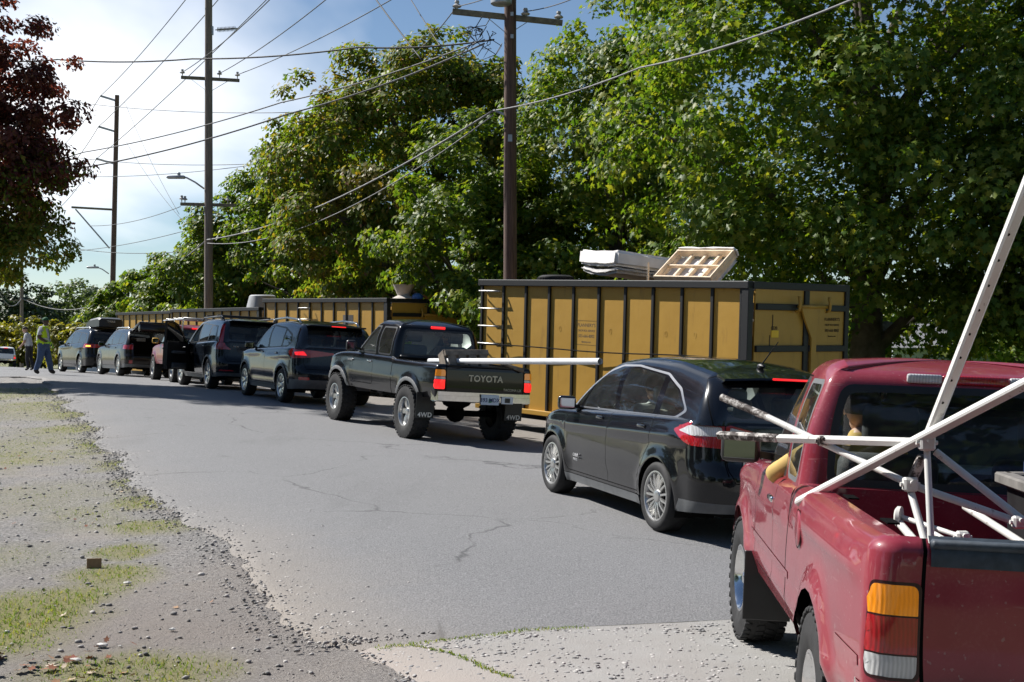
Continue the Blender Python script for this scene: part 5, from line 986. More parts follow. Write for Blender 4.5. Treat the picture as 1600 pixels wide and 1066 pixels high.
u = 7.6 + 22 * RNG.random(5200) ** 1.4; v = edge(u) + RNG.normal(-.02, .15, len(u)) + np.abs(RNG.normal(0, .22, len(u))) * (u < 12); x, y = to_xy(u, v); S = .004 + .013 * RNG.random(len(u)) ** 3; scatter_rocks('edge_gravel', np.stack([x, y, GU(u) + GV(v) + .008], 1), S, M_STONE, .7, 'dark crumbs of asphalt and stone along the road edge', 'gravel')
n = 8000; u = 7.45 - 3.4 * RNG.random(n) ** 1.3; v = 2.4 + RNG.random(n) * 4.6; k = RNG.random(n) < np.clip(1.25 - (v - 2.4) / 4.2, .12, 1) * (.3 + fbm(u, v, 81, 1.5)); u, v = u[k], v[k]; x, y = to_xy(u, v); S = .006 + .012 * RNG.random(len(u)) ** 2; scatter_rocks('apron_pebbles', np.stack([x, y, GU(u) + GV(v) - .001], 1), S, M_PEB, .34, 'rounded pebbles showing in the worn concrete apron', 'pebbles')
M_GRASS = leafmat('grass_blades', [(0, (.09, .18, .018)), (.55, (.19, .28, .035)), (1, (.44, .38, .15))], trans=.3, rough=.6)
def grass(name, P, H, m, label, spread=.35):
    n = len(P); a = RNG.uniform(0, 2 * PI, n); w_ = RNG.uniform(.002, .0045, n); le = RNG.normal(0, spread, (n, 2)); d = np.stack([np.cos(a), np.sin(a), np.zeros(n)], 1) * w_[:, None]; mid = P + np.stack([le[:, 0] * H * .4, le[:, 1] * H * .4, H * .6], 1); tip = P + np.stack([le[:, 0] * H * 1.3, le[:, 1] * H * 1.3, H], 1)
    V = np.stack([P - d, P + d, mid + d * .7, mid - d * .7, tip], 1).reshape(-1, 3); base_ = (np.arange(n) * 5)[:, None, None]; Fa = (np.array([(0, 1, 2), (0, 2, 3), (3, 2, 4)])[None] + base_).reshape(-1, 3); return tag(mk_np(name, V, Fa, m), label, 'grass', kind='stuff')
n = 260000; u = 5 + 28 * RNG.random(n) ** 1.8; v = RNG.uniform(-4.5, 2.9, n); x, y = to_xy(u, v); g_ = grassmask(x, y); k = (RNG.random(n) < np.clip(g_ - .12, 0, 1) * 1.1) & (v < edge(u) + .02) & ~((u < 7.5) & (v > 2.25)); x, y, g_, u_ = x[k], y[k], g_[k], u[k]; H = (.010 + .026 * g_ * RNG.random(len(x))) * (1 + .3 * (u_ < 9.5)); grass('verge_grass', np.stack([x, y, surf(x, y) - .004], 1), H, M_GRASS, 'patchy short green and yellow grass on the gravel verge', .6)
# moss line in the apron crack and along the seam
cr_ = [p2g(*q) for q in ((640, 1008), (700, 1020), (740, 1035), (770, 1050), (800, 1060))]; P_ = []
for i in range(4):
    for k in range(90): t_ = RNG.random(); P_.append([cr_[i][j] * (1 - t_) + cr_[i + 1][j] * t_ + (RNG.normal(0, .012) if j < 2 else 0) for j in range(3)])
for k in range(420): uu = 7.47 + RNG.normal(0, .018); vv = 2.5 + 1.4 * RNG.random(); xx, yy = to_xy(uu, vv); P_.append([xx, yy, gz(xx, yy) + .002])
P_ = np.array(P_); grass('crack_grass', P_, .005 + .014 * RNG.random(len(P_)), M_GRASS, 'thin line of weeds growing in the apron crack', .5)
# dry leaves and litter
M_DLEAF = islandmat('dry_leaves', [(0, (.16, .04, .02)), (.5, (.28, .12, .055)), (.8, (.42, .28, .17)), (1, (.52, .45, .36))])
LEAF10 = np.array([(0, -.5), (.12, -.22), (.42, -.30), (.30, -.02), (.52, .18), (.24, .20), (.16, .30), (0, .56), (-.16, .30), (-.24, .20), (-.52, .18), (-.30, -.02), (-.42, -.30), (-.12, -.22)])
def leaves_flat(name, pts, size, m, label, cat, sharp=1):
    n = len(pts); k = len(LEAF10); a = RNG.uniform(0, 2 * PI, n); T = np.stack([LEAF10[:, 0], LEAF10[:, 1], .25 * (LEAF10 ** 2).sum(1)], 1); V = np.zeros((n, k + 1, 3)); V[:, :k] = T[None]; V *= (size * RNG.uniform(.6, 1.2, n))[:, None, None]
    tx = RNG.normal(0, .5, (n, 2)); ca, sa = np.cos(a)[:, None], np.sin(a)[:, None]; X = V[..., 0] * ca - V[..., 1] * sa; Y = V[..., 0] * sa + V[..., 1] * ca; Z = V[..., 2] + X * tx[:, :1] * .6 + Y * tx[:, 1:] * .6; V = np.stack([X, Y, Z], -1); V[..., 2] -= V[..., 2].min(1)[:, None]; V += pts[:, None, :]
    tri = np.array([(k, i, (i + 1) % k) for i in range(k)]); Fa = (tri[None] + (np.arange(n) * (k + 1))[:, None, None]).reshape(-1, 3); return tag(mk_np(name, V.reshape(-1, 3), Fa, m), label, cat, kind='stuff')
c0 = p2g(90, 1045); pts = np.stack([RNG.normal(c0[0], .24, 46), RNG.normal(c0[1], .16, 46), np.zeros(46)], 1); pts[:, 2] = surf(pts[:, 0], pts[:, 1]) + .004 + .03 * RNG.random(46); leaves_flat('fallen_leaves', pts, .06, M_DLEAF, 'small drift of dry brown leaves at the verge corner', 'leaves')
u = 7 + 16 * RNG.random(60) ** 1.4; v = -3.5 + 5.8 * RNG.random(60); x, y = to_xy(u, v); leaves_flat('scattered_leaves', np.stack([x, y, surf(x, y) + .004], 1), .045, M_DLEAF, 'single dry leaves scattered over the verge', 'leaves')
cb = p2g(147, 884); q = MB(); q.box((0, 0, .035), (.105, .014, .07), Matrix.Rotation(R(-18), 4, 'X'), .002); o = q.build('cardboard_scrap', mat('brown_cardboard', (.30, .19, .10), .9, var=.2, scale=20)); o.location = (cb[0], cb[1], float(surf(cb[0], cb[1]))); o.rotation_euler = (0, 0, .25); tag(o, 'small brown cardboard scrap standing in the verge grass', 'cardboard')
for i, (px, py, s_) in enumerate(((160, 1010, .055), (199, 910, .045), (269, 987, .035), (118, 1034, .05), (188, 1011, .02))):
    c0 = p2g(px, py); q = MB(); q.sphere((0, 0, .01), s_ * .5, n=9, sc3=(1.3, .8, .45))
    for k, vv in enumerate(q.v): q.v[k] = Vector((vv.x + random.uniform(-.2, .2) * s_ * .4, vv.y + random.uniform(-.2, .2) * s_ * .4, vv.z + random.uniform(-.1, .2) * s_ * .4))
    o = q.build('paper_scrap', mat('crumpled_white_paper', (.62, .60, .56), .9, var=.15)); o.location = (c0[0], c0[1], float(surf(c0[0], c0[1])) + .004); tag(o, 'crumpled pale scrap of litter lying on the dirt', 'litter', 'pale litter scraps on the dirt')
kx = p2g(4, 1050); q = MB(); q.box((0, 0, .06), (.16, 2.2, .12), None, .02); o = q.build('kerb_stone', mat('dark_kerb_concrete', (.13, .13, .125), .9, var=.3, scale=20, bump=.4)); o.location = (kx[0] - .17, kx[1] - .8, kx[2]); o.rotation_euler = (0, 0, R(4)); tag(o, 'dark weathered kerb stone beside the drift of brown leaves', 'kerb')
# ------------------------------------------------------------------ yellow drop boxes
m, nt, b = nodes('mustard_steel'); n1 = noise(nt, 2.2, 6, .65); n2 = noise(nt, 26, 4, .7); n3 = noise(nt, 6, 5, .7, vec=(1, 1, .16))
c = mixc(nt, n1, (.37, .20, .022), (.47, .275, .045)); c = mixc(nt, rampn(nt, n3, [(.57, (0, 0, 0)), (.75, (.55, .55, .55))]), c, (.17, .085, .025)); c = mixc(nt, rampn(nt, n2, [(.70, (0, 0, 0)), (.76, (.6, .6, .6))]), c, (.50, .42, .27))
lk(nt, c, b.inputs['Base Color']); b.inputs['Roughness'].default_value = .5; bumpn(nt, b, noise(nt, 3, 3), .25, .02); M_MUST = m
m, nt, b = nodes('black_steel'); c = mixc(nt, rampn(nt, noise(nt, 18, 5, .7), [(.6, (0, 0, 0)), (.8, (.5, .5, .5))]), (.006, .0065, .008), (.09, .075, .06)); lk(nt, c, b.inputs['Base Color']); b.inputs['Roughness'].default_value = .55; M_BSTL = m
M_STEEL = mat('worn_steel', (.45, .44, .42), .45, .6, var=.2, scale=12); M_YEL = mat('yellow_sticker', (.80, .50, .02), .5, var=.08); M_STEN = mat('stencil_black', (.05, .035, .02), .8, var=.3)
M_WIRE2 = mat('cable_black', (.01, .01, .012), .9, spec=.1)
def dumpster(label, x, y, z0, z1, head, L=6.7, Wd=2.44, H=2.62, text=True, rungs='far', detail=True):
    """near road-side corner at (x, y); local x runs along the box away from the near end, local y to the road side"""
    root = thing('drop_box', label, 'dumpster', (0, 0, 0), 0, 'yellow drop boxes along the kerb'); h = R(head); X = Vector((-math.sin(h), math.cos(h), (z1 - z0) / L)).normalized(); Yv = Vector((-math.cos(h), -math.sin(h), 0)); Z = X.cross(Yv).normalized()
    Mx = Matrix((X, Yv, Z)).transposed().to_4x4(); Mx.translation = (x, y, z0); root.matrix_world = Mx
    n = 10; dx = (L - .18) / n; zb, zt = .30, H - .11
    for k in range(n):                  # road-side wall: each plate and each rib its own part
        xa, xb = .14 + k * dx, .14 + (k + 1) * dx; q = MB(); v = [(xa, -.03, zb), (xb, -.03, zb), (xb, -.03, zt), (xa, -.03, zt), (xa, -.08, zb), (xb, -.08, zb), (xb, -.08, zt), (xa, -.08, zt)]
        q.box(((xa + xb) / 2, -.045 + random.uniform(-.006, .006), (zb + zt) / 2), (dx - .004, .02, zt - zb)); q.build('side_panel', M_MUST, root)
        q = MB(); q.box((xb - .005, -.025, (zb + zt) / 2), (.062, .05, zt - zb), None, .006); q.build('rib', M_BSTL, root)
    q = MB(); q.box((.07, -.02, (zb + H) / 2), (.14, .12, H - zb), None, .01); q.build('corner_post', M_BSTL, root)
    q = MB(); q.box((.175, -.01, (zb + H) / 2), (.05, .06, H - zb - .1), None, .008); q.build('hinge_post', M_BSTL, root)
    for yy, nm in ((0.0, 'top_rail'), (-Wd + .06, 'top_rail')): q = MB(); q.box((L / 2, yy - .01, H - .05), (L, .13, .12), None, .012); q.build(nm, M_BSTL, root)
    q = MB(); q.box((L - .05, -Wd / 2 + .02, H - .05), (.1, Wd - .2, .11), None, .012); q.build('top_rail', M_BSTL, root)
    q = MB(); q.box((L / 2, .0, zb - .04), (L, .12, .09), None, .01); q.build('bottom_rail', M_MUST, root)
    q = MB(); q.box((L / 2, -Wd + .05, (zb + zt) / 2), (L - .1, .06, zt - zb)); q.build('far_side_wall', M_MUST, root); q = MB(); q.box((L - .05, -Wd / 2, (zb + zt) / 2), (.05, Wd - .1, zt - zb)); q.build('front_wall', M_MUST, root); q = MB(); q.box((L / 2, -Wd / 2, zb + .02), (L - .1, Wd - .1, .06)); q.build('floor', M_DARK, root)
    for yy in (-.75, -Wd + .75): q = MB(); q.box((L / 2, yy, .15), (L - .2, .16, .22)); q.build('skid', M_BSTL, root)
    for xx in (.6, L - .7):
        q = MB(); M = TRS((xx, -.28, .10)); q.lathe([(0, .07), (.09, .07), (.10, .05), (.10, -.05), (.09, -.07), (0, -.07)], 18, M); q.build('roller', M_BSTL, root, True, 30)
    q = MB()
    for k in range(8): q.box((.5 + k * .8, -Wd / 2, .26), (.1, Wd - .3, .09))
    q.build('cross_member', M_BSTL, root)
    # near end: two leaves
    dL = Wd * .56
    for (ya, yb) in ((-.14, -dL + .05), (-dL - .05, -Wd + .08)):
        dr = bpy.data.objects.new('end_door', None); link(dr, root)
        q = MB(); q.box((.03, (ya + yb) / 2, (zb + zt) / 2), (.025, abs(yb - ya), zt - zb)); q.build('door_plate', M_MUST, dr)
        for zz in (zb + .55, zb + 1.33, zb + 1.98): q = MB(); q.box((.0, (ya + yb) / 2, zz), (.06, abs(yb - ya) - .02, .10), None, .008); q.build('door_bar', M_BSTL, dr)
    q = MB(); q.box((.02, -dL, (zb + zt) / 2), (.07, .12, zt - zb), None, .008); q.build('centre_post', M_BSTL, root)
    q = MB(); q.box((.02, -Wd + .04, (zb + H) / 2), (.08, .10, H - zb), None, .008); q.build('corner_post', M_BSTL, root)
    q = MB(); q.box((.03, -Wd / 2, H - .05), (.10, Wd - .12, .11), None, .01); q.build('end_rail', M_BSTL, root)
    Mg = Matrix(((0, 0, -1, -.02), (-1, 0, 0, 0), (0, 1, 0, 0), (0, 0, 0, 1)))
    q = MB(); q.prism([(dL - .20, zb + 2.0), (dL + .42, zb + 2.0), (dL + .42, zb + 1.92), (dL + .20, zb + 1.65), (dL + .20, zb + .0), (dL + .08, zb + .0), (dL + .08, zb + 1.5), (dL - .10, zb + 1.8)], .035, Mg); q.build('latch_gusset', M_MUST, root)
    q = MB(); q.tube([(-.06, -dL + .28, zb + 2.0), (-.06, -dL - .50, zb + 2.0)], .028, 8); q.build('latch_bar', M_MUST, root, True)
    for yy in (-dL + .30, -dL - .46): q = MB(); q.tube([(-.02, yy, zb + 1.92), (-.10, yy, zb + 1.94), (-.11, yy, zb + 2.04), (-.10, yy + .02, zb + 2.16)], .025, 6); q.build('latch_hook', M_MUST, root, True)
    if rungs:
        for k in range(4):
            zz = zb + 1.16 + k * .33; x0 = L - dx - .02 if rungs == 'far' else 3.9; q = MB(); q.tube([(x0 + .02, .03, zz), (x0 + .1, .10, zz), (x0 + dx - .08, .10, zz), (x0 + dx, .03, zz)], .016, 6); q.build('ladder_rung', M_STEEL, root, True)
    if detail:
        q = MB(); pts = [(L - .1 - t * (L - .3), .065 + .012 * math.sin(t * 30), zb + 1.13 + .03 * t + .015 * math.sin(t * 9)) for t in np.linspace(0, 1, 24)]; q.tube(pts, .012, 6); q.build('tarp_cable', M_WIRE2, root, True)
        st = lambda k: .14 + (k + .5) * dx
        def sten(body, size, xx, zz): return side_text(root, 'stencil_lettering', body, size, xx, -.0325, zz, M_STEN, depth=.0015, bold=.0015)
        xs_ = st(5) - .02
        if text:
            sten('FLANNERY\'S', .083, xs_, 1.88); sten('DROP BOX SERVICE', .048, xs_, 1.785); sten('503-666-8002', .074, xs_, 1.69); sten('flannerys.com', .042, xs_, 1.59)
            q = MB()
            for (a_, b2) in (((xs_ - .29, 1.96), (xs_ + .29, 1.96)), ((xs_ - .29, 1.54), (xs_ + .29, 1.54)), ((xs_ - .29, 1.54), (xs_ - .29, 1.96)), ((xs_ + .29, 1.54), (xs_ + .29, 1.96))): q.bar((a_[0], -.033, a_[1]), (b2[0], -.033, b2[1]), .008, .004)
            q.build('stencil_border', M_STEN, root)
            for nm, xx, yy in (('number_sticker', st(3), None),):
                q = MB(); q.box((xx, -.033, 1.79), (.20, .004, .085)); q.build(nm, M_YEL, root); sten('0520', .085, xx, 1.88)
            # end panel markings
            def est(body, size, yy, zz): return rear_text(root, 'stencil_lettering', body, size, .012, yy, zz, M_STEN, 0, .0015)
            ye = -dL - .68; est('FLANNERY\'S', .072, ye, 2.10); est('DROP BOX SERVICE', .042, ye, 2.01); est('503-666-8002', .066, ye, 1.92); est('flannerys.com', .036, ye, 1.83)
            q = MB(); q.box((.012, -.62, 1.86), (.006, .17, .11)); q.build('number_sticker', M_YEL, root); est('0520', .075, -.60, 1.95)
            for yy, za, zc_ in ((-.56, 1.90, 2.16), (-.50, 1.55, 1.84)): q = MB(); q.box((.013, yy, (za + zc_) / 2), (.004, .018, zc_ - za), TRS((0, 0, 0))); q.build('paint_scrape', M_STEN, root)
            for k in range(n):
                if k in (1, 2, 4, 6): q = MB(); q.lathe([(.034, 0), (.038, .002), (.042, 0)], 14, TRS((st(k) + .03, -.034, 1.80), (0, 0, 0), (.7, 1, 1.2))); q.build('drain_ring', M_MUST, root, True)
    # rubbish heap inside
    q = MB()
    for k in range(34): q.box((random.uniform(.5, L - .5), random.uniform(-Wd + .4, -.35), random.uniform(H - .85, H - .40)), (random.uniform(.3, .9), random.uniform(.3, .8), random.uniform(.15, .4)), Matrix.Identity(4), 0)
    hp = q.build('rubbish', mat('rubbish_mixed', (.10, .09, .085), .9, var=.6, scale=2), root); hp['kind'] = 'stuff'
    return root, Mx
D1, DM = dumpster('yellow drop box with mattress and slatted bed base piled on top', 3.58, 20.6, .10, .36, 39.4, H=2.66)
D2, DM2 = dumpster('yellow drop box with scrap on top behind the compact black SUV', -3.36, 36.2, .28, .42, 40, text=False, rungs='mid', detail=False, H=2.72)
D3, DM3 = dumpster('yellow drop box holding a grey tub behind the roof racks', -8.54, 45.5, .34, .38, 40, text=False, rungs=None, detail=False, H=2.65)
D4, DM4 = dumpster('yellow drop box beyond the tall leaning pole, farthest of the row', -13.4, 55.0, .34, .34, 40, text=False, rungs=None, detail=False, H=2.76)
# things on the near drop box
M_MATT = mat('white_mattress_cloth', (.72, .70, .68), .85, var=.08, scale=5, bump=.3, bscale=14); M_PINE = mat('pale_pine', (.78, .62, .44), .7, var=.18, scale=8)
def soft_box(q, c, d, M, sag=.0, seg=(10, 4, 2)):
    bm = bmesh.new(); bmesh.ops.create_cube(bm, size=1)
    for p in bm.verts: p.co = Vector((p.co.x * d[0], p.co.y * d[1], p.co.z * d[2]))
    bmesh.ops.bevel(bm, geom=bm.edges[:], offset=.045, segments=3, affect='EDGES'); bmesh.ops.subdivide_edges(bm, edges=[e for e in bm.edges if e.calc_length() > .4], cuts=7, use_grid_fill=True)
    for p in bm.verts:
        p.co += Vector((random.uniform(-.006, .006), random.uniform(-.006, .006), random.uniform(-.008, .008))); p.co.z -= sag * (1 - (2 * p.co.x / d[0]) ** 2); p.co += Vector(c)
    q.addbm(bm, M)
def bypix(A, B, C):      # matrix with origin A, x axis to B, y axis towards C
    x = (B - A).normalized(); z = x.cross(C - A).normalized(); y = z.cross(x); M = Matrix((x, y, z)).transposed().to_4x4(); M.translation = A; return M
A, B, C = pix(903, 411, 25.0), pix(960, 414, 23.5), pix(1010, 428, 26.3); Mm = bypix(A, B, C); mt = thing('mattress', 'thick white mattress lying tilted on top of the near drop box', 'mattress'); mt.matrix_world = Mm
q = MB(); soft_box(q, ((B - A).length / 2, .98, .13), ((B - A).length, 1.95, .27), None, .02); q.build('cover', M_MATT, mt, True, 60); q = MB(); soft_box(q, ((B - A).length / 2, .75, -.07), ((B - A).length - .08, 1.4, .10), None, .07); q.build('underside_cloth', mat('grey_dust_cloth', (.42, .41, .40), .9, var=.2, scale=9), mt, True, 60)
A, B, C = pix(1026, 440, 22.9), pix(1118, 442, 22.1), pix(1072, 394, 23.4); Mb = bypix(A, B, C); bs = thing('bed_base', 'wooden slatted box-spring base tipped up on the near drop box', 'bed base'); bs.matrix_world = Mb; Lb, Hb = 1.12, .80
for i in range(5):
    q = MB(); q.box((Lb * i / 4, Hb / 2, .0), (.05, Hb, .07), None, .004); q.build('slat', M_PINE, bs)
for yy in (0, Hb * .5, Hb): q = MB(); q.box((Lb / 2, yy, .06 if yy != Hb * .5 else .05), (Lb + .04, .03, .12 if yy != Hb * .5 else .06), None, .004); q.build('frame_rail', M_PINE, bs)
for xx in (0, Lb): q = MB(); q.box((xx, Hb / 2, .06), (.03, Hb, .12), None, .004); q.build('side_board', M_PINE, bs)
q = MB(); soft_box(q, (Lb / 2, Hb / 2, -.09), (Lb + .06, Hb + .06, .09), None, 0); q.build('padding', M_MATT, bs, True, 60)
q = MB(); soft_box(q, (Lb / 2, Hb + .05, .04), (Lb + .10, .06, .20), None, 0); q.build('edge_cloth', M_MATT, bs, True, 60)
ty = thing('car_tyre', 'worn black tyre lying on the near drop box beside the mattress', 'tyre', pix(868, 437, 25.6) - Vector((0, 0, .03))); q = MB(); q.lathe([(.20, -.09), (.27, -.11), (.33, -.08), (.35, 0), (.33, .08), (.27, .11), (.20, .09)], 36, None, 'z', closed=True); q.build('casing', M_RUB, ty, True, 40)
q = MB()
for k in range(48): q.box((.345, 0, 0), (.016, .018, .13), Matrix.Rotation(2 * PI * k / 48, 4, 'Z'))
q.build('tread', M_RUB, ty)
st_ = thing('wooden_stake', 'thin wooden stake poking up beside the mattress', 'stake', pix(1012, 440, 23.2)); q = MB(); q.tube([(0, 0, -.5), (.01, 0, .33)], .02, 6); q.build('pole', M_PINE, st_)
gt = thing('plastic_tub', 'grey plastic tub upturned on the third drop box', 'tub', DM3 @ Vector((1.6, -1.0, 2.50))); q = MB(); q.lathe([(.0, .62), (.40, .62), (.46, .58), (.60, .02), (.66, 0), (.66, -.2)], 20, None, 'z'); q.build('shell', mat('grey_tub', (.34, .35, .36), .6), gt, True, 40)
bk = thing('fabric_basket', 'pale upturned lampshade-like basket on the second drop box', 'basket', DM2 @ Vector((.7, -1.0, 2.70))); q = MB(); q.lathe([(.34, 0), (.36, .03), (.17, .12), (.30, .42), (.27, .42), (.14, .13)], 20, None, 'z'); q.build('shell', mat('pale_fabric', (.50, .46, .42), .9), bk, True, 40)
for nm, px, col_ in (('orange_bag', 672, (.65, .16, .03)), ('blue_bag', 658, (.06, .16, .45))):
    o = thing('rubbish_bag', nm.split('_')[0] + ' plastic bag on the rim of the second drop box', 'bag', DM2 @ Vector((.25, -1.5 if px > 660 else -1.15, 2.68))); q = MB(); q.sphere((0, 0, .08), .17, n=10, sc3=(1, 1.2, .8)); q.build('bag', mat(nm, col_, .4), o, True)

# ------------------------------------------------------------------ poles and wires
m, nt, b = nodes('pole_wood'); n1 = noise(nt, 5, 5, .7, vec=(6, 6, .25)); c = mixc(nt, rampn(nt, n1, [(.35, (0, 0, 0)), (.7, (1, 1, 1))]), (.055, .032, .026), (.17, .105, .082)); lk(nt, c, b.inputs['Base Color']); b.inputs['Roughness'].default_value = .9; bumpn(nt, b, n1, .6, .02); M_POLE = m
m, nt, b = nodes('grey_pole_wood'); n1 = noise(nt, 5, 5, .7, vec=(6, 6, .25)); c = mixc(nt, rampn(nt, n1, [(.35, (0, 0, 0)), (.7, (1, 1, 1))]), (.12, .095, .08), (.26, .215, .18)); lk(nt, c, b.inputs['Base Color']); b.inputs['Roughness'].default_value = .9; bumpn(nt, b, n1, .6, .02); M_POLEG = m
M_ARM = mat('crossarm_wood', (.16, .14, .10), .9, var=.35, scale=8); M_INS = mat('porcelain', (.35, .34, .33), .25, var=.1); M_GALV = mat('galvanised_steel', (.38, .39, .40), .45, .7, var=.15); M_WIRE = mat('wire_black', (.03, .03, .032), .7); M_CABL = mat('weathered_cable', (.16, .16, .165), .7, var=.2, scale=5)
def sheet_pole(label, x, y, zt, r0, r1, m, lean=(0, 0)):
    z0 = gz(x, y) - .1; root = thing('utility_pole', label, 'utility pole', (x, y, z0)); q = MB(); n = 14; q.tube([(lean[0] * k / n, lean[1] * k / n, (zt - z0) * k / n) for k in range(n + 1)], [r0 + (r1 - r0) * k / n for k in range(n + 1)], 16); q.build('shaft', m, root, True, 50); return root, z0
def rel(root, p): return Vector(p) - root.location
def insul(root, p, s=1.0):
    q = MB(); M = TRS(rel(root, p)); q.lathe([(0, .17 * s), (.035 * s, .17 * s), (.045 * s, .14 * s), (.03 * s, .12 * s), (.085 * s, .07 * s), (.07 * s, .05 * s), (.02 * s, .04 * s), (.012 * s, -.06)], 12, M, 'z'); q.build('insulator', M_INS, root, True, 50)
def arm(root, a, b_, w=.10, h=.12, m=None, brace=None):
    q = MB(); q.bar(rel(root, a), rel(root, b_), w, h, None, (0, 0, 1), 0, .01); q.build('crossarm', m or M_ARM, root)
    for (p, s_) in (brace or []): q = MB(); q.bar(rel(root, p), rel(root, s_), .035, .012); q.build('brace', M_GALV, root)
C_Y = 31.0; P1, z1 = sheet_pole('brown utility pole with wide crossarm standing behind the near drop box', -.04, C_Y, 15.5, .165, .12, M_POLE)
c1 = lambda px, py, y=C_Y: pix(px, py, y)
arm(P1, c1(707, 18), c1(879, 36), .10, .13, None, [(c1(762, 28), c1(791, 52)), (c1(828, 32), c1(803, 48))])
for px, py in ((714, 14), (821, 26), (873, 31)): insul(P1, c1(px, py + 2), 1.3)
q = MB(); q.lathe([(0, 0), (.20, 0), (.24, .03), (.24, .75), (.20, .82), (0, .85)], 24, TRS(rel(P1, c1(783, 8, C_Y - .35))), 'z'); q.build('transformer_can', M_GALV, P1, True, 40)
q = MB(); q.bar(rel(P1, c1(795, 182)), rel(P1, c1(771, 172)), .05, .05); q.build('cable_bracket', M_GALV, P1)
q = MB(); q.box(rel(P1, c1(797, 216, C_Y - .16)), (.10, .06, .16)); q.build('clamp', M_GALV, P1)
for px, py in ((800, 22), (800, 57)): q = MB(); q.box(rel(P1, c1(px, py, C_Y - .155)), (.07, .04, .09)); q.build('bolt_plate', M_GALV, P1)
for k in range(9):
    q = MB(); a_ = Vector((random.uniform(-.9, -.2), random.uniform(-.1, .1), 0)) + rel(P1, c1(790, 48)); pts = [a_ + Vector((random.uniform(-.35, .35), random.uniform(-.1, .1), -.25 + .4 * math.sin(t * PI + k))) * t for t in np.linspace(0, 1, 7)]; q.tube(pts + [pts[-1] + Vector((.15, 0, .25))], .011, 5); q.build('loose_lead', M_WIRE, P1)
D_Y = 55.0; P2, z2 = sheet_pole('tall grey utility pole with two crossarms and street lamp arm', pix(326, 0, D_Y).x, D_Y, 18.8, .19, .14, M_POLEG)
c2 = lambda px, py: pix(px, py, D_Y)
arm(P2, c2(283, 121), c2(374, 126), .11, .13, None, [(c2(300, 125), c2(324, 143)), (c2(356, 127), c2(329, 143))]); arm(P2, c2(282, 319), c2(368, 321), .11, .13, None, [(c2(300, 320), c2(322, 334)), (c2(352, 322), c2(331, 334))])
for px, py in ((285, 117), (343, 119), (371, 121), (284, 314), (289, 315), (356, 316)): insul(P2, c2(px, py), 1.3)
q = MB(); M = TRS(rel(P2, c2(336, 47)), (0, R(86), 0))
q.lathe([(.015, 0)] + [(r_, .1 + .055 * k + o_) for k in range(14) for r_, o_ in ((.03, 0), (.11, .012), (.03, .03))] + [(.02, 1.0)], 12, M, 'z'); q.build('line_insulator', M_INS, P2, True, 60)
q = MB(); q.box(rel(P2, c2(331, 48)), (.12, .12, .35)); q.build('insulator_base', M_GALV, P2)
def lamp_arm(root, pts, head):
    q = MB(); q.tube([rel(root, p) for p in pts], .035, 8); q.build('lamp_arm', M_GALV, root, True); q = MB(); h_ = rel(root, head); q.box(h_, (.75, .28, .13), None, .05); q.box(h_ + Vector((.12, 0, .13)), (.12, .12, .14), None, .03); q.build('lamp_head', M_GALV, root, True, 50)
lamp_arm(P2, [c2(319, 295), c2(305, 285), c2(292, 278), c2(282, 276)], c2(275, 277))
E_Y = 87.0; xb = pix(173, 500, E_Y).x; P3, z3 = sheet_pole('dark leaning utility pole with three short arms and a long lower arm', xb, E_Y, pix(183, 149, E_Y).z, .19, .14, M_POLE, (pix(183, 149, E_Y).x - xb, 0)); c3 = lambda px, py: pix(px, py, E_Y)
for (a_, b_) in (((183, 158), (157, 150)), ((181, 206), (154, 198)), ((179, 256), (150, 248)), ((181, 328), (112, 324))): q = MB(); q.bar(rel(P3, c3(*a_)), rel(P3, c3(*b_)), .13 if b_[0] < 120 else .09, .13); q.build('crossarm', M_GALV if b_[0] > 120 else M_ARM, P3)
q = MB(); q.tube([rel(P3, c3(118, 327)), rel(P3, c3(171, 388))], .05, 6); q.build('brace', M_GALV, P3); lamp_arm(P3, [c3(170, 428), c3(160, 421), c3(150, 417)], c3(145, 418))
P4, z4 = sheet_pole('distant pale utility pole behind the hedge', pix(34, 480, 150).x, 150, pix(33, 370, 150).z, .2, .16, M_POLEG); arm(P4, pix(14, 470, 150), pix(52, 468, 150))
WGRP = 'overhead wires between the poles'
def wire(label, pts, sag, r, m=None, n=18, name='overhead_wire'):
    P = []
    for i in range(len(pts) - 1):
        a_, b_ = pts[i], pts[i + 1]
        for k in range(n + (1 if i == len(pts) - 2 else 0)): t = k / n; p = a_.lerp(b_, t); p.z -= sag * 4 * t * (1 - t); P.append(p)
    q = MB(); q.tube(P, r, 5); tag(q.build(name, m or M_WIRE, None, True), label, 'wire', WGRP)
L0 = 'thick twisted service cable running left from the brown pole'
wire(L0, [c1(772, 62), pix(560, 74, 33), pix(300, 92, 37), pix(90, 93, 40), pix(-60, 92, 42)], .08, .022, M_WIRE)
wire('upper of two cables drooping left from the brown pole', [c1(757, 62), pix(440, 160, 37), pix(130, 238, 44), pix(-40, 272, 48)], .12, .019, M_CABL); wire('lower of two cables drooping left from the brown pole', [c1(757, 68), pix(450, 178, 34), pix(130, 262, 38), pix(-30, 296, 40)], .12, .022, M_CABL)
wire('silvery telephone cable strung along the poles', [c2(322, 375), c1(771, 173)], .55, .026, M_CABL); wire('silvery telephone cable crossing in front of the tall maples', [c1(771, 173), pix(1000, 106, 25), pix(1340, -4, 19), pix(1700, -120, 15)], .10, .018, M_CABL)
wire('second thin cable below the silvery telephone cable', [c2(322, 380), c1(771, 180)], .9, .016, M_CABL)
wire('telephone cable continuing past the leaning pole', [c3(174, 440), c2(322, 376)], .7, .03, M_CABL)
LW = 'thin power line from the crossarm of the tall grey pole'
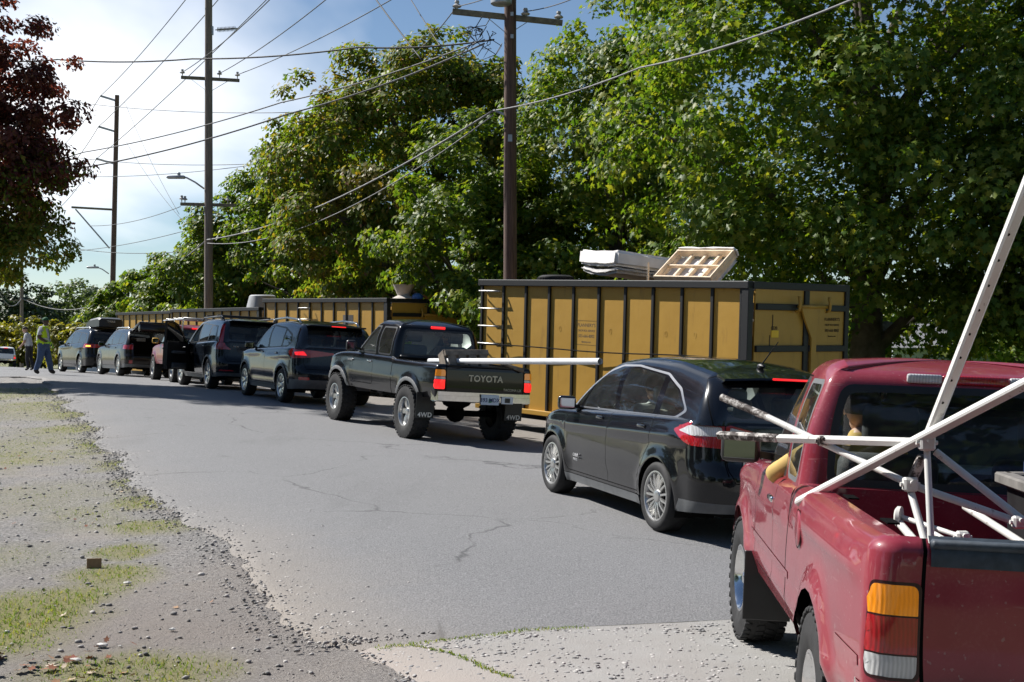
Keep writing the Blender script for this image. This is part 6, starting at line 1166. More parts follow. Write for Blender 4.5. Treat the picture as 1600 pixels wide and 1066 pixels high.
for (px, py), q_, w_ in (((285, 113), (560, -150), 'left'), ((343, 115), (706, -175), 'middle'), ((371, 117), (866, -160), 'right')): wire('thin power line from the %s insulator of the tall grey pole' % w_, [c2(px, py), c1(*q_)], .35, .017)
LW2 = 'thin power line rising from the leaning pole arms'
for (px, py), (qx, qy), w_ in (((157, 150), (296, -8), 'top'), ((154, 198), (345, -5), 'second'), ((151, 248), (420, -4), 'third')): wire('thin power line rising from the %s arm of the leaning pole' % w_, [c3(px, py), pix(qx, qy, 56), pix(qx + (qx - px) * 1.2, qy + (qy - py) * 1.2, 30)], .2, .02); wire('thin power line dropping behind the maroon tree from the %s arm of the leaning pole' % w_, [c3(px, py), pix(px - 90, py + 95, 120)], .8, .022)
LW3 = 'faint line crossing the sky behind the poles'
for a_, b_ in (((100, 157), (450, 176)), ((95, 243), (405, 256)), ((90, 275), (410, 256)), ((140, 353), (282, 323)), ((90, 394), (320, 352)), ((100, 385), (300, 392))): wire(LW3, [pix(*a_, 80), pix(*b_, 62)], .25, .016)
for a_, b_ in (((195, 160), (280, 335)), ((196, 220), (290, 350))): wire(LW3, [pix(*a_, 88), pix(*b_, 70)], .3, .012)
wire('dark guy wire dropping past the crossarm pole', [pix(585, -4, 36), pix(660, 95, 33)], .02, .02); wire('thin line dropping towards the brown pole', [pix(640, -4, 36), pix(690, 75, 33)], .02, .014)
wire('short line from the brown pole crossarm insulator', [c1(714, 10), pix(640, 90, 40)], .1, .014); wire('line from the right insulator of the brown pole', [c1(821, 18), pix(905, -6, 28)], .05, .012); wire('line rising from the left insulator of the brown pole', [c1(714, 10), pix(800, -20, 26)], .05, .012)
for px, py in ((10, 455), (120, 468)): wire('sagging pale line at the distant pole', [pix(34, 466, 150), pix(px - 12 if px < 30 else 172, py, 140)], 1.2, .05, M_CABL)
# ------------------------------------------------------------------ trees
M_LG = leafmat('maple_leaves_green', [(0, (.04, .095, .010)), (.45, (.095, .165, .018)), (.8, (.19, .235, .028)), (1, (.30, .28, .04))], .30, .42, (.26, .23, .04), (.60, .76)); M_LG2 = leafmat('maple_leaves_deep', [(0, (.022, .055, .012)), (.6, (.045, .09, .016)), (1, (.10, .14, .022))], .25, .35, (.17, .16, .035), (.62, .8))
M_LY = leafmat('maple_leaves_turning', [(0, (.06, .115, .015)), (.5, (.12, .175, .024)), (.8, (.22, .22, .035)), (1, (.32, .19, .04))], .3, .44, (.27, .16, .045), (.54, .72)); M_LMAR = leafmat('maroon_leaves', [(0, (.07, .022, .022)), (.5, (.14, .042, .038)), (.85, (.19, .075, .05)), (1, (.21, .13, .06))], .22, .42, (.10, .10, .03), (.66, .8), tcol=(1.7, 1.0, .8), gm=.06); M_LCON = leafmat('conifer_needles', [(0, (.012, .028, .014)), (1, (.035, .06, .028))], .3, .15)
M_LBLU = leafmat('far_grey_green_leaves', [(0, (.05, .085, .045)), (1, (.12, .16, .07))], .2, .3); M_LHY = leafmat('hedge_yellow_leaves', [(0, (.10, .115, .02)), (.5, (.21, .195, .03)), (1, (.34, .27, .05))], .18, .4, (.26, .10, .04), (.56, .7)); M_LLG = leafmat('pale_green_leaves', [(0, (.09, .15, .03)), (1, (.21, .26, .06))], .2, .4)
M_BARK = mat('maple_bark', (.10, .085, .072), .95, var=.4, scale=5, bump=.6, bscale=14); M_TWIG = mat('seed_cluster_brown', (.25, .12, .05), .8, var=.4, scale=3)
LOBED = np.array([(0, -.50), (.10, -.20), (.36, -.26), (.30, -.04), (.52, .14), (.22, .16), (.0, .55), (-.22, .16), (-.52, .14), (-.30, -.04), (-.36, -.26), (-.10, -.20)]); DIAM = np.array([(0, -.5), (.34, .02), (0, .55), (-.34, .02)])
def leafmesh(name, P, Nrm, size, m, parent, lobed):
    n = len(P); T = LOBED if lobed else DIAM; k = len(T); r = RNG.normal(0, 1, (n, 3)); z = Nrm / np.linalg.norm(Nrm, axis=1, keepdims=True); down = np.tile(np.array([0, 0, -1.0]), (n, 1)) + r * .45; y = down - z * (down * z).sum(1, keepdims=True); y /= np.maximum(np.linalg.norm(y, axis=1, keepdims=True), 1e-6); x = np.cross(y, z)
    s_ = (size * RNG.uniform(.6, 1.25, n))[:, None, None]; L = T[None, :, 0, None] * x[:, None, :] + T[None, :, 1, None] * y[:, None, :] - (.35 * np.abs(T[:, 0]) + .25 * T[:, 1] ** 2)[None, :, None] * z[:, None, :]; V = P[:, None, :] + L * s_
    if lobed: tri = np.array([(0, 1, 11), (1, 2, 3), (11, 9, 10), (1, 3, 5), (3, 4, 5), (11, 7, 9), (9, 7, 8), (1, 5, 11), (11, 5, 7), (5, 6, 7)])
    else: tri = np.array([(0, 1, 3), (1, 2, 3)])
    Fa = (tri[None] + (np.arange(n) * k)[:, None, None]).reshape(-1, 3); return mk_np(name, V.reshape(-1, 3), Fa, m, parent)
def tree(name, label, x, y, blobs, nl, size, m, lobed=False, trunk=.28, trunk_h=2.0, cat='tree', group=None, clump=.75, fill=.72, limbs=26, droop=.5, m2=None, cdens=None, low=None):
    """blobs: ellipsoids (dx, dy, z, rx, ry, rz) about the trunk base that together make the crown"""
    z0 = gz(x, y); root = thing(name, label, cat, (x, y, z0), 0, group); B = np.array(blobs, float); vol = B[:, 3] * B[:, 4] * B[:, 5]; nc = cdens or max(20, int(sum(B[:, 3] * B[:, 4] + B[:, 4] * B[:, 5]) * 5.0 / clump ** 2 * .42))
    bi = RNG.choice(len(B), nc, p=vol ** .8 / (vol ** .8).sum()); d = RNG.normal(0, 1, (nc, 3)); d /= np.linalg.norm(d, axis=1, keepdims=True); rad = fill + (1.02 - fill) * RNG.random(nc) ** .6; rad = np.where(RNG.random(nc) < .22, rad * RNG.uniform(.4, .9, nc), rad)
    C = B[bi, :3] + d * B[bi, 3:] * rad[:, None]; C[:, 2] = np.maximum(C[:, 2], .9); cs = clump * RNG.uniform(.55, 1.25, nc)
    w_ = cs ** 2; ci = RNG.choice(nc, nl, p=w_ / w_.sum()); g = RNG.normal(0, 1, (nl, 3)); g /= np.linalg.norm(g, axis=1, keepdims=True); rr = RNG.random(nl) ** .45; P = C[ci] + g * (rr * cs[ci])[:, None] * np.array([1, 1, .62]); P[:, 2] -= droop * .3 * cs[ci] * rr ** 2
    out = d[ci] + np.array([0, 0, .35]); Nn = out * .55 + g * .55 + np.array([-.18, .12, .45]) + RNG.normal(0, .45, (nl, 3)); P[:, 2] = np.maximum(P[:, 2], .25)
    if low:
        kk = P[:, 2] + RNG.normal(0, .7, nl) < low[0]; lc = leafmesh('lower_crown', P[kk], Nn[kk], size, low[1], root, lobed); lc['kind'] = 'stuff'; cr = leafmesh('crown', P[~kk], Nn[~kk], size, m, root, lobed)
    else: cr = leafmesh('crown', P, Nn, size, m, root, lobed)
    cr['kind'] = 'stuff'
    top = float((B[:, 2] + B[:, 5] * .7).max()); q = MB(); tp = [(0, 0, -.15)] + [(random.uniform(-.25, .25) * k / 5, random.uniform(-.25, .25) * k / 5, top * .8 * k / 5) for k in range(1, 6)]; q.tube(tp, [trunk * (1.25 if k == 0 else 1 - .16 * k) for k in range(6)], 10); q.build('trunk', M_BARK, root, True, 60)
    if limbs:
        q = MB(); o_ = RNG.choice(nc, min(limbs, nc), replace=False)
        for i in o_:
            hh = np.clip(C[i, 2] * RNG.uniform(.35, .75), trunk_h * .6, top * .75); k = min(4, int(hh / (top * .8) * 5)); a0 = Vector(tp[k]) ; a0.z = hh; e = Vector(C[i]); mid = a0.lerp(e, .5) + Vector((0, 0, .08 * (e - a0).length)); q.tube([a0, mid, e], [trunk * .38, trunk * .22, .02], 6)
        lb = q.build('limbs', M_BARK, root, True, 60); lb['kind'] = 'stuff'
    if m2:
        n2 = nl // 22; j = RNG.choice(nl, n2); c2 = leafmesh('seed_clusters', P[j] - np.array([0, 0, .1]), Nn[j], size * .7, m2, root, False); c2['kind'] = 'stuff'
    return root
TG = 'row of maples behind the drop boxes'
tree('maple_tree', 'huge dark green maple with yellowing upper leaves overhanging the near drop box', 8.2, 31.0, [(0, 0, 8.0, 6.0, 5.2, 4.8), (-3.4, -2.2, 6.2, 3.2, 3.0, 3.4), (2.8, -2.4, 5.6, 4.2, 3.0, 3.6), (0, -1.5, 4.2, 5.6, 3.8, 2.4), (-1.2, 0, 11.0, 4.6, 4.2, 3.6), (4.5, 0, 10, 4, 4, 4), (1.5, -4.2, 4.4, 3.6, 1.6, 2.4), (4.5, -2.0, 3.6, 3.2, 2.6, 1.8), (-1.5, -3.8, 7.0, 3.5, 1.8, 3.0), (0, 1.5, 3.2, 5.5, 3, 1.9), (.2, -3.2, 3.0, 3.4, 1.5, 1.7), (-1.8, -3.0, 3.6, 2.4, 1.4, 1.6), (3.2, -3.4, 3.0, 2.6, 1.4, 1.4)], 78000, .185, M_LG, True, .42, 2.0, group=TG, clump=.85, m2=None)
tree('maple_tree', 'dark maple beyond the red pickup cab at the end of the row', 15.0, 28.5, [(0, 0, 7.0, 5.0, 4.6, 4.6), (-1.5, -1, 4.4, 4.6, 3.8, 2.6), (0, 0, 10.5, 4, 4, 3), (-2.5, -1.5, 3.4, 2.6, 2.2, 1.6)], 40000, .21, M_LG2, False, .36, 2.0, group=TG, clump=.85)
tree('maple_tree', 'tall light-topped maple just beside and behind the brown pole', 3.0, 39.0, [(0, 0, 6.0, 3.9, 3.8, 4.2), (-.6, -1.2, 6.4, 3.2, 2.4, 3.4), (.6, 0, 9.8, 2.8, 2.8, 2.8), (-2.0, -1, 3.8, 2.6, 2.6, 2.2), (2.8, -.5, 5.2, 3.4, 3, 3.4)], 48000, .18, M_LG, True, .32, 2.0, group=TG, clump=.75)
tree('maple_tree', 'bright low maple hanging over the second drop box', -1.4, 38.5, [(0, 0, 5.2, 2.6, 2.6, 2.9), (.5, -.6, 3.8, 2.2, 1.8, 1.8), (1.2, .3, 4.0, 2.2, 2.2, 2.4), (.9, -2.6, 3.0, 1.5, 1.6, 1.1)], 30000, .19, M_LG, True, .26, 1.5, group=TG, clump=.65)
tree('maple_tree', 'tall maple with orange tips and brown seed clusters rising left of the brown pole', -3.3, 46.0, [(0, 0, 6.8, 4.2, 3.6, 4.6), (.2, 0, 10.2, 3.0, 2.4, 2.2), (-2.8, 0, 8.4, 2.4, 2.2, 2.6), (2.6, 0, 9.2, 2.2, 2.2, 2.4), (-2.4, -1, 4.6, 2.6, 2.6, 2.8), (2.2, 0, 8.4, 2.4, 2.4, 2.6)], 62000, .19, M_LY, False, .34, 2.0, group=TG, clump=.75, m2=M_TWIG)
tree('maple_tree', 'open-branched maple showing bare limbs against the sky', -7.2, 57.5, [(0, 0, 7.0, 3.5, 3.2, 4.8), (.8, 0, 10.6, 2.4, 1.9, 2.4), (-2.2, -.8, 5.4, 2.6, 2.4, 3.2), (-1.8, 0, 8.6, 1.9, 1.9, 2.2), (1.6, -1, 4.6, 2.6, 2.4, 2.8)], 46000, .21, M_LG, False, .3, 2.0, group=TG, clump=.7, limbs=40, m2=M_TWIG)
tree('maple_tree', 'mid-height maple behind the tall grey pole', -11.6, 61.5, [(0, 0, 5.6, 3.2, 2.8, 3.6), (1.0, 0, 8.6, 2.2, 1.8, 2.2), (-2.0, -.6, 4.6, 2.4, 2.2, 2.8), (1.8, -.6, 4.0, 2.4, 2.2, 2.6)], 34000, .22, M_LG, False, .28, 1.6, group=TG, clump=.7)
tree('maple_tree', 'rounded maple above the third drop box', -15.6, 67.0, [(0, 0, 4.2, 3.0, 2.6, 2.9), (1.6, 0, 6.0, 2.2, 1.8, 1.9), (-2.0, -.4, 3.4, 2.2, 2.0, 2.2)], 24000, .25, M_LG, False, .24, 1.4, group=TG, clump=.7)
tree('maple_tree', 'small maple at the far end of the row by the leaning pole', -20.6, 74.5, [(0, 0, 3.4, 2.3, 2.2, 2.4), (.5, 0, 5.4, 1.2, 1.2, 1.0), (-1.4, 0, 2.6, 1.6, 1.6, 1.6)], 13000, .26, M_LG, False, .2, 1.2, group=TG, clump=.65)
tree('maroon_tree', 'maroon-leaved tree standing on the verge, turning green low down', -14.6, 34.0, [(0, 0, 7.4, 3.5, 3.3, 4.6), (-.4, 0, 12.0, 2.7, 2.7, 3.4), (1.3, -.2, 4.9, 2.3, 2.2, 1.6), (-1.6, 0, 5.0, 2.6, 2.4, 1.8), (1.6, 0, 3.4, 2.0, 1.9, 1.0), (-.5, 0, 3.5, 2.4, 2.2, 1.0), (2.0, 0, 6.4, 1.9, 1.9, 2.2)], 110000, .13, M_LMAR, False, .24, 2.2, clump=.5, limbs=40, fill=.55, low=(4.9, M_LY))
# far background left: shrubs, conifers, trees, house
hb = [(-16, 118, 8, 5.2), (22, 122, 7.5, 5.6), (60, 116, 6.5, 5.0), (95, 100, 4.6, 4.2), (125, 96, 4.2, 3.9), (155, 92, 3.6, 3.3)]
for i, (px, Y_, r_, h_) in enumerate(hb):
    xx = pix(px, 500, Y_).x; tree('shrub', ['tall rust-tinged shrub behind the white pickup', 'broad rust and green shrub behind the walking worker', 'dense shrub of mixed yellow leaves behind the worker', 'yellow shrub behind the minivan', 'bright yellow shrub behind the roof box', 'small yellow shrub at the foot of the leaning pole'][i], xx, Y_, [(0, 0, h_ * .42, r_ * .42, r_ * .4, h_ * .46), (r_ * .25, -.3, h_ * .34, r_ * .3, r_ * .3, h_ * .4)], 5500, .34, M_LHY, False, .1, .3, 'shrub', 'autumn shrubs behind the queue', .7, .6, 6)
for i, (px, top, Y_, r_, m_, lb) in enumerate(((20, 432, 165, 6.5, M_LCON, 'dark conifer behind the distant pale pole'), (55, 448, 170, 5.0, M_LCON, 'smaller dark conifer beside the distant pale pole'), (112, 434, 185, 6, M_LBLU, 'hazy grey-green tree above the gabled house'), (150, 430, 180, 6, M_LBLU, 'hazy spiky-topped tree left of the leaning pole'), (185, 470, 120, 3.2, M_LLG, 'pale green bush behind the leaning pole'))):
    xx = pix(px, 500, Y_).x; zt_ = pix(px, top, Y_).z - gz(xx, Y_); bl = [(0, 0, zt_ * .45, r_, r_, zt_ * .45), (0, 0, zt_ * .72, r_ * .55, r_ * .55, zt_ * .3)] if m_ is M_LCON else [(0, 0, zt_ * .55, r_, r_, zt_ * .42), (r_ * .4, 0, zt_ * .45, r_ * .8, r_ * .7, zt_ * .36)]
    tree('far_tree', lb, xx, Y_, bl, 6000, .55, m_, False, .3, 2, 'tree', None, 1.3, .6, 4)
for i, (px, top, Y_, r_, m_) in enumerate(((1590, 488, 85, 4.2, M_LLG), (1330, 452, 110, 6, M_LG2), (1430, 440, 100, 6, M_LG), (1700, 470, 95, 6, M_LG2), (1230, 505, 130, 7, M_LG2), (1090, 500, 140, 7, M_LG2), (1520, 490, 150, 6, M_LBLU), (940, 495, 135, 7, M_LG2), (1650, 500, 140, 8, M_LG2), (700, 480, 130, 7, M_LG2), (560, 470, 140, 7, M_LG2))):
    xx = pix(px, 500, Y_).x; zt_ = pix(px, top, Y_).z - gz(xx, Y_); tree('far_tree', ['round pale green tree beyond the lawn by the grey roof', 'dark tree beyond the lawn beside the near drop box', 'leafy tree beyond the lawn behind the red pickup roof', 'dark tree beyond the lawn past the grey-roofed house', 'dark tree beyond the lawn', 'dark tree beyond the lawn', 'hazy grey-green tree far beyond the lawn', 'dark tree beyond the lawn', 'dark tree beyond the lawn', 'dark tree beyond the lawn', 'dark tree beyond the lawn'][i], xx, Y_, [(0, 0, zt_ * .55, r_, r_, zt_ * .45), (r_ * .4, 0, zt_ * .42, r_ * .8, r_ * .7, zt_ * .36)], 5200, .42, m_, False, .3, 2, 'tree', 'trees beyond the lawn', 1.1, .6, 4)
# unseen trees added left of and behind the camera for car reflections
for i, (xx, yy, r_, h_) in enumerate(((-22, 13, 5, 10), (-26, 24, 5, 9), (-21, 2, 5, 9), (-15, -10, 6, 11), (-3, -15, 6, 12), (8, -15, 6, 12), (18, -9, 6, 11), (-33, 37, 5, 9))):
    tree('maple_tree', 'unseen tree added outside the view for the cars to reflect', xx, yy, [(0, 0, h_ * .58, r_, r_, h_ * .42), (0, 0, h_ * .3, r_ * .9, r_ * .9, h_ * .26)], 7000, .6, M_LG2, False, .25, 1.5, 'tree', 'added trees outside the view', 1.1, .6, 4)
# houses
M_ROOF = mat('grey_shingle', (.17, .17, .175), .9, var=.25, scale=5); M_SIDE = mat('grey_siding', (.30, .32, .34), .8, var=.1); M_WTRIM = mat('white_trim', (.7, .7, .68), .6)
def house(label, px, Y_, w_, d_, eave, ridge, rot, wm=None):
    xx = pix(px, 500, Y_).x; root = thing('house', label, 'house', (xx, Y_, gz(xx, Y_)), R(rot)); q = MB(); q.box((0, 0, eave / 2), (w_, d_, eave)); q.add([(-w_ / 2, -d_ / 2, eave), (w_ / 2, -d_ / 2, eave), (0, -d_ / 2, ridge - .1), (-w_ / 2, d_ / 2, eave), (w_ / 2, d_ / 2, eave), (0, d_ / 2, ridge - .1)], [(0, 1, 2), (5, 4, 3)]); q.build('wall', wm or M_SIDE, root)
    for sx in (-1, 1): q = MB(); q.bar((sx * (w_ / 2 + .4), 0, eave - .25), (0, 0, ridge), .18, d_ + .8, None, (0, 1, 0)); q.build('roof', M_ROOF, root)
    for sx in (-.28, .22):
        o = None; q = MB(); q.box((sx * w_, -d_ / 2 - .03, eave * .55), (1.3, .08, 1.4)); o = q.build('window', M_WTRIM, root); q = MB(); q.box((sx * w_, -d_ / 2 - .08, eave * .55), (1.1, .04, 1.2)); q.build('pane', M_GLSD, o)
    q = MB(); q.box((w_ * .02, -d_ / 2 - .03, 1.05), (.95, .08, 2.1)); q.build('door', M_WTRIM, root); return root
house('grey gabled house behind the yellow shrubs', 142, 140, 5.5, 9, 3.4, 6.0, 12); house('low grey-roofed house beyond the lawn by the pale tree', 1560, 92, 7, 14, 1.6, 3.0, 75); house('low house with pale roof far beyond the lawn', 1336, 210, 6, 10, 1.8, 3.2, 80); house('pale shed behind the farthest drop box', 164, 88, 3, 5, 2.2, 3.2, 10, M_WTRIM)
# ------------------------------------------------------------------ people
M_SKD = mat('dark_skin', (.075, .042, .03), .5, var=.15, scale=10); M_SKL = mat('light_skin', (.50, .30, .22), .5, var=.1, scale=10); M_LIME = mat('lime_vest', (.55, .80, .02), .7, var=.08, emit=(.5, .8, .02), es=.0); M_DENIM = mat('blue_denim', (.055, .095, .19), .85, var=.3, scale=7); M_TEE = mat('pale_grey_tee', (.48, .49, .55), .85, var=.08); M_WTEE = mat('white_tee', (.72, .71, .70), .85, var=.06); M_BOOT = mat('dark_boots', (.02, .017, .015), .7); M_GLOVE = mat('lime_gloves', (.40, .75, .05), .7); M_CAPG = mat('green_cap', (.01, .10, .035), .8); M_REFL = mat('reflective_tape', (.65, .65, .62), .4); M_HAIRD = mat('dark_hair', (.025, .02, .018), .8, var=.3, scale=30); M_TAN = mat('tan_shirt', (.50, .33, .10), .85, var=.15, scale=8); M_KHAKI = mat('khaki_cloth', (.34, .27, .19), .85); M_DTROU = mat('dark_trousers', (.03, .03, .035), .85)
def skinned(verts, edges, rad, root_i=0, sub=1):
    me = bpy.data.meshes.new('tmp'); me.from_pydata(verts, edges, []); o = bpy.data.objects.new('tmp', me); COL.objects.link(o); md = o.modifiers.new('skin', 'SKIN'); md.use_smooth_shade = True
    for i, v in enumerate(me.skin_vertices[0].data): r = rad[i]; v.radius = r if isinstance(r, tuple) else (r, r); v.use_root = (i == root_i)
    s2 = o.modifiers.new('sub', 'SUBSURF'); s2.levels = sub; s2.render_levels = sub; dg = bpy.context.evaluated_depsgraph_get(); out = bpy.data.meshes.new_from_object(o.evaluated_get(dg)); bpy.data.objects.remove(o); return out
def person(label, loc, rz, J, zones, mats, hand_r=.042, sub=2):
    """J: joints in metres, x forward, y left, z up; zones: (material index, test(co)) tried in order"""
    root = thing('person', label, 'person', loc, rz)
    names = ['pelvis', 'belly', 'chest', 'neck0', 'neck1', 'shl', 'ell', 'wrl', 'hal', 'shr', 'elr', 'wrr', 'har', 'hil', 'knl', 'anl', 'tol', 'hir', 'knr', 'anr', 'tor']; I = {n: i for i, n in enumerate(names)}
    rad = dict(pelvis=(.15, .13), belly=(.17, .15), chest=(.17, .13), neck0=(.075, .075), neck1=(.058, .06), shl=.075, ell=.052, wrl=.036, hal=hand_r, shr=.075, elr=.052, wrr=.036, har=hand_r, hil=.105, knl=.075, anl=.055, tol=.045, hir=.105, knr=.075, anr=.055, tor=.045); rad.update(J.get('rad', {}))
    E = [('pelvis', 'belly'), ('belly', 'chest'), ('chest', 'neck0'), ('neck0', 'neck1'), ('chest', 'shl'), ('shl', 'ell'), ('ell', 'wrl'), ('wrl', 'hal'), ('chest', 'shr'), ('shr', 'elr'), ('elr', 'wrr'), ('wrr', 'har'), ('pelvis', 'hil'), ('hil', 'knl'), ('knl', 'anl'), ('anl', 'tol'), ('pelvis', 'hir'), ('hir', 'knr'), ('knr', 'anr'), ('anr', 'tor')]
    me = skinned([J[n] for n in names], [(I[a], I[b]) for a, b in E], [rad[n] for n in names], 0, sub)
    # head joined to the same mesh: skull, jaw, nose, ears
    bm = bmesh.new(); bm.from_mesh(me); hx, hy, hz = J['head']
    def blob(c, r, s3, n=14):
        g_ = bmesh.ops.create_uvsphere(bm, u_segments=n, v_segments=10, radius=r)['verts']
        for v in g_: v.co = Vector((v.co.x * s3[0] + c[0], v.co.y * s3[1] + c[1], v.co.z * s3[2] + c[2]))
    blob((hx, hy, hz + .02), .105, (1.0, .80, 1.08)); blob((hx + .03, hy, hz - .065), .062, (.95, .85, 1)); blob((hx + .105, hy, hz - .01), .018, (1, .8, 1.5), 8)
    for s_ in (1, -1): blob((hx - .005, hy + s_ * .084, hz - .005), .028, (.7, .35, 1.1), 8)
    for nm, s_ in (('hal', 1), ('har', -1)):       # fingers
        c = Vector(J[nm]); w_ = Vector(J['wr' + nm[2]]); d = (c - w_).normalized()
        for k in range(4):
            off = Vector((0, 0, 0)) + d.cross(Vector((0, 1, 0))).normalized() * (.018 * (k - 1.5)); blob(c + off + d * (.055 - .004 * abs(k - 1.2)), .011, (1.1, 1.1, 2.4) if abs(d.z) > .5 else (2.4, 1.1, 1.1), 6)
        blob(c + Vector((.028, 0, .0)) + d * .01, .012, (1.2, 1, 1.9), 6)
    for f in bm.faces: f.smooth = True
    bm.to_mesh(me); bm.free(); me.materials.clear()
    for m_ in mats: me.materials.append(m_)
    co = np.zeros(len(me.vertices) * 3); me.vertices.foreach_get('co', co); co = co.reshape(-1, 3); mi = []
    for p in me.polygons:
        c = co[list(p.vertices)].mean(0)
        for k, t in zones:
            if t(c): mi.append(k); break
        else: mi.append(0)
    me.polygons.foreach_set('material_index', mi); me.name = 'body'; o = link(bpy.data.objects.new('body', me), root); return root, o, co
def shell(name, src, root, test, off, m, thick=0):
    me = src.data; bm = bmesh.new(); bm.from_mesh(me); bm.normal_update(); dl = [f for f in bm.faces if not test(f.calc_center_median())]; bmesh.ops.delete(bm, geom=dl, context='FACES')
    for v in bm.verts: v.co += v.normal * off
    me2 = bpy.data.meshes.new(name); bm.to_mesh(me2); bm.free(); me2.materials.clear(); me2.materials.append(m); me2.polygons.foreach_set('material_index', [0] * len(me2.polygons)); return link(bpy.data.objects.new(name, me2), root)
Jw = dict(pelvis=(0, 0, .98), belly=(.02, 0, 1.14), chest=(.02, 0, 1.36), neck0=(.02, 0, 1.52), neck1=(.05, 0, 1.60), head=(.075, 0, 1.685), shl=(.0, .20, 1.46), ell=(-.02, .27, 1.18), wrl=(.12, .26, .97), hal=(.17, .25, .90), shr=(.02, -.20, 1.46), elr=(-.03, -.27, 1.19), wrr=(.20, -.22, 1.04), har=(.28, -.18, 1.0),
    hil=(-.0, .10, .90), knl=(.12, .12, .50), anl=(.20, .12, .10), tol=(.33, .13, .05), hir=(0, -.10, .90), knr=(-.05, -.12, .50), anr=(-.20, -.13, .11), tor=(-.08, -.13, .045), rad=dict(belly=(.21, .20), pelvis=(.19, .17), chest=(.20, .17), hil=.14, hir=.14, knl=.11, knr=.11, anl=.09, anr=.09, shl=.10, shr=.10, ell=.065, elr=.065))
arm_ = lambda c: abs(c[1]) > .225 and c[2] > .84
zw = [(1, lambda c: c[2] > 1.57), (5, lambda c: (arm_(c) or c[0] > .22 and c[2] > .86) and c[2] < 1.03 and c[2] > .8), (1, lambda c: arm_(c) and c[2] < 1.27), (3, lambda c: c[2] < .15), (2, lambda c: c[2] < 1.02), (0, lambda c: True)]
wx = pix(68, 590, 43.0); wk, wb_, _ = person('worker in lime vest, green cap and jeans walking beside the queue', (wx.x, 43.0, gz(wx.x, 43.0)), R(-8), Jw, zw, [M_TEE, M_SKD, M_DENIM, M_BOOT, M_BOOT, M_GLOVE])
vt = shell('vest', wb_, wk, lambda c: 1.0 < c.z < 1.53 and abs(c.y) < .215 and not (c.x > .10 and abs(c.y) < .07), .02, M_LIME); tp_ = shell('reflective_tape', wb_, wk, lambda c: abs(c.y) < .21 and (1.09 < c.z < 1.15) and not (c.x > .10 and abs(c.y) < .07), .026, M_REFL)
def cap(root, J, m, brim=True):
    hx, hy, hz = J['head']; q = MB(); q.sphere((hx - .005, hy, hz + .055), .113, n=16, sc3=(1, .84, .82)); q.v = [Vector((v.x, v.y, max(v.z, hz + .045))) for v in q.v]
    if brim: q.box((hx + .125, hy, hz + .05), (.11, .14, .014), None, .006)
    return q.build('cap', m, root, True, 60)
cap(wk, Jw, M_CAPG)
Jm = dict(pelvis=(0, 0, .96), belly=(.03, 0, 1.12), chest=(.07, 0, 1.33), neck0=(.10, 0, 1.48), neck1=(.14, 0, 1.56), head=(.18, 0, 1.63), shl=(.06, .19, 1.43), ell=(.10, .24, 1.14), wrl=(.28, .22, .96), hal=(.34, .21, .90), shr=(.08, -.19, 1.43), elr=(.06, -.24, 1.14), wrr=(.2, -.22, .93), har=(.24, -.21, .86), hil=(0, .09, .88), knl=(.06, .10, .48), anl=(.0, .11, .09), tol=(.13, .12, .045), hir=(0, -.09, .88), knr=(-.02, -.10, .48), anr=(-.10, -.11, .09), tor=(.03, -.12, .045))
zm = [(1, lambda c: c[2] > 1.53), (1, lambda c: arm_(c) and c[2] < 1.24), (3, lambda c: c[2] < .12), (2, lambda c: c[2] < 1.0), (0, lambda c: True)]
mx_ = pix(46, 575, 54); mn, mb_, _ = person('man in white T-shirt and dark trousers leaning over behind the worker', (mx_.x, 54, gz(mx_.x, 54)), R(175), Jm, zm, [M_WTEE, M_SKL, M_DTROU, M_BOOT]); cap(mn, Jm, M_HAIRD, False)
# seated drivers
Js = dict(pelvis=(0, 0, .10), belly=(-.02, 0, .26), chest=(-.07, 0, .47), neck0=(-.08, 0, .62), neck1=(-.06, 0, .70), head=(-.04, 0, .785), shl=(-.07, .19, .56), ell=(.10, .30, .36), wrl=(.34, .22, .42), hal=(.41, .19, .45), shr=(-.07, -.19, .56), elr=(.12, -.26, .36), wrr=(.36, -.15, .42), har=(.42, -.12, .45), hil=(.05, .1, .09), knl=(.46, .12, .16), anl=(.66, .12, -.20), tol=(.78, .12, -.22), hir=(.05, -.1, .09), knr=(.46, -.12, .16), anr=(.66, -.12, -.20), tor=(.78, -.12, -.22))
zs_ = [(1, lambda c: c[2] > .67), (1, lambda c: abs(c[1]) > .09 and c[0] > .2 and c[2] > .3), (2, lambda c: c[2] < .17 or c[0] > .2), (0, lambda c: True)]
def driver(label, car_M, p, mats, J=Js, zones=zs_, hair=M_HAIRD):
    root, o, _ = person(label, (0, 0, 0), 0, J, zones, mats); root.matrix_world = car_M @ Matrix.Translation(p); hx, hy, hz = J['head']; q = MB(); q.sphere((hx - .012, hy, hz + .035), .115, n=14, sc3=(1, .86, 1)); q.v = [Vector((min(v.x, hx + .06), v.y, max(v.z, hz - .03))) for v in q.v]; q.build('hair', hair, root, True, 60); return root
HM = hatch.matrix_world.copy(); driver('driver in pale top seen through the hatchback side windows', HM, (-.02, .38, .50), [M_WTEE, M_SKL, M_DTROU])
driver('driver in lime shirt behind the black pickup rear window', TM, (-.26, .36, .82), [M_LIME, M_SKL, M_DTROU]); driver('bareheaded passenger in the black pickup cab', TM, (-.26, -.36, .82), [M_KHAKI, M_SKL, M_DTROU])
Jr = dict(Js); Jr.update(shl=(-.05, .22, .56), ell=(.05, .425, .41), wrl=(.28, .36, .44), hal=(.35, .32, .44)); Jr['rad'] = dict(ell=.055, wrl=.042, shl=.08)
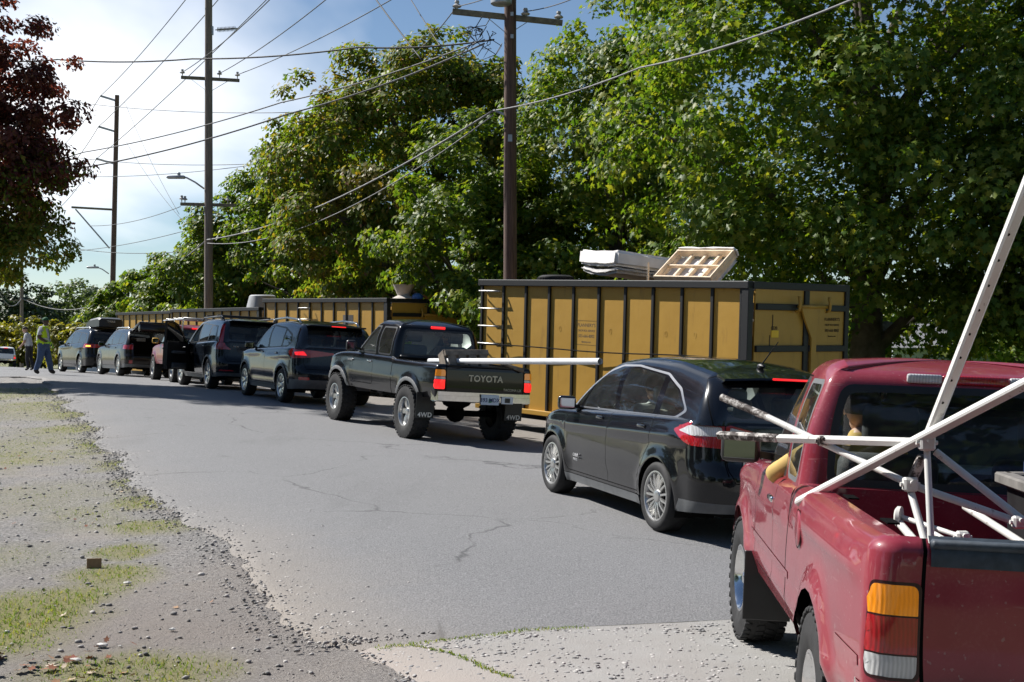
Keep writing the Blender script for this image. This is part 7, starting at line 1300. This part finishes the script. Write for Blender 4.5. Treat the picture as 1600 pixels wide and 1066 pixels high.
zr_ = [(1, lambda c: c[2] > .67), (1, lambda c: abs(c[1]) > .09 and c[0] > .26 and c[2] > .22), (2, lambda c: c[2] < .17 or c[0] > .28 and abs(c[1]) < .3), (0, lambda c: True)]
driver('driver with tan sleeve elbow resting out of the red pickup window', RM, (.12, .44, .72), [M_TAN, M_SKL, M_DTROU], Jr, zr_)

# ------------------------------------------------------------------ load in the red pickup bed
m, nt, b = nodes('white_enamel_tube'); c = mixc(nt, rampn(nt, noise(nt, 26, 5, .7), [(.62, (0, 0, 0)), (.72, (1, 1, 1))]), (.62, .61, .58), (.16, .10, .07)); lk(nt, c, b.inputs['Base Color']); b.inputs['Roughness'].default_value = .35; M_TUBE = m
m, nt, b = nodes('rusty_burnt_tube'); c = mixc(nt, rampn(nt, noise(nt, 16, 5, .75), [(.48, (0, 0, 0)), (.58, (1, 1, 1))]), (.035, .022, .018), (.50, .47, .44)); lk(nt, c, b.inputs['Base Color']); b.inputs['Roughness'].default_value = .7; M_RUST = m
fr = thing('canopy_frame', 'tangled white folding canopy frame of metal tubes in the red pickup bed', 'canopy frame', RM @ Vector((-1.3, 0, .72))); FI = fr.location.copy()
def seg(a, b_, w_, m_=None, sq=True, name='tube', holes=0):
    A_, B_ = pix(*a) - FI, pix(*b_) - FI; q = MB()
    if sq: q.bar(A_, B_, w_, w_, None, (0, 1, .2), 0, w_ * .18)
    else: q.tube([A_, B_], w_ / 2, 12)
    o = q.build(name, m_ or M_TUBE, fr, not sq, 50)
    for k in range(holes):
        t = .18 + .72 * k / holes; p = A_.lerp(B_, t); d_ = (B_ - A_).normalized(); v_ = (-(p + FI - Vector((0, 0, CZ)))).normalized(); n_ = (v_ - d_ * v_.dot(d_)).normalized(); h_ = MB(); h_.tube([p + n_ * w_ * .30, p + n_ * w_ * .56], .006, 8); h_.build('hole', M_GAP, o)
    return o
HB = (1448, 692, 5.45)
seg(HB, (1612, 274, 4.75), .042, holes=8); seg((1246, 786, 6.05), (1640, 580, 4.9), .038)
seg((1200, 652, 6.3), (1422, 757, 5.55), .030, sq=False); seg((1128, 621, 6.55), (1202, 653, 6.3), .036, M_RUST, False, 'burnt_tube_end')
seg((1216, 685, 6.2), HB, .032); seg((1122, 680, 6.5), (1216, 685, 6.2), .034, M_RUST, True, 'burnt_tube_end')
seg(HB, (1455, 850, 5.3), .028, sq=False); seg((1462, 706, 5.45), (1622, 832, 5.2), .032, sq=False); seg((1422, 757, 5.55), (1596, 818, 5.25), .032, sq=False); seg((1420, 757, 5.55), (1447, 852, 5.35), .030, sq=False)
seg((1408, 808, 5.6), (1505, 840, 5.3), .022, sq=False); seg((1404, 816, 5.6), (1440, 858, 5.3), .034, sq=False); seg((1440, 822, 5.6), (1500, 858, 5.35), .022, sq=False); seg((1508, 792, 5.7), (1602, 852, 5.3), .032, sq=False)
seg((1425, 750, 5.55), (1442, 712, 5.5), .036, M_RUST, True, 'scorched_strut')
for (px, py, Y_, s_) in ((1448, 692, 5.42, .062), (1422, 757, 5.52, .058), (1285, 689, 5.95, .045), (1592, 816, 5.2, .05), (1504, 840, 5.27, .05)):
    q = MB(); c_ = pix(px, py, Y_) - FI; q.box(c_, (s_, s_ * .8, s_), TRS((0, 0, 0)), .008); q.tube([c_ + Vector((-s_ * .7, 0, 0)), c_ + Vector((s_ * .7, 0, 0))], .009, 8); q.tube([c_ + Vector((0, -s_ * .7, .01)), c_ + Vector((0, s_ * .5, .01))], .009, 8); q.build('joint', M_TUBE if px != 1285 else M_RUST, fr, False)
q = MB(); M = TRS(pix(1404, 808, 5.6) - FI, (0, 0, R(60))); q.lathe([(0, .012), (.035, .012), (.045, .004), (.045, -.012), (0, -.012)], 20, M); q.build('hub', M_TUBE, fr, True, 40)
bx = thing('storage_crate', 'black plastic crate with worn lip in the red pickup bed', 'crate', RM @ Vector((-1.35, -.33, .72)), R(-4.3 + 90)); q = MB()
for (x_, y_, sx, sy) in ((0, .28, .80, .03), (0, -.28, .80, .03), (.40, 0, .03, .56), (-.40, 0, .03, .56)): q.box((x_, y_, .27), (sx, sy, .54), None, .006)
q.box((0, 0, .03), (.78, .54, .03)); q.build('wall', M_BLK, bx)
for (x_, y_, sx, sy) in ((0, .30, .90, .07), (0, -.30, .90, .07), (.42, 0, .07, .6), (-.42, 0, .07, .6)): q = MB(); q.box((x_, y_, .56), (sx, sy, .05), None, .008); q.build('lip', mat('worn_grey_lip', (.14, .13, .12), .8, var=.3, scale=15), bx)
bl = thing('blue_tub', 'dark blue tub inside the black crate in the red pickup bed', 'tub', bx.location + Vector((.02, .22, -.02))); q = MB(); q.lathe([(0, .0), (.20, 0), (.25, .60), (.27, .62), (.27, .66), (.10, .72), (0, .73)], 24, None, 'z'); q.build('shell', mat('dark_blue_plastic', (.02, .04, .13), .4), bl, True, 40)
lb_ = thing('pale_blue_bucket', 'pale blue bucket standing beside the dark blue tub', 'bucket', bx.location + Vector((.0, -.18, .06))); q = MB(); q.lathe([(0, 0), (.11, 0), (.135, .62), (.145, .62), (.145, .66), (0, .665)], 24, None, 'z'); q.build('shell', mat('pale_blue_plastic', (.42, .58, .78), .4), lb_, True, 40)
